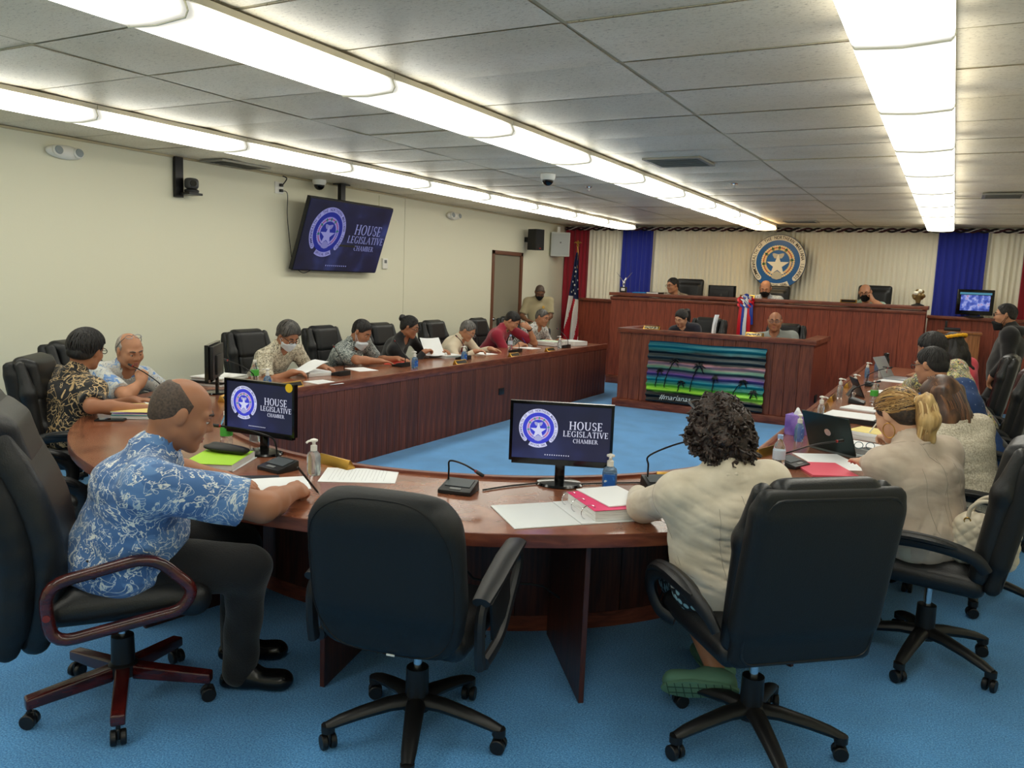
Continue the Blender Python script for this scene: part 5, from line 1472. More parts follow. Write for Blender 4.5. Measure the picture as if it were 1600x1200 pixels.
# open white binder with a pink divider
ob = thing('ring_binder', 'open white ring binder with a pink divider at the curve', 'binder', (-1.24, 2.90, TZ), R_(47))
MB().box((-0.19, 0.0, 0.0022), (0.27, 0.31, 0.004)).build('cover', FW, ob, bevel=0.0015)
MB().box((0.15, 0.0, 0.0022), (0.28, 0.31, 0.004)).build('cover', FW, ob, bevel=0.0015)
MB().box((-0.02, 0.0, 0.003), (0.065, 0.31, 0.005)).build('spine', FW, ob)
MB().box((0.125, 0.0, 0.026), (0.23, 0.28, 0.042)).build('pages', PE, ob, bevel=0.001, bevel_seg=1)
MB().box((0.12, 0.0, 0.0485), (0.235, 0.285, 0.002)).build('pink_divider', mat('divider_pink', rgb(232, 70, 120), 0.5), ob)
o = MB().box((0, 0, 0), (0.20, 0.27, 0.004)).build('top_sheet', PAPER, ob); o.location = (0.165, 0.03, 0.053); o.rotation_euler = (0, 0, 0.10)
for y in (-0.10, 0.0, 0.10):
    MB().tube([(-0.01 + 0.034 * math.cos(t) + 0.01, y, 0.030 + 0.030 * math.sin(t)) for t in np.linspace(0, 2 * PI, 17)[:-1]], 0.0022, 6, closed=True).build('ring', CHROME, ob)
# laptops, tablet
lp = thing('laptop', 'dark green-backed laptop standing open before the ponytailed woman', 'laptop', (-0.46, 4.95, TZ), R_(146))
MB().box((0, 0.0, 0.009), (0.33, 0.23, 0.016)).build('keyboard_base', mat('laptop_grey', rgb(84, 92, 92), 0.4), lp, bevel=0.003)
MB().box((0, -0.02, 0.0178), (0.28, 0.11, 0.002)).build('keys', BLACKP, lp)
o = MB().box((0, 0, 0.115), (0.33, 0.009, 0.23)).build('lid', mat('laptop_lid_green', rgb(26, 44, 44), 0.35, 0.3), lp, bevel=0.003); o.location = (0, 0.115, 0.017); o.rotation_euler = (R_(-22), 0, 0)
MB().lathe([(0.022, 0), (0.022, 0.001)], 18, (0, 0.0052, 0.12), rotx(R_(-90))).build('lid_badge', CHROME, o)
lp = thing('laptop', 'silver laptop open before the flower-crowned woman', 'laptop', (-0.42, 9.55, TZ), R_(75))
MB().box((0, 0, 0.009), (0.34, 0.24, 0.016)).build('keyboard_base', mat('laptop_silver', rgb(150, 152, 156), 0.35, 0.4), lp, bevel=0.003)
o = MB().box((0, 0, 0.12), (0.34, 0.009, 0.24)).build('lid', mat('laptop_silver', None), lp, bevel=0.003); o.location = (0, 0.12, 0.017); o.rotation_euler = (R_(-30), 0, 0)
tb_ = thing('tablet', 'black tablet propped upright before the man in dotted blue', 'tablet', (-0.64, 7.72, TZ), R_(110))
o = MB().box((0, 0, 0.09), (0.26, 0.009, 0.18)).build('slab', BLACKP, tb_, bevel=0.003); o.rotation_euler = (R_(-25), 0, 0)
o = MB().box((0, 0.085, 0.04), (0.10, 0.004, 0.12), rotx(R_(35))).build('stand', BLACKP, tb_)
ts = thing('tissue_box', 'purple tissue box near the table\'s inner edge', 'tissue box', (-0.80, 5.34, TZ), R_(78))
MB().box((0, 0, 0.065), (0.115, 0.115, 0.13)).build('carton', noise_mat('tissue_purple', [(0.35, rgb(110, 84, 176)), (0.6, rgb(150, 120, 206)), (0.75, rgb(180, 150, 220))], scale=14, rough=0.6), ts, bevel=0.002)
soft('tissue', SDF().cone((0, 0, 0.13), (0.01, 0.005, 0.165), 0.022, 0.010, 0.02).cone((0, 0, 0.13), (-0.02, 0, 0.155), 0.02, 0.006, 0.02), 0.006, PAPER, ts)
cp = thing('travel_cup', 'white cup with a round red and blue badge', 'cup', (-0.60, 9.60, TZ), R_(100))
MB().lathe([(0.036, 0), (0.040, 0.01), (0.044, 0.11), (0.045, 0.115)], 20).build('cup_body', WHITEP, cp)
MB().lathe([(0.046, 0.112), (0.046, 0.122), (0.02, 0.128)], 20).build('lid', BLACKP, cp)
MB().lathe([(0.03, 0), (0.03, 0.002)], 18, (0, -0.0415, 0.06), rotx(R_(90))).build('badge', mat('badge_red', rgb(186, 40, 52), 0.4), cp)
fk = thing('flask', 'black drinking flask behind the round-badged cup', 'flask', (-0.62, 10.35, TZ))
MB().lathe([(0.036, 0), (0.038, 0.005), (0.038, 0.15), (0.026, 0.17), (0.026, 0.19)], 20).build('flask_body', mat('flask_black', rgb(20, 20, 22), 0.4), fk)
MB().lathe([(0.028, 0.185), (0.028, 0.215), (0.012, 0.222)], 20).build('cap', BLACKP, fk)
ph = thing('phone', 'black phone beside the yellow-topped folder stack', 'phone', (-4.30, 2.98, TZ), R_(40))
MB().box((0, 0, 0.005), (0.16, 0.078, 0.009)).build('phone_case', BLACKP, ph, bevel=0.003); MB().box((0, 0, 0.0098), (0.145, 0.068, 0.001)).build('phone_glass', mat('gloss_black', None), ph)
ph = thing('wallet', 'black wallet with folded spectacles on it', 'wallet', (-0.37, 5.02, TZ), R_(60))
MB().box((0, 0, 0.008), (0.19, 0.10, 0.014)).build('cover', FB, ph, bevel=0.003)
sp = thing('spectacles', 'folded blue-rimmed spectacles resting on the black wallet', 'spectacles', (-0.37, 5.03, TZ + 0.015), R_(20))
for s in (-1, 1):
    MB().tube([(s * 0.032 + 0.024 * math.cos(t), 0, 0.022 + 0.02 * math.sin(t)) for t in np.linspace(0, 2 * PI, 17)[:-1]], 0.0022, 6, closed=True).build('rim', mat('rim_teal', rgb(70, 110, 124), 0.3), sp)
bk = thing('mask_pouch', 'crumpled black cloth pouch before the stickered monitor', 'pouch', (-3.02, 2.70, TZ), R_(12))
soft('cloth', SDF().ell((0, 0, 0.06), (0.13, 0.05, 0.018), None, 0.02).cone((-0.08, 0.02, 0.062), (0.10, -0.02, 0.06), 0.018, k=0.02), 0.007, FB, bk); bk.location.z = TZ - 0.005
# pens
for (a, b_, lb, m) in (((-2.235, 2.475, 0.735), (-2.275, 2.40, 0.85), 'black pen in the hand of the man in blue print', BLACKP), ((-0.40, 5.42, 0.735), (-0.33, 5.39, 0.86), 'white pen in the hand of the woman in tweed', WHITEP), ((-4.99, 9.62, 0.735), (-5.04, 9.56, 0.85), 'blue pen in the hand of the man in crimson', mat('pen_blue', rgb(40, 50, 130), 0.4))):
    t = thing('pen', lb, 'pen', a)
    v = np.array(b_) - np.array(a)
    MB().cyl((0, 0, 0), v, 0.0045, 8).build('barrel', m, t); MB().cyl((0, 0, 0), -unit(v) * 0.012, 0.004, 8, 0.001).build('tip', GREYP, t)
# cables on the table
for i, (pts, lb) in enumerate((([(-1.72, 2.95), (-1.66, 3.08), (-1.58, 3.20), (-1.52, 3.27)], 'black cable between the low microphone and slide monitor'), ([(-1.44, 3.28), (-1.32, 3.40), (-1.2, 3.50), (-1.14, 3.54)], 'black cable between the slide monitor and the tall-necked microphone'), ([(-4.6, 3.7), (-4.5, 3.78), (-4.42, 3.72), (-4.46, 3.62), (-4.56, 3.66), (-4.5, 3.84)], 'coiled black cable beside the edge-on monitor'))):
    q = [(x, y, TZ + 0.005) for x, y in pts]; c = np.array(q[0])
    tag(MB().tube([np.array(p) - c for p in smooth_path(q, 24)], 0.0038, 6).build('cable', BLACKP), lb, 'cable').location = tuple(c)

# ------------------------------------------------------------------ wall and ceiling fittings
def em_light(y, z, label):
    t = thing('emergency_light', label, 'emergency light', (RX0, y, z))
    soft('case', SDF().ell((0.03, 0, 0), (0.045, 0.16, 0.055), None, 0.01), 0.010, WHITEP, t)
    for s in (-1, 1):
        o = MB().lathe([(0.040, 0), (0.042, 0.02), (0.032, 0.03)], 18, (0.058, s * 0.085, 0.0), roty(R_(80))).build('lamp_head', WHITEP, t)
        MB().lathe([(0.033, 0.0), (0.030, 0.008), (0.004, 0.012)], 18, (0.088, s * 0.085, 0.005), roty(R_(80))).build('lamp_lens', mat('lamp_lens_grey', rgb(150, 158, 160), 0.15), o)
em_light(4.05, 2.50, 'twin-headed white emergency light high on the cream wall before the black bracket camera')
em_light(9.75, 2.48, 'small twin-headed emergency light past the wall television')
pc = thing('bracket_camera', 'black tracking camera on a ceiling bracket at the cream wall', 'camera', (RX0, 5.16, 2.28))
MB().box((0.03, -0.04, 0.16), (0.035, 0.085, 0.36)).build('bracket', BLACKM, pc, smooth=False)
MB().box((0.11, 0.03, 0.015), (0.14, 0.15, 0.02)).build('shelf_plate', BLACKM, pc, smooth=False)
MB().lathe([(0.062, 0.025), (0.065, 0.05), (0.05, 0.06)], 20, (0.11, 0.04, 0)).build('camera_base', BLACKP, pc)
soft('camera_head', SDF().box((0.11, 0.04, 0.11), (0.05, 0.055, 0.05), 0.03, None, 0.01), 0.010, mat('camera_grey', rgb(70, 70, 70), 0.4), pc)
MB().cyl((0.15, 0.02, 0.11), (0.175, 0.01, 0.108), 0.028, 16).build('camera_lens', mat('gloss_black', None), pc)
ot = thing('wall_socket', 'white wall socket with plugged cables beside the television', 'socket', (RX0, 6.40, 2.49))
MB().box((0.008, 0, 0), (0.016, 0.12, 0.12)).build('plate', WHITEP, ot, bevel=0.004)
for s in (-1, 1):
    MB().box((0.03, 0.01, s * 0.028), (0.03, 0.035, 0.03)).build('plug', BLACKP, ot, bevel=0.004)
q = [(0.04, 0.02, 0.03), (0.06, 0.06, 0.10), (0.03, 0.03, 0.125)]
MB().tube(smooth_path(q, 12), 0.006, 6).build('cord', BLACKP, ot)
q = [(0.04, 0.02, -0.03), (0.06, 0.07, -0.06), (0.05, 0.08, -0.3), (0.05, 0.14, -0.7), (0.05, 0.18, -0.80), (0.06, 0.3, -0.88), (0.08, 0.40, -0.85)]
MB().tube(smooth_path(q, 40), 0.004, 6).build('cord', BLACKP, ot)
def dome(x, y, z, label, r=0.075):
    t = thing('dome_camera', label, 'camera', (x, y, z))
    MB().lathe([(r, 0), (r, -0.03), (r * 0.86, -0.055)], 20).build('housing', WHITEP, t)
    MB().sphere((0, 0, -0.055), (r * 0.78, r * 0.78, r * 0.75), 16, 8).build('bubble', mat('gloss_black', None), t)
dome(-6.22, 6.88, RH - 0.003, 'white dome camera in the ceiling corner above the television')
dome(-3.43, 6.89, RH - 0.012, 'white dome camera on the ceiling between the light rows', 0.07)
th = thing('thermostat', 'small white thermostat on the wall beside the television', 'thermostat', (RX0, 8.22, 1.76))
MB().box((0.012, 0, 0), (0.024, 0.10, 0.13)).build('case', WHITEP, th, bevel=0.004); MB().box((0.025, 0, 0.025), (0.002, 0.05, 0.04)).build('display', GREYP, th)
cd = thing('wire_conduit', 'thin white conduit running down the wall by the television', 'conduit', (RX0, 8.10, 0))
MB().box((0.006, 0, 2.36), (0.012, 0.014, 0.46)).build('channel', WALLM, cd, smooth=False)
sp = thing('loudspeaker', 'black loudspeaker on the wall above the door', 'loudspeaker', (RX0, 12.05, 2.28), R_(74))
MB().box((0, -0.22, 0), (0.21, 0.19, 0.34), taper=(0.94, 1)).build('cabinet', BLACKP, sp, bevel=0.008)
MB().box((0, -0.318, 0.01), (0.18, 0.006, 0.30)).build('grille', mat('grille_black', rgb(14, 14, 16), 0.7, bump=(300, 0.4)), sp)
MB().box((0, -0.322, -0.14), (0.03, 0.004, 0.012)).build('badge', mat('badge_red', None), sp)
MB().box((-0.03, -0.07, 0), (0.07, 0.14, 0.08)).build('wall_arm', BLACKM, sp)
sp = thing('loudspeaker', 'large pale grey loudspeaker in the corner beside the crimson curtain', 'loudspeaker', (-6.18, 13.02, 2.26), R_(35))
MB().prism([(-0.17, -0.02), (0.17, -0.02), (0.12, 0.16), (-0.12, 0.16)], -0.21, 0.21).build('cabinet', mat('speaker_white', rgb(204, 206, 200), 0.5), sp, bevel=0.008)
MB().box((0, -0.024, 0), (0.30, 0.008, 0.37)).build('grille', mat('speaker_grille', rgb(186, 190, 188), 0.6, bump=(200, 0.3)), sp)
MB().lathe([(0.016, 0), (0.016, 0.003)], 14, (0, -0.028, 0.03), rotx(R_(90))).build('badge', GREYP, sp)
MB().box((-0.02, 0.10, 0.26), (0.05, 0.05, 0.10)).build('hanger', WHITEP, sp)
def vent(x, y, w, d, label, m=None):
    t = thing('ceiling_vent', label, 'air vent', (x, y, RH - 0.012))
    b = MB()
    for s in (-1, 1):
        b.box((s * (w / 2 - 0.015), 0, -0.004), (0.03, d, 0.016)); b.box((0, s * (d / 2 - 0.015), -0.004), (w - 0.06, 0.03, 0.016))
    b.build('frame', m or mat('vent_grey', rgb(150, 148, 138), 0.4, 0.3), t, smooth=False)
    MB().box((0, 0, 0.004), (w - 0.06, d - 0.06, 0.006)).build('duct', mat('vent_dark', rgb(24, 24, 24), 0.8), t, smooth=False)
    n = int((d - 0.06) / 0.05)
    me = MB().box((0, 0, -0.004), (w - 0.06, 0.034, 0.003), rotx(R_(35))).mesh('slat', smooth=False); me.materials.append(m or mat('vent_grey', None))
    for i in range(n):
        link('slat', me, None, t, (0, -d / 2 + 0.055 + i * (d - 0.11) / max(n - 1, 1), 0))
vent(-2.03, 6.42, 0.46, 0.46, 'open metal air vent in the ceiling beside the middle light row')
vent(0.33, 9.25, 0.36, 0.40, 'air vent in the ceiling towards the far corner by the blue drape')
vent(-2.05, 12.45, 0.46, 0.36, 'air vent in the ceiling above the clerks\' desk near the seal')
vent(-6.12, 5.62, 0.30, 0.60, 'flush air vent in the ceiling above the bracket camera')
def sprinkler(x, y, label):
    t = thing('sprinkler_head', label, 'sprinkler', (x, y, RH - 0.012))
    MB().lathe([(0.035, 0), (0.03, -0.008)], 16).build('escutcheon', CHROME, t)
    MB().lathe([(0.010, -0.008), (0.010, -0.035), (0.018, -0.038), (0.018, -0.042)], 10).build('deflector', CHROME, t)
sprinkler(-1.94, 7.9, 'chrome sprinkler head in the ceiling past the open vent')
sprinkler(-3.45, 7.9, 'chrome sprinkler head in the ceiling past the hanging dome camera')

# ------------------------------------------------------------------ flag, ornaments, lectern
fl = thing('flag_on_pole', 'furled stars and stripes flag on a gilt-topped pole by the crimson curtain', 'flag', (-5.82, 12.98, 0))
MB().cyl((0, 0, 0.02), (0, 0, 2.24), 0.013, 12).build('pole', wood('pole_oak', rgb(110, 76, 40), rgb(150, 108, 60), rgb(170, 126, 76), per=0.0), fl)
MB().lathe([(0.14, 0), (0.14, 0.02), (0.05, 0.05), (0.02, 0.10)], 20).build('base', GOLD, fl)
b = MB(); b.lathe([(0.016, 2.22), (0.022, 2.24), (0.012, 2.26), (0.03, 2.285), (0.006, 2.33)], 12)
for s in (-1, 1):
    b.tube([(0, 0, 2.27), (s * 0.04, 0, 2.30), (s * 0.075, 0, 2.285)], [0.012, 0.012, 0.004], 6)
b.build('eagle_finial', GOLD, fl)
MB().tube(smooth_path([(0, -0.02, 2.22), (0.03, -0.04, 2.10), (0.02, -0.05, 1.95), (0.03, -0.05, 1.85)], 16), 0.007, 6).build('tassel_cord', GOLD, fl)
def flagfn(u, v):
    z = 2.12 - 1.62 * v
    wd = 0.03 + 0.25 * min(v * 1.25, 1.0) ** 0.8
    a = u * 2 * PI * 2.0
    x = -wd * 0.62 + wd * u * 1.0 + 0.02
    y = -0.05 - 0.045 * math.sin(a + 2 * v) * (0.4 + 0.6 * v)
    return (x, y, z - 0.05 * u * v)
NU, NV = 40, 40
b = MB()
for side, off in ((False, 0), (True, 0.004)):
    V = [np.array(flagfn(i / (NU - 1), j / (NV - 1))) + (0, off, 0) for i in range(NU) for j in range(NV)]
    F, mi = [], []
    for i in range(NU - 1):
        for j in range(NV - 1):
            q = (i * NV + j, (i + 1) * NV + j, (i + 1) * NV + j + 1, i * NV + j + 1)
            # stripes hang slanting down the furled cloth; the starred corner is at the top
            u_, v_ = (i + 0.5) / (NU - 1), (j + 0.5) / (NV - 1)
            k = 2 if v_ < 0.46 + 0.04 * u_ else (0 if int((u_ * 3.0 + (v_ - 0.46) * 2.6) + 20) % 2 else 1)
            b0 = b.n
            F.append(q if not side else q[::-1]); mi.append(k)
    base = b.n
    b.v.append(np.array(V)); b.n += len(V)
    b.f += [tuple(x + base for x in f) for f in F]; b.mi += mi
fc = b.build('flag_cloth', [mat('flag_red', rgb(178, 24, 40), 0.8), mat('flag_white', rgb(222, 218, 208), 0.8), mat('flag_blue', rgb(22, 30, 66), 0.8)], fl, angle=80)
b = MB()
for (u_, v_) in ((0.25, 0.16), (0.6, 0.2), (0.4, 0.25), (0.75, 0.29), (0.2, 0.31), (0.55, 0.34), (0.82, 0.38), (0.35, 0.40), (0.62, 0.43), (0.18, 0.42)):
    p = np.array(flagfn(u_, v_))
    flat(b, [(x + p[0], z + p[2]) for x, z in star(0.022, 0.010)], -p[1] + 0.002, -p[1] + 0.006)
b.build('flag_star', mat('flag_white', None), fc, smooth=False)
tr = thing('trophy', 'silver winged bird trophy on a block at the end of the dais', 'trophy', (-4.72, 12.42, 1.475), R_(10))
MB().box((0, 0, 0.045), (0.10, 0.09, 0.09)).build('plinth', BLACKP, tr, bevel=0.004); MB().box((0, -0.046, 0.05), (0.06, 0.003, 0.045)).build('plaque', mat('plaque_silver', rgb(220, 222, 222), 0.4), tr)
s = SDF().cone((0, 0, 0.09), (0, 0, 0.15), 0.018, 0.012, 0.02).cone((0, 0, 0.15), (0.02, 0, 0.20), 0.022, 0.014, 0.02).cone((0.02, 0, 0.2), (0.03, 0, 0.235), 0.012, 0.009, 0.02)
soft('bird_body', s, 0.007, CHROME, tr)
for sx, tip in ((1, (0.13, 0.0, 0.33)), (-1, (-0.13, 0.0, 0.32))):
    b = MB(); b.tube(smooth_path([(sx * 0.01, 0, 0.17), (sx * 0.05, 0, 0.23), tip], 10), [0.012, 0.018, 0.022, 0.02, 0.018, 0.016, 0.014, 0.012, 0.008, 0.003], 6, flat=(1, 0.3)); b.build('wing', CHROME, tr)
cl = thing('cluster_ornament', 'gilt and white shell cluster ornament at the end of the dais', 'ornament', (-0.42, 12.42, 1.475))
MB().lathe([(0.08, 0), (0.08, 0.012), (0.03, 0.03), (0.02, 0.06)], 16).build('stand', BLACKP, cl)
r = random.Random(5)
s1, s2 = SDF(), SDF()
for i in range(20):
    v = unit([r.gauss(0, 1), r.gauss(0, 1), r.gauss(0, 1)]) * 0.055
    (s1 if i % 3 else s2).ell(v + np.array([0, 0, 0.15]), (0.034, 0.03, 0.028), None, 0.008)
s1.ell((0, 0, 0.14), 0.05, None, 0.01).cone((0, 0, 0.05), (0, 0, 0.12), 0.03, 0.04, 0.01)
soft('gilt_shells', s1, 0.008, mat('old_gilt', rgb(120, 98, 58), 0.4, 0.4), cl); soft('white_shells', s2, 0.008, mat('shell_white', rgb(232, 226, 206), 0.5), cl)
# rosette of ribbons on the dais front
rs = thing('ribbon_rosette', 'red white and blue ribbon rosette hanging on the dais front', 'rosette', (-2.70, 12.22, 1.47))
RM = [mat('ribbon_red', rgb(206, 30, 44), 0.4), mat('ribbon_white', rgb(226, 228, 232), 0.4), mat('ribbon_blue', rgb(36, 64, 160), 0.4)]
for i, (a, d, k) in enumerate(((0.2, 0.085, 0), (2.9, 0.085, 0), (1.5, 0.07, 2), (-0.5, 0.09, 0), (3.7, 0.09, 0), (0.9, 0.055, 1), (2.2, 0.055, 1), (-1.4, 0.04, 1), (-2.2, 0.06, 2), (-0.9, 0.07, 2), (0.0, 0.0, 1))):
    x, z = d * math.cos(a), d * math.sin(a) - 0.04
    MB().tube([(x + 0.032 * math.cos(t), -0.02 - 0.012 * math.sin(2 * t), z + 0.030 * math.sin(t)) for t in np.linspace(0, 2 * PI, 13)[:-1]], 0.019, 5, closed=True, flat=(1, 0.35)).build('ribbon_loop', RM[k], rs)
for x, L, k, dx in ((-0.06, 0.50, 0, -0.02), (-0.025, 0.48, 2, -0.01), (0.005, 0.54, 1, 0.0), (0.05, 0.50, 0, 0.02), (0.08, 0.32, 2, 0.02)):
    pts = smooth_path([(x, -0.015, -0.06), (x + dx * 0.6, -0.03, -0.06 - L * 0.5), (x + dx, -0.012, -0.06 - L)], 10)
    MB().tube(pts, 0.026, 6, flat=(1, 0.12), up=(0, 1, 0)).build('ribbon_tail', RM[k], rs)
bf = thing('folder', 'bright blue folder lying on the dais beside the silver trophy', 'folder', (-4.42, 12.45, 1.475), 0.05)
MB().box((0, 0, 0.009), (0.22, 0.30, 0.016)).build('cover', mat('folder_cyan', rgb(20, 120, 190), 0.5), bf, bevel=0.003)
bf = thing('book', 'dark books on the dais before the man in brown check', 'book', (-4.18, 12.42, 1.475), -0.04)
MB().box((0, 0, 0.014), (0.20, 0.26, 0.026)).build('cover', FB, bf, bevel=0.003); MB().box((0, -0.004, 0.014), (0.194, 0.26, 0.018)).build('pages', PE, bf)
for x, lb in ((-2.72, 'dark nameplate on the dais under the round seal'), (-1.30, 'dark nameplate on the dais before the bald masked man')):
    nameplate((x, 12.36, 1.475), 0.0, lb)
WPL = noise_mat('plate_lettered', [(0.45, rgb(40, 36, 30)), (0.55, rgb(206, 196, 166))], scale=60, detail=1, rough=0.4)
nameplate((-3.42, 10.11, 1.045), 0.0, 'lettered nameplate on the clerks\' desk before the woman in black', WPL)
nameplate((-2.10, 10.11, 1.045), 0.0, 'lettered nameplate on the clerks\' desk before the man in grey', WPL)
wb = thing('paper_roll', 'tall curled white paper standing on the clerks\' desk rail', 'paper', (-2.62, 10.16, 1.045))
b = MB(); b.grid(lambda u_, v_: (0.028 * math.cos(PI * 1.4 * u_ + 0.6) + 0.03 * v_ * v_, 0.03 * math.sin(PI * 1.4 * u_ + 0.6), 0.235 * v_), 14, 8); b.grid(lambda u_, v_: (0.025 * math.cos(PI * 1.4 * u_ + 0.6) + 0.03 * v_ * v_, 0.027 * math.sin(PI * 1.4 * u_ + 0.6), 0.235 * v_), 14, 8, flip=True)
b.build('sheet', PAPER, wb)
# lectern with telephone
lc = thing('lectern', 'pale oak lectern cabinet in front of the low wall', 'lectern', (0.12, 12.7, 0))
OAK = wood('lectern_oak', rgb(120, 70, 34), rgb(150, 92, 48), rgb(168, 108, 62), 0.4, per=0.0)
MB().box((0, 0, 0.56), (0.50, 0.40, 1.12)).build('cabinet', OAK, lc, bevel=0.004); MB().box((0, 0, 1.135), (0.54, 0.44, 0.03)).build('top', OAK, lc, bevel=0.006)
tp = thing('telephone', 'black desk telephone with a stub aerial on the lectern', 'telephone', (0.0, 12.62, 1.15))
MB().box((0.03, 0, 0.022), (0.20, 0.16, 0.044)).build('base', BLACKP, tp, bevel=0.012); MB().box((-0.05, 0.02, 0.075), (0.03, 0.03, 0.12)).build('aerial', BLACKP, tp, bevel=0.006)
sb = thing('floor_socket', 'black power socket on the side of the clerks\' desk', 'socket', (KX1, 10.5, 0.30))
MB().box((0.010, 0, 0), (0.02, 0.14, 0.09)).build('plate', BLACKP, sb, bevel=0.004)
MB().tube(smooth_path([(0.02, 0.03, -0.02), (0.05, 0.03, -0.1), (0.03, 0.02, -0.28)], 14), 0.006, 6).build('cord', mat('cord_tan', rgb(160, 120, 80), 0.6), sb)
# quilted handbag on the ponytailed woman's chair
hb_ = thing('handbag', 'quilted cream handbag with rolled handles tucked on the chair', 'handbag', (0.215, 3.80, 0.525), R_(-12))
def quilt(F, X, Y, Z):
    a = np.abs(np.sin((X + Z) * PI / 0.052)); c_ = np.abs(np.sin((X - Z) * PI / 0.052))
    return F - 0.007 * np.minimum(a, c_) ** 0.6 + 0.004
CRL = mat('cream_leather', rgb(206, 194, 172), 0.45)
soft('bag_body', SDF().box((0, 0, 0.105), (0.125, 0.055, 0.105), 0.045, None, 0.01).box((0, 0, 0.17), (0.10, 0.045, 0.05), 0.04, None, 0.03), 0.0055, CRL, hb_, mod=quilt)
for y in (-0.035, 0.035):
    MB().tube(smooth_path([(-0.065, y, 0.19), (-0.06, y * 1.2, 0.245), (-0.02, y * 1.4, 0.285), (0.03, y * 1.4, 0.285), (0.06, y * 1.2, 0.245), (0.065, y, 0.19)], 22), 0.0085, 8).build('handle', CRL, hb_)
for x in (-0.065, 0.065):
    MB().tube([(x + 0.012 * math.cos(t), -0.05, 0.195 + 0.012 * math.sin(t)) for t in np.linspace(0, 2 * PI, 13)[:-1]], 0.003, 6, closed=True).build('buckle', GOLD, hb_)
# ------------------------------------------------------------------ people
def skin(name, c):
    m = noise_mat(name, [(0.3, tuple(x * 0.86 for x in c)), (0.7, c)], scale=9, detail=3, rough=0.48, spec=0.4)
    b = m.node_tree.nodes['Principled BSDF']
    b.inputs['Subsurface Weight'].default_value = 0.0
    return m
SK_A = skin('skin_tan', rgb(192, 138, 106)); SK_B = skin('skin_brown', rgb(172, 118, 88)); SK_C = skin('skin_dark', rgb(118, 80, 58)); SK_D = skin('skin_light', rgb(216, 168, 138))
LIP = mat('lips', rgb(150, 82, 74), 0.45); LIPD = mat('lips_dark', rgb(104, 56, 50), 0.45)
EYEW = mat('eye_white', rgb(226, 220, 212), 0.2); IRIS = mat('iris_dark', rgb(28, 18, 14), 0.15)
H_BLACK = noise_mat('hair_black', [(0.35, rgb(14, 12, 12)), (0.7, rgb(34, 30, 30))], scale=90, vec_scale=(1, 1, 0.22), rough=0.55, bump=0.9, bump_dist=0.006)
H_GREY = noise_mat('hair_grey', [(0.3, rgb(64, 62, 62)), (0.7, rgb(128, 124, 120))], scale=60, vec_scale=(1, 1, 0.25), rough=0.5, bump=0.5, bump_dist=0.004)
H_DGREY = noise_mat('hair_dark_grey', [(0.3, rgb(34, 32, 32)), (0.7, rgb(92, 88, 84))], scale=50, vec_scale=(1, 1, 0.25), rough=0.5, bump=0.5, bump_dist=0.004)
H_STUB = noise_mat('hair_cropped', [(0.3, rgb(52, 40, 34)), (0.7, rgb(92, 74, 62))], scale=120, rough=0.6, bump=0.3, bump_dist=0.002)
H_WHITE = noise_mat('hair_white', [(0.3, rgb(130, 122, 114)), (0.7, rgb(178, 168, 158))], scale=90, rough=0.6, bump=0.3, bump_dist=0.003)
H_BROWN = noise_mat('hair_brown', [(0.3, rgb(36, 22, 16)), (0.52, rgb(78, 50, 34)), (0.75, rgb(128, 88, 58))], scale=26, vec_scale=(1, 1, 0.3), rough=0.45, bump=0.6, bump_dist=0.006)
H_CURL = noise_mat('hair_dark_curls', [(0.3, rgb(22, 15, 13)), (0.6, rgb(54, 38, 32)), (0.8, rgb(84, 62, 50))], scale=70, rough=0.5, bump=0.8, bump_dist=0.008)
H_BLOND = noise_mat('hair_dark_roots', [(0.3, rgb(30, 22, 18)), (0.7, rgb(70, 50, 34))], scale=90, rough=0.5, bump=0.5, bump_dist=0.004)
H_ST1 = mat('strand_dark', rgb(52, 36, 25), 0.42); H_ST2 = mat('strand_honey', rgb(156, 118, 70), 0.42); H_ST3 = mat('strand_blonde', rgb(206, 170, 112), 0.4); H_ST4 = mat('strand_brown', rgb(84, 54, 36), 0.42); H_ST5 = mat('strand_chestnut', rgb(122, 82, 54), 0.42)
H_TAIL = noise_mat('hair_blonde_tail', [(0.3, rgb(132, 98, 58)), (0.55, rgb(198, 162, 104)), (0.75, rgb(226, 196, 142))], scale=40, vec_scale=(1, 1, 0.12), rough=0.42, bump=0.7, bump_dist=0.006)
BLK = mat('black_cloth', rgb(17, 17, 20), 0.85, sheen=0.2, bump=(140, 0.2))
NAVY = mat('navy_cloth', rgb(24, 26, 40), 0.85, sheen=0.2)
SHOE = mat('black_shoe', rgb(15, 14, 14), 0.25)
BEIGE = noise_mat('beige_linen', [(0.3, rgb(196, 184, 164)), (0.7, rgb(214, 203, 184))], scale=14, detail=5, rough=0.85, bump=0.12, bump_dist=0.004, sheen=0.2)
BEIGE2 = noise_mat('taupe_cotton', [(0.3, rgb(178, 160, 144)), (0.7, rgb(196, 180, 164))], scale=14, detail=5, rough=0.8, bump=0.15, bump_dist=0.004, sheen=0.2)
TWEED = noise_mat('pale_tweed', [(0.35, rgb(170, 160, 142)), (0.65, rgb(216, 208, 192))], scale=120, detail=2, rough=0.9)
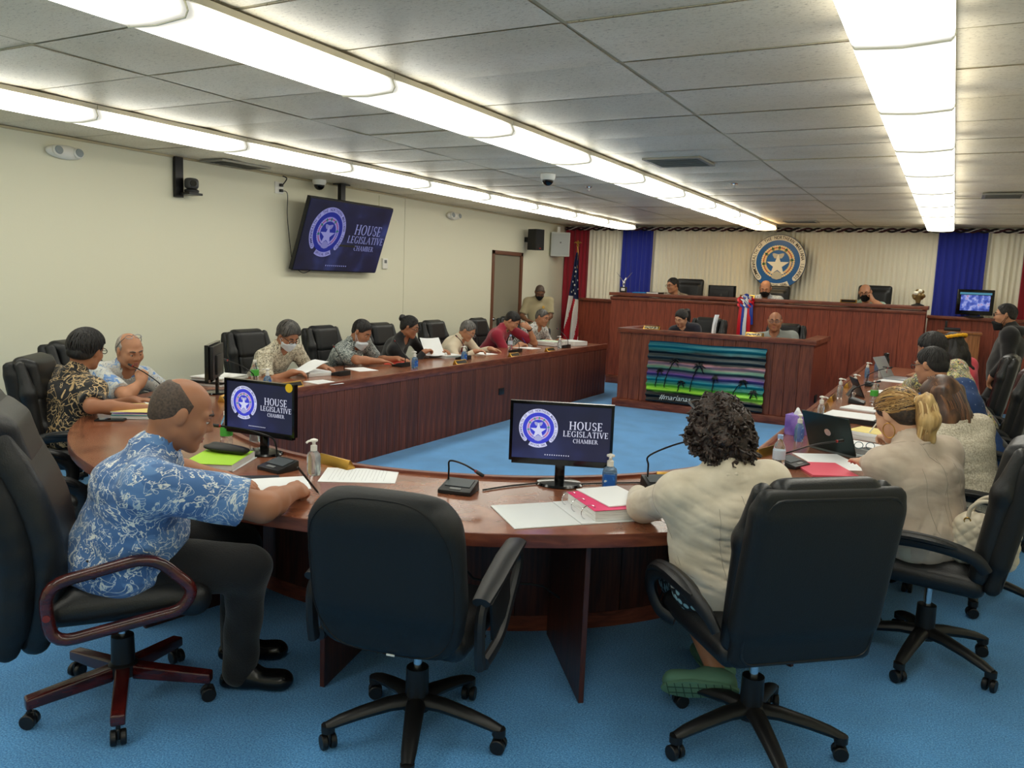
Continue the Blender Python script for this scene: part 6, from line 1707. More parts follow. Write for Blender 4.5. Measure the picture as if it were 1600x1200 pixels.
def wrinkle_bump(m, scale=6.5, dist=0.03, strength=0.42):
    nt = m.node_tree; b = nt.nodes['Principled BSDF']
    tc = nt.nodes.new('ShaderNodeTexCoord'); mp = nt.nodes.new('ShaderNodeMapping'); mp.inputs['Scale'].default_value = (1, 1, 1.7)
    n = nt.nodes.new('ShaderNodeTexNoise'); n.inputs['Scale'].default_value = scale; n.inputs['Detail'].default_value = 1.5; n.inputs['Distortion'].default_value = 0.9; n.inputs['Roughness'].default_value = 0.4
    bp = nt.nodes.new('ShaderNodeBump'); bp.inputs['Strength'].default_value = strength; bp.inputs['Distance'].default_value = dist
    nt.links.new(tc.outputs['Object'], mp.inputs['Vector']); nt.links.new(mp.outputs[0], n.inputs['Vector']); nt.links.new(n.outputs['Fac'], bp.inputs['Height'])
    nt.links.new(bp.outputs['Normal'], b.inputs['Normal'])
    return m
for _m in (BEIGE, BEIGE2, TWEED):
    wrinkle_bump(_m)
def print_mat(name, base, layers, rough=0.8):
    """printed cloth: layers = [(scale, lo, hi, colour, distortion, detail)] thresholded noises laid over the ground colour"""
    m, nt, b = _new(name)
    tc = nt.nodes.new('ShaderNodeTexCoord')
    last = None
    for i, (sc, lo, hi, col, dist, det) in enumerate(layers):
        mp = nt.nodes.new('ShaderNodeMapping'); mp.inputs['Location'].default_value = (i * 3.7, i * 1.9, i * 5.1); mp.inputs['Rotation'].default_value = (0.4 * i, 0.3, 0.5 * i)
        nt.links.new(tc.outputs['Object'], mp.inputs['Vector'])
        n = nt.nodes.new('ShaderNodeTexNoise'); n.inputs['Scale'].default_value = sc; n.inputs['Distortion'].default_value = dist; n.inputs['Detail'].default_value = det; n.inputs['Roughness'].default_value = 0.6
        nt.links.new(mp.outputs[0], n.inputs['Vector'])
        # keep a thin band lo..hi of the noise: curving strokes
        r = ramp(nt, [(max(lo - 0.012, 0), (0, 0, 0)), (lo, (1, 1, 1)), (hi, (1, 1, 1)), (min(hi + 0.012, 1), (0, 0, 0))])
        nt.links.new(n.outputs['Fac'], r.inputs['Fac'])
        mx = nt.nodes.new('ShaderNodeMixRGB')
        nt.links.new(r.outputs['Color'], mx.inputs['Fac'])
        if last is None:
            mx.inputs[1].default_value = (*base, 1)
        else:
            nt.links.new(last, mx.inputs[1])
        mx.inputs[2].default_value = (*col, 1)
        last = mx.outputs[0]
    nt.links.new(last, b.inputs['Base Color'])
    b.inputs['Roughness'].default_value = rough; b.inputs['Sheen Weight'].default_value = 0.15
    wrinkle_bump(m, 6.5, 0.03, 0.35)
    MATS[name] = m
    return m
def leaf_wave(name, base, cols, scale=11):
    return print_mat(name, base, [(scale, 0.40, 0.47, cols[0], 2.2, 3), (scale * 1.3, 0.55, 0.61, cols[1], 2.6, 2), (scale * 0.7, 0.60, 0.66, cols[-1], 3.2, 4)])
P_BLUE = print_mat('blue_island_print', rgb(68, 108, 162), [(5, 0.54, 0.75, rgb(92, 132, 184), 0.6, 3), (6, 0.452, 0.468, rgb(224, 228, 226), 3.0, 3), (11, 0.56, 0.573, rgb(206, 216, 224), 2.5, 2), (5, 0.64, 0.68, rgb(226, 228, 224), 3.5, 5), (6, 0.31, 0.35, rgb(226, 228, 224), 3.0, 5)])
P_TAN = print_mat('black_tan_print', rgb(22, 22, 25), [(7, 0.45, 0.475, rgb(206, 176, 128), 2.5, 1), (9, 0.57, 0.59, rgb(214, 186, 140), 2.5, 1), (5, 0.64, 0.67, rgb(190, 158, 110), 3.0, 1)])
P_FERN = print_mat('white_blue_fern_print', rgb(206, 208, 204), [(5, 0.60, 0.68, rgb(104, 146, 206), 2.0, 2), (11, 0.49, 0.503, rgb(92, 106, 130), 3.0, 1), (9, 0.38, 0.40, rgb(140, 172, 212), 2.5, 2)])
P_CREAM = print_mat('cream_leaf_print', rgb(214, 206, 184), [(13, 0.42, 0.455, rgb(104, 96, 78), 3.0, 2), (10, 0.57, 0.61, rgb(150, 138, 112), 3.2, 3), (18, 0.56, 0.58, rgb(84, 80, 66), 2.0, 2)])
P_GREY = print_mat('grey_green_print', rgb(176, 182, 178), [(20, 0.44, 0.52, rgb(62, 76, 78), 2.6, 2), (26, 0.56, 0.62, rgb(44, 54, 60), 2.2, 2)])
P_BW = print_mat('white_black_leaf_print', rgb(220, 220, 216), [(13, 0.43, 0.48, rgb(44, 48, 56), 3.0, 2), (10, 0.57, 0.61, rgb(70, 76, 86), 3.0, 2)])
P_KHAKI = mat('khaki_uniform', rgb(160, 148, 116), 0.8, sheen=0.2)
P_RED = mat('crimson_shirt', rgb(146, 22, 50), 0.75, sheen=0.2)
P_IVORY = mat('ivory_shirt', rgb(214, 200, 176), 0.8, sheen=0.15)
P_CHK = print_mat('brown_check', rgb(150, 136, 116), [(24, 0.40, 0.48, rgb(88, 74, 62), 0.5, 1), (30, 0.56, 0.62, rgb(196, 188, 170), 0.5, 1)])
P_WCHK = print_mat('white_fine_print', rgb(214, 220, 224), [(60, 0.42, 0.48, rgb(96, 112, 130), 1.0, 1), (48, 0.57, 0.61, rgb(120, 134, 150), 1.0, 1)])
P_GRN = print_mat('pale_green_print', rgb(184, 208, 190), [(18, 0.42, 0.48, rgb(84, 126, 108), 2.4, 2), (14, 0.57, 0.61, rgb(228, 232, 224), 2.5, 2)])
P_POLO = mat('grey_polo', rgb(140, 146, 142), 0.8, sheen=0.2)
P_DOT = noise_mat('blue_dotted', [(0.06, rgb(206, 212, 222)), (0.09, rgb(32, 66, 118)), (0.5, rgb(24, 56, 106))], scale=26, rough=0.8, kind='voronoi', distort=0.0)
P_FLOR = print_mat('yellow_grey_floral', rgb(116, 118, 106), [(13, 0.42, 0.50, rgb(206, 196, 112), 2.8, 2), (16, 0.55, 0.61, rgb(48, 50, 50), 2.6, 2), (11, 0.62, 0.68, rgb(206, 140, 120), 2.0, 2), (20, 0.38, 0.41, rgb(220, 218, 206), 2.4, 2)])
P_CORAL = mat('coral_top', rgb(220, 66, 84), 0.75, sheen=0.2)
P_GEO = noise_mat('black_teal_geometric', [(0.22, rgb(150, 186, 190)), (0.40, rgb(140, 176, 182)), (0.46, rgb(14, 16, 20))], scale=34, rough=0.8, kind='voronoi', interp='LINEAR')
M_BLACK = mat('mask_black', rgb(14, 14, 16), 0.85); M_WHITE = mat('mask_white', rgb(214, 222, 230), 0.8)

def head_prims(s, H, c, sc=1.0, fat=1.0):
    """skull, jaw, brow, cheeks, nose and ears in one blend"""
    def L(x, y, z):
        return c + H @ (np.array([x, y, z]) * sc)
    s.ell(L(0, -0.014, 0.030), np.array([0.0765, 0.0965, 0.088]) * sc, H, 0.02)
    s.ell(L(0, 0.026, -0.042), np.array([0.060 * fat, 0.064, 0.076]) * sc, H, 0.03)
    s.ell(L(0, -0.03, -0.02), np.array([0.066 * fat, 0.07, 0.065]) * sc, H, 0.03)
    for x in (-1, 1):
        s.cone(L(x * 0.052 * fat, 0.0, -0.062), L(x * 0.014, 0.066, -0.098), 0.017 * sc, 0.015 * sc, 0.03)
        s.ell(L(x * 0.038 * fat, 0.058, -0.026), 0.026 * sc, H, 0.03)
        s.cone(L(x * 0.012, 0.081, 0.024), L(x * 0.046, 0.066, 0.024), 0.011 * sc, 0.011 * sc, 0.02)
        s.ell(L(x * 0.031, 0.094, 0.006), np.array([0.017, 0.013, 0.012]) * sc, H, 0.012, sub=True)
        s.ell(L(x * 0.0125, 0.092, -0.028), 0.0092 * sc, H, 0.008)
        Re = H @ roty(x * 0.1) @ rotz(-x * 0.35)
        s.ell(L(x * 0.082, -0.006, 0.0), np.array([0.010, 0.020, 0.033]) * sc, Re, 0.008)
    s.ell(L(0, 0.068, -0.100), np.array([0.022, 0.018, 0.016]) * sc * fat, H, 0.02)
    s.cone(L(0, 0.086, 0.018), L(0, 0.104, -0.022), 0.0075 * sc, 0.0115 * sc, 0.012)
    s.cone(L(-0.019, 0.083, -0.058), L(0.019, 0.083, -0.058), 0.0065 * sc, k=0.010)
    s.cone(L(-0.015, 0.083, -0.071), L(0.015, 0.083, -0.071), 0.0070 * sc, k=0.010)
    return L
def two_bone(a, t, l1, l2, hint):
    a = np.asarray(a, float); t = np.asarray(t, float)
    d = t - a; D = np.linalg.norm(d); D = min(max(D, 0.05), (l1 + l2) * 0.998); u = unit(d)
    x = (l1 * l1 - l2 * l2 + D * D) / (2 * D); hgt = math.sqrt(max(l1 * l1 - x * x, 0))
    hh = np.asarray(hint, float); hh = unit(hh - u * np.dot(hh, u))
    return a + u * x + hh * hgt, a + u * D
def hand_prims(s, w, fd, side, sc=1.0, pose='flat', palm=(0, 0, -1), k=0.006):
    """palm, four unequal jointed fingers and an opposed thumb; fd = finger direction, side=+1 right hand"""
    Rh = frame_from(fd, -np.asarray(palm, float))   # z = back of the hand
    Rh = np.stack([Rh[:, 0], Rh[:, 1], Rh[:, 2]], 1)
    def L(x, y, z):
        return w + Rh @ (np.array([x, y, z]) * sc)
    s.ell(L(0, 0.045, 0), np.array([0.042, 0.055, 0.016]) * sc, Rh, 0.015)
    s.cone(L(0.0, -0.02, 0), L(0, 0.02, 0), 0.026 * sc, 0.028 * sc, 0.02)
    curl = {'flat': (0.22, 0.25, 0.2), 'grip': (0.95, 1.15, 0.7), 'soft': (0.5, 0.55, 0.4), 'fist': (1.35, 1.5, 1.0)}[pose]
    for i, (x, ln) in enumerate(((-0.030, 0.062), (-0.010, 0.078), (0.011, 0.083), (0.031, 0.074))):
        x = x * side * -1
        fan = -x * 2.2
        p = np.array([x, 0.084 - abs(x) * 0.25, 0.002]); a = 0.0
        for j, f in enumerate((0.46, 0.30, 0.24)):
            a += curl[j] * (0.85 + 0.12 * i if side else 1)
            q = p + ln * f * np.array([-fan * 0.12 * math.cos(a) * -1, math.cos(a), -math.sin(a)])
            s.cone(L(*p), L(*q), (0.0095 - 0.0008 * j) * sc, (0.0088 - 0.0008 * j) * sc, k)
            p = q
    tx = -side * -1
    th = 1.0 if pose in ('grip', 'fist') else 0.0
    # thumb leaves the side of the palm nearest the index finger
    ix = 0.031 * (-side) * 1.0
    t0 = np.array([ix * 0.85 * -1 * -1, 0.022, -0.004]); t1 = np.array([ix * (1.75 - 0.5 * th), 0.055, -0.012 - 0.012 * th]); t2 = np.array([ix * (1.85 - 0.9 * th), 0.088, -0.016 - 0.022 * th])
    s.cone(L(*t0), L(*t1), 0.0135 * sc, 0.0105 * sc, 0.012); s.cone(L(*t1), L(*t2), 0.0105 * sc, 0.0085 * sc, k)
    return Rh, L
def field_union(parts, lo, hi, vx):
    """several SDFs, each with its own cuts, blended on one grid"""
    F = None
    for s, cuts, k in parts:
        f, ax = s.field(lo, hi, vx)
        X = ax[0][:, None, None]; Y = ax[1][None, :, None]; Z = ax[2][None, None, :]
        for p, nn in cuts:
            nn = unit(nn)
            f = np.maximum(f, ((X - p[0]) * nn[0] + (Y - p[1]) * nn[1] + (Z - p[2]) * nn[2]).astype(np.float32))
        if F is None:
            F = f
        else:
            h = np.maximum(k - np.abs(F - f), 0) / k
            F = np.minimum(F, f) - h * h * k * 0.25
    return F, ax
def mesh_parts(parts, vx, mod=None):
    bs = [s.bounds() for s, c, k in parts if len(s.p)]
    lo = np.min([b[0] for b in bs], 0) - 3 * vx - 0.01; hi = np.max([b[1] for b in bs], 0) + 3 * vx + 0.01
    F, ax = field_union(parts, lo, hi, vx)
    if mod is not None:
        F = np.asarray(mod(F, ax[0][:, None, None], ax[1][None, :, None], ax[2][None, None, :]), np.float32)
    F[0], F[-1] = 0.05, 0.05; F[:, 0], F[:, -1] = 0.05, 0.05; F[:, :, 0], F[:, :, -1] = 0.05, 0.05
    return surface_nets(F, ax)
HAIRLINE = {'short': ([-0.13, -0.07, -0.045, -0.015, 0.02, 0.045, 0.062, 0.078, 0.12], [-0.060, -0.060, -0.045, 0.006, 0.010, 0.022, 0.055, 0.083, 0.15]),
            'high': ([-0.13, -0.07, -0.045, -0.015, 0.012, 0.026, 0.12], [-0.055, -0.055, -0.040, 0.004, 0.004, 0.10, 0.3]),
            'full': ([-0.13, -0.05, -0.02, 0.02, 0.045, 0.066, 0.085, 0.12], [-0.105, -0.10, -0.03, -0.01, 0.02, 0.055, 0.080, 0.15])}

def person(label, pelvis, head, yaw, look=(0, 0, 0), hands=None, feet=None, sc=1.0, girth=1.0, sk=None, top=None, sleeve='short', trousers=None, hair=None, hair_mat=None, vx=0.0095,
           mask=None, glasses=None, shoes=None, standing=False, collar=True, wide=1.0, fat=1.0, floor=0.0, seed=0, brows=True, lips=None, skirt=None, jacket=0.0, tie=None, wrinkle=0.004, lift_hem=0.0, hint=None, thick=1.0, folds=(), seams=False):
    sk = sk or SK_A
    trousers = trousers or BLK
    pelvis = np.array(pelvis, float); head = np.array(head, float)
    loc = np.array([pelvis[0], pelvis[1], floor])
    yaw = math.radians(yaw)
    f = np.array([math.cos(yaw), math.sin(yaw), 0]); r = np.array([math.sin(yaw), -math.cos(yaw), 0])
    P = pelvis - loc; C = head - loc
    hy, hp, hr = (math.radians(a) for a in look)
    H = rotz(yaw + hy - PI / 2) @ rotx(-hp) @ roty(hr)
    N = C + (H @ np.array([0, -0.045, -0.10])) * sc + np.array([0, 0, -0.065]) * sc - 0.02 * f
    u = unit(N - P); ft = unit(f - u * np.dot(f, u)); rt = np.cross(ft, u)
    T = np.stack([rt, ft, u], 1)
    Lt = np.linalg.norm(N - P)
    g = girth
    root = thing('person', label, 'person', tuple(loc))
    body = SDF()
    Lh = head_prims(body, H, C, sc, fat)
    # neck and torso
    nk = 0.054 * sc * (0.6 + 0.4 * fat)
    body.cone(N - u * 0.02, C + H @ np.array([0, -0.03, -0.05]) * sc, nk * 1.08, nk, 0.03)
    mid = P + (N - P) * 0.30 + ft * 0.02 * (g - 1) * 4; ch = P + (N - P) * 0.66 - ft * 0.012
    tor = SDF()
    tor.ell(P + u * 0.01, np.array([0.165 * (0.6 + 0.4 * g), 0.12 * (0.5 + 0.5 * g), 0.125]) * sc, T, 0.05)
    tor.ell(mid, np.array([0.148 * g, 0.115 * g, 0.62 * Lt * 0.5 / sc]) * sc, T, 0.07)
    tor.ell(ch, np.array([0.158 * (0.5 + 0.5 * g) * wide, 0.112 * (0.4 + 0.6 * g), 0.52 * Lt * 0.5 / sc]) * sc, T, 0.07)
    sw = 0.185 * sc * wide
    S = {}
    for sd in (-1, 1):
        S[sd] = N - u * 0.048 * sc + rt * sd * sw + ft * 0.012
        tor.cone(S[sd] - ft * 0.01 - u * 0.05 - rt * sd * 0.035, P + (N - P) * 0.35 + rt * sd * 0.085 * g, 0.062 * sc, 0.06 * sc * g, 0.06)
        tor.cone(N - u * 0.05 * sc + rt * sd * 0.04, S[sd], 0.058 * sc * thick, 0.058 * sc * thick, 0.05)
        tor.cone(N - u * 0.005 - ft * 0.01, S[sd] + u * 0.012 - rt * sd * 0.03, 0.048 * sc, 0.04 * sc, 0.05)
    body.p += tor.p
    hands = hands or {}
    arms = {}
    for sd, key in ((-1, 'L'), (1, 'R')):
        hd = hands.get(key)
        if hd is None:
            hd = dict(at=tuple(P + loc + f * 0.30 + r * sd * 0.16 + np.array([0, 0, 0.10])))
        W = np.array(hd['at'], float) - loc
        hnt = np.array(hd.get('hint', (0, 0, 0)), float) if 'hint' in hd else (-f * 0.35 + r * sd * 0.6 - np.array([0, 0, 0.8]))
        E, W = two_bone(S[sd], W, 0.285 * sc, 0.25 * sc, hnt)
        if 'elbow' in hd:
            E = np.array(hd['elbow'], float) - loc
        fd = np.array(hd['dir'], float) if 'dir' in hd else unit((W - E) * np.array([1, 1, 0.25]))
        ak = thick * (0.7 + 0.3 * g)
        body.cone(S[sd], E, 0.050 * sc * ak, 0.041 * sc * ak, 0.03)
        body.cone(E, E + (W - E) * 0.35, 0.041 * sc * ak, 0.040 * sc * ak, 0.02); body.cone(E + (W - E) * 0.35, W, 0.040 * sc * ak, 0.027 * sc * (0.5 + 0.5 * ak), 0.02)
        hand_prims(body, W, fd, sd, sc * 0.97, hd.get('pose', 'flat'), hd.get('palm', (0, 0, -1)))
        arms[sd] = (E, W, ak)
    # legs
    feet = feet or {}
    legs = {}
    for sd, key in ((-1, 'L'), (1, 'R')):
        Hp = P + rt * sd * 0.088 * sc - u * 0.02
        ft_t = feet.get(key)
        if standing:
            A = Hp * np.array([1, 1, 0]) + np.array([0, 0, 0.08]) + f * 0.02 if ft_t is None else np.array(ft_t, float) - loc
        else:
            A = np.array([P[0], P[1], 0.08]) + f * 0.40 * sc + r * sd * 0.11 if ft_t is None else np.array(ft_t, float) - loc
        K, A = two_bone(Hp, A, 0.43 * sc, 0.41 * sc, f + np.array([0, 0, 0.75 if not standing else 0.0]) + r * sd * 0.1)
        lg = 0.55 + 0.45 * g
        body.cone(Hp, K, 0.078 * sc * lg, 0.056 * sc * lg, 0.04); body.cone(K, K + (A - K) * 0.35, 0.054 * sc, 0.052 * sc, 0.03); body.cone(K + (A - K) * 0.35, A, 0.052 * sc, 0.036 * sc, 0.03)
        sd_dir = feet.get(key + 'dir')
        fdir = unit(np.array(sd_dir, float)) if sd_dir is not None else f
        body.cone(A + np.array([0, 0, -0.03]), A + fdir * 0.14 * sc + np.array([0, 0, -0.05]), 0.032, 0.026, 0.03)
        legs[sd] = (Hp, K, A, fdir)
    V, Q = mesh_parts([(body, [], 0.02)], vx)
    link('body', quads_mesh('body', V, Q), sk, root)
    # shirt or jacket
    top = top or BLK
    ease = 0.012 + jacket
    shirt = tor.inflate(ease)
    shirt.cone(N - u * 0.02, N + (C - N) * 0.30, nk + 0.016 + jacket * 0.4, nk + 0.014 + jacket * 0.4, 0.03)
    hem = P - np.array([0, 0, 0.075 + lift_hem]) * sc
    if not standing:
        shirt.ell(P + f * 0.015 - np.array([0, 0, 0.03]), np.array([0.188 * (0.6 + 0.4 * g), 0.165 * (0.55 + 0.45 * g), 0.13]) * sc, np.stack([r, f, np.array([0, 0, 1.0])], 1), 0.06)
    parts = [(shirt, [(hem, (0, 0, -1))], 0.02)]
    for sd in (-1, 1):
        E, W, ak = arms[sd]
        sl = SDF()
        if sleeve == 'short':
            q = S[sd] + (E - S[sd]) * 0.82
            sl.cone(S[sd], S[sd] + (E - S[sd]) * 1.05, 0.066 * sc * ak, 0.066 * sc * ak, 0.03)
            parts.append((sl, [(q, E - S[sd])], 0.04))
        else:
            q = E + (W - E) * (0.93 if sleeve == 'long' else 0.45)
            sl.cone(S[sd], E, 0.062 * sc * ak + jacket * 0.6, 0.053 * sc * ak + jacket * 0.6, 0.03).cone(E, E + (W - E) * 1.05, 0.053 * sc * ak + jacket * 0.6, 0.037 * sc + jacket * 0.6, 0.03)
            parts.append((sl, [(q, W - E)], 0.04))
    auto_folds = []
    for sd in (-1, 1):
        E, W, ak = arms[sd]
        auto_folds.append((S[sd] - u * 0.13 - rt * sd * 0.05, unit(u * 0.8 + rt * sd * 0.6), 0.045, 0.0035, 0.10))
        auto_folds.append((E, unit(W - S[sd]), 0.035, 0.003, 0.075))
    auto_folds.append((mid - ft * 0.10, unit(u + rt * 0.2), 0.06, 0.0035, 0.16))
    def cloth(F, X, Y, Z):
        ii, jj, kk = np.nonzero(np.abs(F) < 0.03)
        x, y, z = X[ii, 0, 0], Y[0, jj, 0], Z[0, 0, kk]
        add = noise3((x, y, z), 26, seed) * 0.6 * wrinkle + noise3((x + 0.3 * z, y, z * 2.0), 48, seed + 1) * 0.4 * wrinkle
        wob = noise3((x, y, z), 17, seed + 9) * 1.8; mod_ = 0.5 + 0.5 * noise3((x, y, z), 22, seed + 12)
        for (c0, dv, lam, amp, rad) in [(np.asarray(q[0], float) - loc, *q[1:]) for q in folds] + auto_folds:
            # creases: narrow valleys between soft ridges, strongest near their centre
            dv = unit(dv); dx, dy, dz = x - c0[0], y - c0[1], z - c0[2]
            m_ = np.exp(-(dx * dx + dy * dy + dz * dz) / rad ** 2) * mod_
            al = dx * dv[0] + dy * dv[1] + dz * dv[2]
            add = add + 1.5 * amp * m_ * ((1 - np.abs(np.sin(PI * al / lam + wob))) ** 3 - 0.25)
        F = F.copy(); F[ii, jj, kk] += add.astype(np.float32)
        # neck opening
        a = N + ft * 0.030 + u * 0.012; b = C + H @ np.array([0, -0.02, -0.03])
        ab = b - a; L2 = float(ab @ ab)
        t = np.clip(((X - a[0]) * ab[0] + (Y - a[1]) * ab[1] + (Z - a[2]) * ab[2]) / L2, 0, 1)
        d = np.sqrt((X - a[0] - t * ab[0]) ** 2 + (Y - a[1] - t * ab[1]) ** 2 + (Z - a[2] - t * ab[2]) ** 2) - (nk + 0.004)
        return np.maximum(F, -d)
    V, Q = mesh_parts(parts, max(vx, 0.0075) if vx <= 0.007 else vx + 0.0015, cloth)
    gar = link('jacket' if jacket else 'shirt', quads_mesh('shirt', V, Q), top, root)
    if seams:
        from mathutils.bvhtree import BVHTree
        bvh = BVHTree.FromPolygons([tuple(v) for v in V], [tuple(int(i) for i in q) for q in Q])
        sm_ = mat('seam_' + top.name, (0.36, 0.31, 0.25), 0.9)
        def onto(pts, name):
            out = []
            for p, dv in pts:
                h = bvh.ray_cast(Vector(p), Vector(dv))
                if h[0] is not None:
                    out.append(np.array(h[0]) + unit(dv) * 0.0002)
            if len(out) > 2:
                MB().tube(out, 0.0011, 5).build(name, sm_, gar)
        onto([(P + (N - P) * t, -ft) for t in np.linspace(0.05, 0.93, 40)], 'centre_seam')
        for sd in (-1, 1):
            onto([(P + (N - P) * t + rt * sd * (0.075 + 0.02 * math.sin(t * 3)), -ft) for t in np.linspace(0.05, 0.8, 34)], 'panel_seam')
            ax_ = unit(arms[sd][0] - S[sd]); q0 = S[sd] + ax_ * 0.035; fr0 = frame_from(ax_)
            onto([(q0, fr0[:, 0] * math.cos(a) + fr0[:, 2] * math.sin(a)) for a in np.linspace(0, 2 * PI, 40)], 'armhole_seam')
    if collar:
        cr = nk + 0.019 + jacket * 0.5
        cN = N + u * 0.012 + ft * 0.004
        cs_ = SDF()
        prev = None
        for i in range(15):
            a = math.radians(32 + 296 * i / 14)
            q = cN + ft * (cr * 1.08 * math.cos(a)) + rt * (cr * math.sin(a)) - u * (0.022 * math.cos(a)) * (1.4 if math.cos(a) > 0 else 0.2)
            if prev is not None:
                cs_.cone(prev - u * 0.012, q - u * 0.012, 0.0075, k=0.006); cs_.cone(prev + u * 0.010 - 0.004 * ft, q + u * 0.010 - 0.004 * ft, 0.0060, k=0.016)
            prev = q
        for sd in (-1, 1):   # collar points
            a = math.radians(32) * sd
            q = cN + ft * (cr * 1.08 * math.cos(a)) + rt * (cr * math.sin(a)) - u * 0.03
            cs_.cone(q, q + ft * 0.012 - u * 0.035 + rt * sd * 0.02, 0.009, 0.004, k=0.012)
        soft('collar', cs_, 0.006 if vx < 0.008 else 0.008, top, root)
    if tie is not None:
        td = SDF()
        a = N + ft * 0.075 - u * 0.03
        b = ch + ft * (0.125 * (0.4 + 0.6 * g) + 0.015); e = mid + ft * (0.13 * g + 0.01)
        td.cone(a, a - u * 0.02, 0.016, 0.011, k=0.01).cone(a - u * 0.02, b, 0.010, 0.018, k=0.01).cone(b, e, 0.018, 0.020, k=0.01)
        soft('necktie', td, 0.007, tie, root)
    # trousers or skirt, shoes
    lg = 0.55 + 0.45 * g
    pants = SDF().ell(P - u * 0.01, np.array([0.172 * (0.6 + 0.4 * g), 0.13 * (0.5 + 0.5 * g), 0.12]) * sc, T, 0.05)
    pcuts = []
    for sd in (-1, 1):
        Hp, K, A, fdir = legs[sd]
        if skirt is not None:
            pants.cone(Hp, K, 0.10 * sc * lg, 0.085 * sc * lg, 0.08)
        else:
            pants.cone(Hp, K, 0.092 * sc * lg, 0.072 * sc * lg, 0.04).cone(K, A + (A - K) * 0.02, 0.072 * sc, 0.062 * sc, 0.03)
    pants.cone(legs[-1][0], legs[1][0], 0.10 * sc * lg, k=0.05)
    V, Q = mesh_parts([(pants, [(P + np.array([0, 0, 0.135 * sc]), (0, 0, 1))], 0.02)], 0.010 if vx <= 0.007 else 0.020, lambda F, X, Y, Z: F + (np.sin(X * 31 + Y * 17 + seed) * np.sin(Z * 37 + X * 9) * wrinkle * 0.7))
    link('skirt' if skirt is not None else 'trousers', quads_mesh('trousers', V, Q), skirt or trousers, root)
    for sd in (-1, 1):
        Hp, K, A, fdir = legs[sd]
        key = 'L' if sd < 0 else 'R'
        dn = feet.get(key + 'down', (0, 0, -1)); dn = unit(np.array(dn, float))
        b = SDF()
        Rf = frame_from(fdir, -dn)
        b.box(A + dn * 0.045 + fdir * 0.06, (0.043, 0.135, 0.03), 0.028, Rf, 0.02).ell(A + dn * 0.02 + fdir * 0.02, (0.042, 0.075, 0.05), Rf, 0.03).ell(A + dn * 0.045 + fdir * 0.14, (0.044, 0.07, 0.032), Rf, 0.03)
        V, Q = mesh_parts([(b, [(A + dn * 0.075, dn)], 0.02)], 0.008 if vx <= 0.007 else 0.014)
        o = link('shoe', quads_mesh('shoe', V, Q), shoes or SHOE, root)
        if shoes is not None and shoes is not SHOE:
            so = MB().prism([(0.046 * math.cos(t) * (1.0 if math.sin(t) > 0 else 0.85), 0.06 + 0.15 * math.sin(t)) for t in np.linspace(0, 2 * PI, 20)[:-1]], -0.086, -0.070, Rf, A)
            so2 = so.build('sole', shoes, o, bevel=0.004)
            tr_ = MB()
            for q in np.linspace(-0.06, 0.18, 9):
                tr_.box(A + Rf @ np.array([0, q, -0.0865]), (0.07, 0.003, 0.003), Rf)
            for q in (-0.014, 0.014):
                tr_.box(A + Rf @ np.array([q, 0.06, -0.0865]), (0.003, 0.24, 0.003), Rf)
            tr_.build('tread_groove', mat('tread_dark', rgb(54, 84, 70), 0.8), o, smooth=False)
    # face
    rr = 0.0120 * sc
    for x in (-1, 1):
        e = MB().sphere(Lh(x * 0.031, 0.0765, 0.006), rr, 10, 8).build('eye', EYEW, root)
        MB().sphere(Lh(x * 0.031 + 0.000, 0.0835, 0.003), 0.0062 * sc, 8, 6).build('iris', IRIS, e)
        lid = SDF().ell(Lh(x * 0.031, 0.0770, 0.0095), np.array([0.0150, 0.0130, 0.0085]) * sc, H, 0.004)
        soft('eyelid', lid, 0.005 * sc, sk, root)
    if brows and hair_mat is not None:
        for x in (-1, 1):
            MB().tube([Lh(x * 0.014, 0.0935, 0.029), Lh(x * 0.030, 0.0900, 0.034), Lh(x * 0.048, 0.0765, 0.029)], [0.0042 * sc, 0.0045 * sc, 0.0025 * sc], 6).build('eyebrow', H_BLACK if hair_mat not in (H_GREY, H_WHITE) else H_DGREY, root)
    if mask is None or mask[1] == 'chin':
        lm = lips or LIP
        MB().tube([Lh(-0.021, 0.082, -0.064), Lh(-0.009, 0.0915, -0.060), Lh(0, 0.0915, -0.061), Lh(0.009, 0.0915, -0.060), Lh(0.021, 0.082, -0.064)], [0.002, 0.0048 * sc, 0.005 * sc, 0.0048 * sc, 0.002], 6).build('upper_lip', lm, root)
        MB().tube([Lh(-0.019, 0.082, -0.066), Lh(-0.008, 0.0910, -0.071), Lh(0.008, 0.0910, -0.071), Lh(0.019, 0.082, -0.066)], [0.002, 0.0055 * sc, 0.0055 * sc, 0.002], 6).build('lower_lip', lm, root)
    if mask is not None:
        ms = SDF(); drop = -0.052 if mask[1] == 'chin' else 0.0
        head_prims(ms, H, C + H @ np.array([0, 0.004 if drop else 0, drop]) * sc, sc, fat)
        ms = ms.inflate(0.007)
        ms.ell(C + H @ np.array([0, 0.080, -0.048 + drop]) * sc, np.array([0.040, 0.032, 0.046]) * sc, H, 0.02)
        def mm(F, X, Y, Z):
            px, py, pz = X - C[0], Y - C[1], Z - C[2]
            lx = (px * H[0, 0] + py * H[1, 0] + pz * H[2, 0]) / sc; ly = (px * H[0, 1] + py * H[1, 1] + pz * H[2, 1]) / sc; lz = (px * H[0, 2] + py * H[1, 2] + pz * H[2, 2]) / sc - drop
            top_ = -0.008 - 0.55 * np.maximum(np.abs(lx) - 0.012, 0); bot = -0.112 + 0.35 * np.maximum(np.abs(lx) - 0.02, 0)
            reg = np.maximum(np.maximum(lz - top_, bot - lz), 0.030 - ly + 0.2 * (lz + 0.05) ** 2)
            return np.maximum(F, reg * sc * 0.8)
        lo_hi = mesh_parts([(ms, [], 0.02)], 0.006, mm)
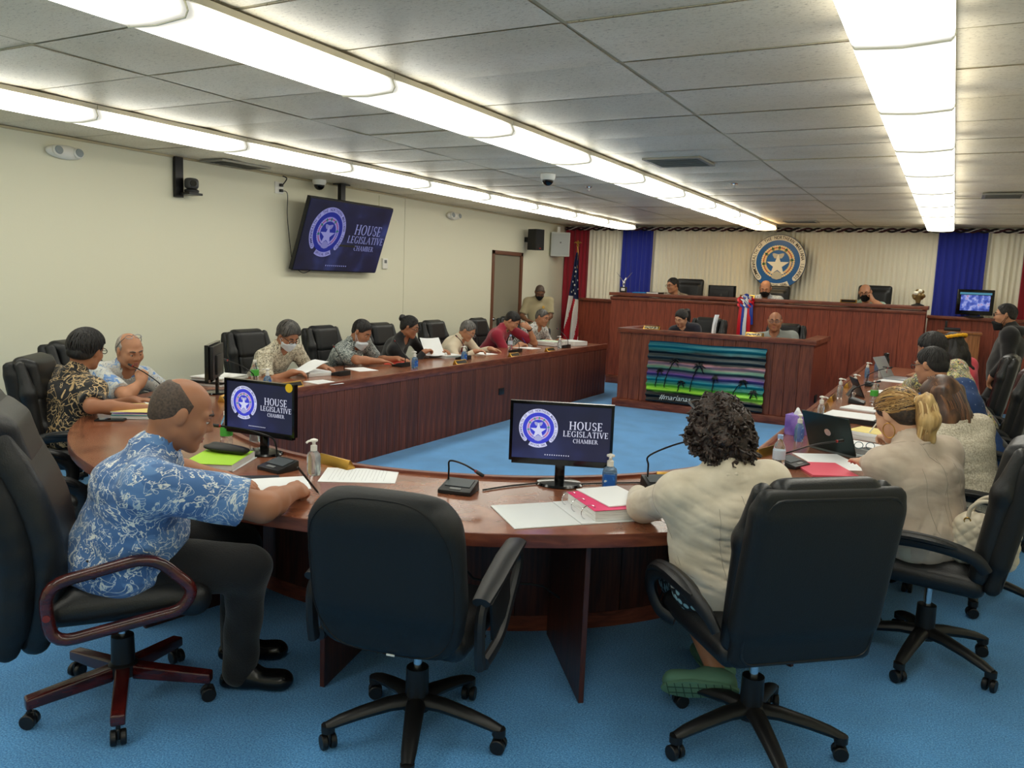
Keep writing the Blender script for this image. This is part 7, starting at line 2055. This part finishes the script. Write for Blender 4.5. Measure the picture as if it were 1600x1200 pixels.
        mo = link('face_mask', quads_mesh('face_mask', *lo_hi), mask[0], root)
        for x in (-1, 1):
            for z in (-0.03, -0.075):
                MB().tube([Lh(x * 0.058, 0.040, z + drop), Lh(x * 0.076, 0.012, z * 0.5 + drop * 0.6), Lh(x * 0.084, -0.022, 0.012 + (z + 0.05) * 0.8)], 0.0022, 5).build('ear_loop', M_WHITE if mask[0] is M_WHITE else M_BLACK, mo)
    if glasses:
        gm, where = glasses
        go = (0, 0, 0) if where == 'eyes' else (0, -0.05, 0.088)
        def G(x, y, z):
            p = np.array([x, y, z])
            if where == 'low':
                p = p + np.array([0, 0.007, -0.016])
            if where == 'head':
                a = 1.15
                p = np.array([x * 1.02, 0.068 + 0.0 * y, z]) ; p = np.array([p[0], math.cos(a) * (y) - math.sin(a) * (z - 0.0) - 0.012, math.sin(a) * (y) + math.cos(a) * z + 0.020])
            return Lh(*p)
        gl = MB().tube([G(-0.008, 0.110, 0.014), G(0, 0.113, 0.017), G(0.008, 0.110, 0.014)], 0.0022, 6).build('spectacles', gm, root)
        for x in (-1, 1):
            ring = [G(x * (0.033 + 0.0235 * math.cos(t)), 0.106 - 0.020 * abs(0.033 + 0.0235 * math.cos(t)) * 5 * 0.25, 0.006 + 0.0165 * math.sin(t)) for t in np.linspace(0, 2 * PI, 15)[:-1]]
            MB().tube(ring, 0.0024, 6, closed=True).build('lens_rim', gm, gl)
            MB().tube([G(x * 0.056, 0.096, 0.012), G(x * 0.078, 0.05, 0.014), G(x * 0.087, -0.012, 0.016), G(x * 0.084, -0.028, 0.0)], 0.0024, 6).build('temple', gm, gl)
    if hair:
        make_hair(root, hair, hair_mat, H, C, sc, fat, vx, seed, Lh, f, r)
    return root, dict(H=H, C=C, N=N, u=u, ft=ft, rt=rt, P=P, S=S, arms=arms, legs=legs, L=Lh, loc=loc, ch=ch, mid=mid, g=g, sc=sc)

def make_hair(root, style, hm, H, C, sc, fat, vx, seed, Lh, f, r):
    hs = SDF()
    t = {'short': 0.0075, 'crop': 0.004, 'bald': 0.004, 'fringe': 0.006, 'full': 0.014, 'bun': 0.011, 'tail': 0.011, 'curls': 0.026, 'long': 0.018, 'thick': 0.020, 'side': 0.014}[style]
    hs.ell(C + H @ np.array([0, -0.014, 0.030]) * sc, (np.array([0.0765, 0.0965, 0.088]) + t) * sc, H, 0.02)
    hs.ell(C + H @ np.array([0, -0.034, -0.02]) * sc, (np.array([0.064, 0.068, 0.062]) + t) * sc, H, 0.03)
    key = {'short': 'short', 'crop': 'short', 'thick': 'short', 'side': 'short', 'bald': 'high', 'fringe': 'high', 'full': 'full', 'bun': 'short', 'tail': 'short', 'curls': 'full', 'long': 'full'}[style]
    xs, zs = HAIRLINE[key]
    def loc3(X, Y, Z):
        px, py, pz = X - C[0], Y - C[1], Z - C[2]
        return ((px * H[0, 0] + py * H[1, 0] + pz * H[2, 0]) / sc, (px * H[0, 1] + py * H[1, 1] + pz * H[2, 1]) / sc, (px * H[0, 2] + py * H[1, 2] + pz * H[2, 2]) / sc)
    amp = {'curls': 0.014, 'thick': 0.006, 'short': 0.003, 'full': 0.005, 'side': 0.004}.get(style, 0.0015)
    frq = {'curls': 120, 'thick': 80}.get(style, 70)
    def mod(F, X, Y, Z):
        lx, ly, lz = loc3(X, Y, Z)
        lim = np.interp(ly.ravel(), xs, zs).reshape(ly.shape)
        if style in ('tail', 'bun'):
            lim = lim - 0.01
        reg = lim - lz
        if style in ('bald', 'fringe'):
            # a band round the back and sides, bare on top
            topz = 0.080 - 0.9 * np.maximum(ly + 0.02, 0) if style == 'bald' else 0.098 - 0.75 * np.maximum(ly + 0.05, 0)
            reg = np.maximum(reg, lz - topz)
        ii, jj, kk = np.nonzero(np.abs(F) < 0.03)
        F = F.copy(); F[ii, jj, kk] += (noise3((X[ii, 0, 0], Y[0, jj, 0], Z[0, 0, kk]), frq, seed) * amp).astype(np.float32)
        h = np.maximum(0.012 - np.abs(F - reg), 0) / 0.012
        return np.maximum(F, reg * 0.9) + h * h * 0.012 * 0.25
    vh = 0.006 if vx <= 0.008 else 0.0075
    if style == 'curls':
        for q in ((0.06, -0.03, 0.0), (-0.06, -0.03, 0.0), (0.05, -0.06, -0.05), (-0.05, -0.06, -0.05), (0, -0.08, -0.05), (0.03, -0.05, -0.08), (-0.03, -0.05, -0.08)):
            hs.ell(C + H @ np.array(q) * sc, 0.050 * sc, H, 0.04)
    V, Q = mesh_parts([(hs, [], 0.02)], vh, mod)
    ho = link('hair', quads_mesh('hair', V, Q), hm, root)
    dn = np.array([0, 0, -1.0])
    if style == 'curls':
        rr = np.random.RandomState(seed); cb = MB()
        pick = rr.choice(len(V), 420, replace=False); cen = C + H @ np.array([0, -0.03, 0.0])
        for i in pick:
            p = V[i]; n_ = unit(p - cen); t1 = unit(np.cross(n_, rr.normal(size=3))); t2 = np.cross(n_, t1)
            ln = 0.02 + 0.03 * rr.rand(); R0 = 0.006 + 0.005 * rr.rand(); ph = rr.rand() * 6.28
            dr = unit(t1 * 0.8 + dn * 0.8)
            pts = [p + n_ * (0.001 + R0 * math.sin(ph + q * 1.25)) + dr * (ln * q / 9) + t2 * R0 * math.cos(ph + q * 1.25) for q in range(10)]
            cb.tube(pts, [0.002, 0.0042, 0.005, 0.005, 0.005, 0.005, 0.0048, 0.0042, 0.0032, 0.0015], 5)
        cb.build('hair_curls', hm, root)
    if style == 'bun':
        b = SDF().ell(C + H @ np.array([0, -0.118, 0.065]) * sc, np.array([0.048, 0.042, 0.044]) * sc, H, 0.02)
        V, Q = mesh_parts([(b, [], 0.02)], vh, lambda F, X, Y, Z: F + noise3((X, Y, Z), 120, seed) * 0.004)
        link('hair_bun', quads_mesh('hair_bun', V, Q), hm, root)
    def strands(groups, starts, ends, n, r0, lift, name, rr):
        # fine locks laid over the skull from a start direction to an end direction
        c0 = np.array([0, -0.014, 0.030]); rad = np.array([0.0765, 0.0965, 0.088]) + t
        bs = [MB() for _ in groups]
        for i in range(n):
            a_ = starts(rr); e_ = ends(rr)
            a_, e_ = unit((np.array(a_) - c0) / rad), unit((np.array(e_) - c0) / rad)
            om = math.acos(max(-1, min(1, float(a_ @ e_))))
            pts = []
            for q in np.linspace(0, 1, 11):
                d_ = (math.sin((1 - q) * om) * a_ + math.sin(q * om) * e_) / max(math.sin(om), 1e-4)
                d_ = unit(d_)
                pts.append(C + H @ ((c0 + d_ * rad * (1 + lift * (0.5 + rr.rand() * 0.2)))) * sc)
            k = rr.choice(len(groups), p=[g_[1] for g_ in groups])
            bs[k].tube(pts, [r0 * 0.5] + [r0] * 9 + [r0 * 0.7], 5)
        for b_, g_ in zip(bs, groups):
            if b_.n:
                b_.build(name, g_[0], ho)
    if style in ('short', 'thick', 'full', 'bun', 'tail') and hm is not H_BLOND:
        rr = np.random.RandomState(seed + 3)
        def he(r_):
            q = r_.rand() * 2 - 1; a_ = q * PI
            y_ = 0.098 * math.cos(a_) - 0.014
            return (0.09 * math.sin(a_), y_, float(np.interp(y_, xs, zs)) + 0.012 + 0.03 * r_.rand() ** 2)
        if style in ('bun', 'tail'):
            strands([(hm, 1.0)], he, lambda r_: (r_.normal() * 0.012, -0.11, 0.05 + r_.normal() * 0.012), 110, 0.0042, 0.02, 'hair_lock', rr)
        else:
            strands([(hm, 1.0)], lambda r_: (r_.normal() * 0.018, -0.045 + r_.normal() * 0.018, 0.13), he, 150 if style == 'thick' else 120, 0.0052 if style == 'thick' else 0.0040, 0.025, 'hair_lock', rr)
    if style == 'tail' and hm is H_BLOND:
        rr = np.random.RandomState(4)
        def st(r_):
            q = r_.rand() * 2 - 1
            a_ = q * 2.0
            return (0.09 * math.sin(a_), 0.075 * math.cos(a_) + 0.005, 0.085 - 0.075 * abs(q) ** 1.2 + r_.normal() * 0.006)
        strands([(H_ST1, 0.34), (H_ST2, 0.36), (H_ST3, 0.30)], st, lambda r_: (r_.normal() * 0.012, -0.115, 0.030 + r_.normal() * 0.012), 230, 0.0042, 0.03, 'hair_lock', rr)
    if style == 'tail':
        a = C + H @ np.array([0.0, -0.108, 0.030]) * sc
        pts = [a, a + H @ np.array([0, -0.045, -0.01]), a + H @ np.array([0, -0.055, -0.04]) + dn * 0.05, a + H @ np.array([0, -0.05, -0.03]) + dn * 0.14, a + H @ np.array([0, -0.045, 0]) + dn * 0.26]
        b = SDF(); rs = (0.022, 0.036, 0.044, 0.036, 0.012)
        for i in range(4):
            b.cone(pts[i], pts[i + 1], rs[i], rs[i + 1], 0.03)
        V, Q = mesh_parts([(b, [], 0.02)], vh, lambda F, X, Y, Z: F + noise3((X * 1.0, Y * 1.0, Z * 0.25), 190, seed) * 0.004)
        link('ponytail', quads_mesh('ponytail', V, Q), H_TAIL if hm is H_BLOND else hm, root)
        if hm is H_BLOND:
            rr = np.random.RandomState(8); PT = np.array(smooth_path(pts, 14)); bs = [MB(), MB(), MB()]
            for i in range(90):
                th_ = rr.rand() * 6.28; q_ = 0.98 + 0.2 * rr.rand(); ln_ = 9 + int(rr.rand() * 5)
                ww = np.interp(np.linspace(0, 4, 14), range(5), [0.020, 0.034, 0.042, 0.036, 0.014]) * q_
                loc_ = [PT[j] + H @ np.array([math.cos(th_) * ww[j], math.sin(th_) * ww[j] * 0.8, 0]) for j in range(ln_)]
                bs[i % 3].tube(loc_, [0.003] + [0.0045] * (ln_ - 2) + [0.0015], 5)
            for b_, m_ in zip(bs, (H_ST3, H_ST2, mat('strand_pale', rgb(224, 194, 140), 0.4))):
                b_.build('tail_lock', m_, ho)
        MB().tube([pts[0] + H @ (np.array([math.cos(t) * 0.025, -0.008, math.sin(t) * 0.025])) for t in np.linspace(0, 2 * PI, 13)[:-1]], 0.008, 6, closed=True).build('hair_tie', mat('hair_tie_cream', rgb(214, 196, 160), 0.8), root)
    if style == 'long':
        b = SDF()
        back = H @ np.array([0, -1.0, 0]); back[2] = 0; back = unit(back); side = np.cross(back, [0, 0, 1])
        for x in (-1, -0.5, 0, 0.5, 1):
            a = C + H @ np.array([x * 0.06, -0.055, 0.02]) * sc
            p1 = a + dn * 0.12 + back * 0.045; p2 = a + dn * 0.24 + back * (0.075 + 0.02 * abs(x)) + side * x * -0.02; p3 = a + dn * (0.33 - 0.03 * abs(x)) + back * 0.08
            b.cone(a, p1, 0.048, 0.050, 0.04).cone(p1, p2, 0.050, 0.042, 0.04).cone(p2, p3, 0.042, 0.016, 0.03)
        V, Q = mesh_parts([(b, [], 0.02)], vh, lambda F, X, Y, Z: F + noise3((X, Y, Z * 0.35), 110, seed) * 0.006)
        lo_ = link('long_hair', quads_mesh('long_hair', V, Q), hm, root)
        if hm is H_BROWN:
            rr = np.random.RandomState(3)
            bs = [MB(), MB(), MB()]
            for i in range(170):
                x = rr.rand() * 2 - 1
                a = C + H @ np.array([x * 0.05 * rr.rand(), 0.03 - 0.06 * rr.rand(), 0.135]) * sc
                q1 = C + H @ np.array([x * 0.092, -0.06 - 0.05 * (1 - abs(x)), 0.05]) * sc; q2 = C + H @ np.array([x * 0.095, -0.085 - 0.05 * (1 - abs(x)), -0.02]) * sc + dn * 0.05 + back * 0.03
                q3 = q2 + dn * (0.10 + 0.05 * rr.rand()) + back * 0.025; q4 = q3 + dn * (0.06 + 0.08 * rr.rand()) + side * rr.normal() * 0.02
                bs[i % 3].tube(smooth_path([a, q1, q2, q3, q4], 12), [0.002] + [0.006] * 9 + [0.004, 0.0015], 5)
            for b_, m_ in zip(bs, (H_ST4, H_ST1, H_ST5)):
                b_.build('hair_lock', m_, lo_)
    return ho
RIMB = mat('black_rim', rgb(16, 16, 18), 0.3); RIMG = mat('grey_rim', rgb(120, 120, 124), 0.3, 0.7)

# --- the near end of the table
pr, d1 = person('heavy-set man in a blue island-print shirt writing at the curved table', (-2.60, 1.82, 0.60), (-2.45, 1.99, 1.105), 52, (0, 22, 0),
    hands=dict(R=dict(at=(-2.20, 2.36, 0.765), pose='grip', elbow=(-2.12, 2.06, 0.79), dir=(-0.25, 0.95, -0.02), palm=(-0.6, -0.1, -0.8)), L=dict(at=(-2.62, 2.32, 0.765), dir=(0.85, 0.35, -0.08), elbow=(-2.76, 2.14, 0.82))),
    feet=dict(R=(-2.33, 2.14, 0.08), L=(-2.52, 2.30, 0.08), Rdir=(0.9, 0.5, 0), Ldir=(0.8, 0.6, 0)), sc=1.06, girth=1.42, wide=1.12, thick=1.12, fat=1.12, sk=SK_B, top=P_BLUE, trousers=BLK, hair='fringe', hair_mat=H_STUB, vx=0.0065, seed=1, lift_hem=0.05, wrinkle=0.006,
    folds=[((-2.55, 1.70, 0.92), (0.3, 0.2, 0.9), 0.09, 0.006, 0.16), ((-2.44, 1.78, 0.72), (0.2, 0.2, 1), 0.06, 0.007, 0.14), ((-2.36, 1.92, 0.86), (0.6, 0.5, 0.6), 0.05, 0.006, 0.10)])
person('dark-haired man in a black and tan print shirt leaning to whisper', (-4.74, 2.96, 0.60), (-4.70, 3.11, 1.10), 88, (14, 8, 8),
    hands=dict(R=dict(at=(-4.30, 3.20, 0.76), elbow=(-4.40, 2.93, 0.80), dir=(0.3, 0.9, -0.05)), L=dict(at=(-4.62, 3.36, 0.76))), sc=1.0, girth=1.15, wide=1.05, sk=SK_B, top=P_TAN, hair='thick', hair_mat=H_BLACK, vx=0.008, seed=2, glasses=(RIMB, 'eyes'))
person('laughing grey-haired man in a white and blue fern shirt, fist at his chin', (-5.46, 3.66, 0.58), (-5.10, 3.70, 1.03), 0, (-6, 20, 4),
    hands=dict(R=dict(at=(-4.88, 3.62, 0.83), elbow=(-4.88, 3.50, 0.745), pose='fist', dir=(-0.2, 0.4, 0.9), palm=(-0.8, 0.3, -0.2)), L=dict(at=(-4.86, 3.98, 0.77))), sc=1.0, girth=1.2, wide=1.08, sk=SK_A, top=P_FERN, hair='fringe', hair_mat=H_WHITE, vx=0.008, seed=3, glasses=(RIMG, 'head'), fat=1.06)
# --- along the cream wall
person('man in a white face mask and cream leaf-print shirt reading papers', (-5.57, 5.40, 0.59), (-5.15, 5.31, 1.06), 0, (-8, 36, 0), hands=dict(R=dict(at=(-4.92, 5.12, 0.765), pose='soft'), L=dict(at=(-5.02, 5.62, 0.765), pose='soft', dir=(0.9, 0.3, -0.1))), sc=0.98, girth=1.1, wide=1.05, sk=SK_B, top=P_CREAM, hair='thick', hair_mat=H_DGREY, mask=(M_WHITE, 'face'), glasses=(RIMB, 'eyes'), seed=4)
person('man in a grey print shirt with his mask pulled below the chin', (-5.57, 6.42, 0.59), (-5.15, 6.33, 1.05), 2, (4, 30, 0), hands=dict(R=dict(at=(-4.98, 6.40, 0.765), dir=(0.7, 0.7, -0.05), elbow=(-5.06, 6.15, 0.79)), L=dict(at=(-5.0, 6.72, 0.765))), sc=0.98, girth=1.15, wide=1.05, sk=SK_B, top=P_GREY, hair='short', hair_mat=H_BLACK, mask=(M_WHITE, 'chin'), seed=5)
person('woman in black with her dark hair in a bun and glasses, holding up a page', (-5.57, 7.28, 0.59), (-5.17, 7.17, 1.07), 8, (12, 18, 0), hands=dict(R=dict(at=(-5.06, 7.30, 0.80), pose='grip'), L=dict(at=(-5.02, 7.55, 0.80), pose='soft')), sc=0.94, girth=1.1, sk=SK_B, top=BLK, sleeve='long', hair='bun', hair_mat=H_BLACK, glasses=(RIMB, 'low'), seed=6, collar=False)
person('elderly man in an ivory shirt and red tie bending over his papers', (-5.57, 8.42, 0.59), (-5.15, 8.34, 0.985), 4, (2, 34, 0), hands=dict(R=dict(at=(-4.90, 8.12, 0.765), pose='soft'), L=dict(at=(-4.95, 8.56, 0.765), dir=(0.8, 0.5, -0.1))), sc=0.96, girth=1.05, sk=SK_A, top=P_IVORY, sleeve='long', hair='short', hair_mat=H_GREY, glasses=(RIMG, 'low'), seed=7, tie=mat('tie_wine', rgb(120, 24, 44), 0.6))
pr8, d8 = person('man in a crimson shirt resting his forehead on his hand', (-5.57, 9.55, 0.59), (-5.17, 9.50, 1.07), 4, (6, 40, 0), hands=dict(L=dict(at=(-5.02, 9.70, 0.98), elbow=(-5.0, 9.86, 0.76), pose='soft', dir=(-0.35, -0.75, 0.35), palm=(-0.9, 0, 0.1)), R=dict(at=(-5.04, 9.52, 0.765), pose='grip', dir=(0.5, 0.8, -0.05))), sc=0.98, girth=1.1, wide=1.05, sk=SK_A, top=P_RED, hair='short', hair_mat=H_BLACK, seed=8)
person('crop-haired man in a white and black leaf-print shirt speaking downwards', (-5.57, 10.44, 0.59), (-5.17, 10.40, 1.09), -8, (2, 16, 0), hands=dict(R=dict(at=(-5.02, 10.30, 0.765)), L=dict(at=(-5.0, 10.68, 0.765))), sc=1.0, girth=1.12, wide=1.06, sk=SK_B, top=P_BW, hair='crop', hair_mat=H_DGREY, vx=0.010, seed=9)
prg, dg_ = person('bald uniformed officer in khaki and a black mask standing by the door', (-5.86, 11.70, 0.80), (-5.84, 11.62, 1.43), -55, (0, 36, 0), hands=dict(R=dict(at=(-5.90, 11.36, 0.97), pose='soft', dir=(0.9, 0.1, 0)), L=dict(at=(-5.68, 11.50, 0.97), pose='soft', dir=(-0.5, -0.7, 0))), sc=0.92, girth=1.12, wide=1.08, sk=SK_C, top=P_KHAKI, sleeve='short', hair='crop', hair_mat=H_STUB, mask=(M_BLACK, 'face'), standing=True, vx=0.010, seed=10)
# --- the dais
person('man in glasses and a brown check shirt on the dais, turned aside', (-4.02, 12.98, 0.98), (-4.03, 12.82, 1.62), -92, (-30, 10, 0), sc=0.98, girth=1.05, sk=SK_A, top=P_CHK, hair='short', hair_mat=H_BLACK, glasses=(RIMB, 'eyes'), vx=0.010, seed=11, floor=0.42, hands=dict(R=dict(at=(-4.22, 12.66, 1.20)), L=dict(at=(-3.85, 12.66, 1.20))))
person('masked man in a white fine-print shirt reading under the round seal', (-2.55, 12.98, 0.98), (-2.55, 12.80, 1.63), -90, (4, 24, 0), sc=1.0, girth=1.15, wide=1.1, sk=SK_A, top=P_WCHK, hair='fringe', hair_mat=H_DGREY, mask=(M_BLACK, 'face'), vx=0.010, seed=12, floor=0.40, hands=dict(R=dict(at=(-2.72, 12.62, 1.20)), L=dict(at=(-2.36, 12.62, 1.20))))
person('bald man in glasses and a black mask resting his cheek on his fist', (-1.12, 12.96, 0.99), (-1.13, 12.80, 1.625), -90, (-4, 14, 8), sc=1.0, girth=1.2, wide=1.1, sk=SK_A, top=P_GRN, hair='bald', hair_mat=H_STUB, mask=(M_BLACK, 'face'), glasses=(RIMB, 'eyes'), vx=0.010, seed=13, floor=0.42, hands=dict(L=dict(at=(-1.02, 12.68, 1.53), elbow=(-0.90, 12.60, 1.44), pose='fist', dir=(-0.3, 0.1, 0.9), palm=(-0.9, 0.3, 0)), R=dict(at=(-1.32, 12.66, 1.25))))
# --- the clerks' desk
person('young woman in a black jacket bent over the clerks\' desk', (-3.10, 11.02, 0.68), (-3.22, 10.72, 1.19), -100, (-10, 30, -10), sc=0.92, girth=0.95, sk=SK_D, top=NAVY, sleeve='long', hair='tail', hair_mat=H_BLACK, vx=0.010, seed=14, floor=0.1, hands=dict(R=dict(at=(-3.38, 10.55, 0.78)), L=dict(at=(-3.0, 10.52, 0.78))), lips=LIP)
person('stout man in a grey polo shirt and thin glasses facing the room', (-1.98, 11.02, 0.68), (-2.01, 10.86, 1.21), -84, (0, 2, 0), sc=1.03, girth=1.3, wide=1.15, fat=1.15, sk=SK_B, top=P_POLO, hair='bald', hair_mat=H_BLACK, glasses=(RIMG, 'eyes'), vx=0.010, seed=15, floor=0.08, hands=dict(R=dict(at=(-2.2, 10.60, 0.78)), L=dict(at=(-1.80, 10.60, 0.78))))
# --- the lectern side of the table
pr16, d16 = person('curly-haired woman in a cream jacket seen from behind at the curve', (-0.62, 2.87, 0.60), (-0.71, 2.92, 1.115), 131, (-4, 14, 0),
    hands=dict(L=dict(at=(-1.08, 3.14, 0.77), elbow=(-0.98, 2.93, 0.785), dir=(-0.2, 0.95, -0.03)), R=dict(at=(-0.84, 3.40, 0.77), elbow=(-0.56, 3.18, 0.735), dir=(-0.9, 0.1, -0.03))),
    feet=dict(L=(-0.66, 2.98, 0.16), R=(-0.72, 3.30, 0.08), Ldir=(-0.80, -0.10, -0.15), Ldown=(0.25, -0.90, -0.35), Rdir=(-0.7, 0.7, 0)), sc=0.97, girth=1.28, wide=1.0, sk=SK_B, top=BEIGE, sleeve='long', jacket=0.008, hair='curls', hair_mat=H_CURL, vx=0.0065, seed=16, skirt=P_GEO, shoes=mat('sage_sneaker', rgb(96, 138, 116), 0.7), mask=(M_WHITE, 'face'), lift_hem=0.05, seams=True,
    folds=[((-0.57, 2.74, 0.82), (0.1, 0, 1), 0.055, 0.008, 0.14), ((-0.72, 2.74, 0.86), (0.4, 0, 0.9), 0.045, 0.008, 0.11), ((-0.62, 2.72, 0.68), (0.3, 0.2, 0.8), 0.06, 0.008, 0.13)])
pr17, d17 = person('woman in a taupe jacket with a streaked blonde ponytail and hoop earring', (0.0, 3.90, 0.60), (-0.17, 3.98, 1.10), 140, (8, 24, 0),
    hands=dict(L=dict(at=(-0.34, 4.46, 0.77), dir=(-0.45, 0.85, -0.05), elbow=(-0.22, 4.18, 0.83)), R=dict(at=(-0.22, 4.52, 0.77))), sc=0.97, girth=1.1, wide=1.04, sk=SK_D, top=BEIGE2, sleeve='long', jacket=0.006, hair='tail', hair_mat=H_BLOND, vx=0.007, seed=17, lift_hem=0.10, trousers=mat('pale_trousers', rgb(186, 178, 160), 0.85), seams=True,
    folds=[((0.02, 3.76, 0.78), (0, 0, 1), 0.024, 0.0045, 0.09), ((0.03, 3.77, 0.60), (1, 0.2, 0), 0.075, 0.009, 0.13), ((-0.05, 3.82, 0.92), (0.3, 0, 1), 0.06, 0.004, 0.12)])
person('woman with long brown hair in a pale tweed jacket behind the ponytailed woman', (0.17, 4.80, 0.60), (-0.01, 4.86, 1.09), 140, (6, 24, 0), hands=dict(L=dict(at=(-0.34, 5.32, 0.77), pose='grip', dir=(-0.5, 0.85, -0.05)), R=dict(at=(-0.30, 5.40, 0.77))), sc=0.95, girth=1.05, sk=SK_D, top=TWEED, sleeve='long', jacket=0.006, hair='long', hair_mat=H_BROWN, vx=0.008, seed=18)
person('man in glasses and a dotted blue shirt, short dark hair', (0.25, 6.10, 0.60), (-0.09, 6.20, 1.16), 145, (10, 12, 0), hands=dict(L=dict(at=(-0.44, 6.66, 0.77), dir=(-0.5, 0.85, -0.05)), R=dict(at=(-0.38, 6.80, 0.77))), sc=1.02, girth=1.2, wide=1.1, sk=SK_A, top=P_DOT, sleeve='long', hair='short', hair_mat=H_BLACK, glasses=(RIMB, 'eyes'), vx=0.0095, seed=19)
person('black-haired person in a yellow and grey leaf-print shirt behind the man in blue', (0.24, 7.28, 0.60), (-0.12, 7.40, 1.20), 145, (0, 10, 0), hands=dict(L=dict(at=(-0.42, 7.85, 0.77)), R=dict(at=(-0.38, 8.0, 0.77))), sc=1.02, girth=1.2, wide=1.1, sk=SK_B, top=P_FLOR, hair='thick', hair_mat=H_BLACK, vx=0.010, seed=20)
pr21, d21 = person('woman in a coral top wearing a yellow flower crown over long dark hair', (0.20, 8.72, 0.58), (0.03, 8.82, 1.165), 140, (0, 6, 0), hands=dict(L=dict(at=(-0.36, 9.22, 0.77)), R=dict(at=(-0.34, 9.36, 0.77))), sc=0.95, girth=1.0, sk=SK_B, top=P_CORAL, hair='long', hair_mat=H_BLACK, vx=0.010, seed=21, collar=False)
pr22, d22 = person('man in glasses and a black hooded jacket standing by the low wall', (0.53, 9.60, 0.80), (0.48, 9.60, 1.46), 178, (4, 4, 0), hands=dict(L=dict(at=(0.42, 9.44, 0.84), pose='soft', dir=(-0.3, 0.2, -1)), R=dict(at=(0.42, 9.80, 0.84), pose='soft', dir=(-0.3, 0, -1))), sc=0.93, girth=1.2, wide=1.1, sk=SK_A, top=BLK, sleeve='long', jacket=0.012, hair='short', hair_mat=H_BLACK, glasses=(RIMB, 'eyes'), mask=(M_BLACK, 'chin'), standing=True, vx=0.010, seed=22, collar=False)
# --- things worn
hd = SDF()
for i in range(13):
    a = PI * (0.5 + i / 12) ; q = d22['N'] + d22['ft'] * (0.085 * math.cos(a) * 1.1 - 0.01) + d22['rt'] * (0.115 * math.sin(a) if i not in (0, 12) else 0.115 * math.sin(a)) + d22['u'] * 0.0
    hd.ell(q, 0.045, None, 0.03)
soft('hood', hd, 0.010, BLK, pr22)
cr = SDF()
for i in range(26):
    a = 2 * PI * i / 26
    cr.ell(d21['C'] + d21['H'] @ (np.array([0.098 * math.cos(a), -0.012 + 0.118 * math.sin(a), 0.075 - 0.02 * math.sin(a)])), 0.017 + 0.002 * (i % 2), None, 0.004)
soft('flower_crown', cr, 0.007, mat('marigold', rgb(232, 170, 24), 0.7), pr21)
e = d17['L']
MB().tube([e(-0.090, 0.0 + 0.030 * math.sin(t), -0.068 + 0.034 * math.cos(t)) for t in np.linspace(0, 2 * PI, 22)[:-1]], 0.0022, 6, closed=True).build('hoop_earring', GOLD, pr17)
e = d16['L']
sg = MB(); sg.tube([e(-0.095, -0.02, 0.085), e(-0.09, 0.06, 0.118), e(-0.05, 0.10, 0.128), e(0, 0.105, 0.13), e(0.05, 0.10, 0.128), e(0.09, 0.06, 0.118), e(0.095, -0.02, 0.085)], 0.005, 6)
sg.build('sunglasses', RIMB, pr16)
W = d8['arms'][-1][1]; E_ = d8['arms'][-1][0]; ax = unit(E_ - W); fr_ = frame_from(ax)
MB().tube([W + ax * 0.03 + 0.033 * (math.cos(t) * fr_[:, 0] + math.sin(t) * fr_[:, 2]) for t in np.linspace(0, 2 * PI, 15)[:-1]], 0.010, 6, closed=True).build('wristwatch', BLACKP, pr8)
bd = MB(); c_ = dg_['ch'] + dg_['ft'] * 0.128
bd.prism([(x * 0.9, y * 0.9) for x, y in star(0.03, 0.017, 6)], -0.003, 0.003, np.stack([dg_['rt'], dg_['u'], dg_['ft']], 1), c_ + dg_['rt'] * -0.06 + dg_['u'] * 0.04)
bd.build('badge', GOLD, prg)
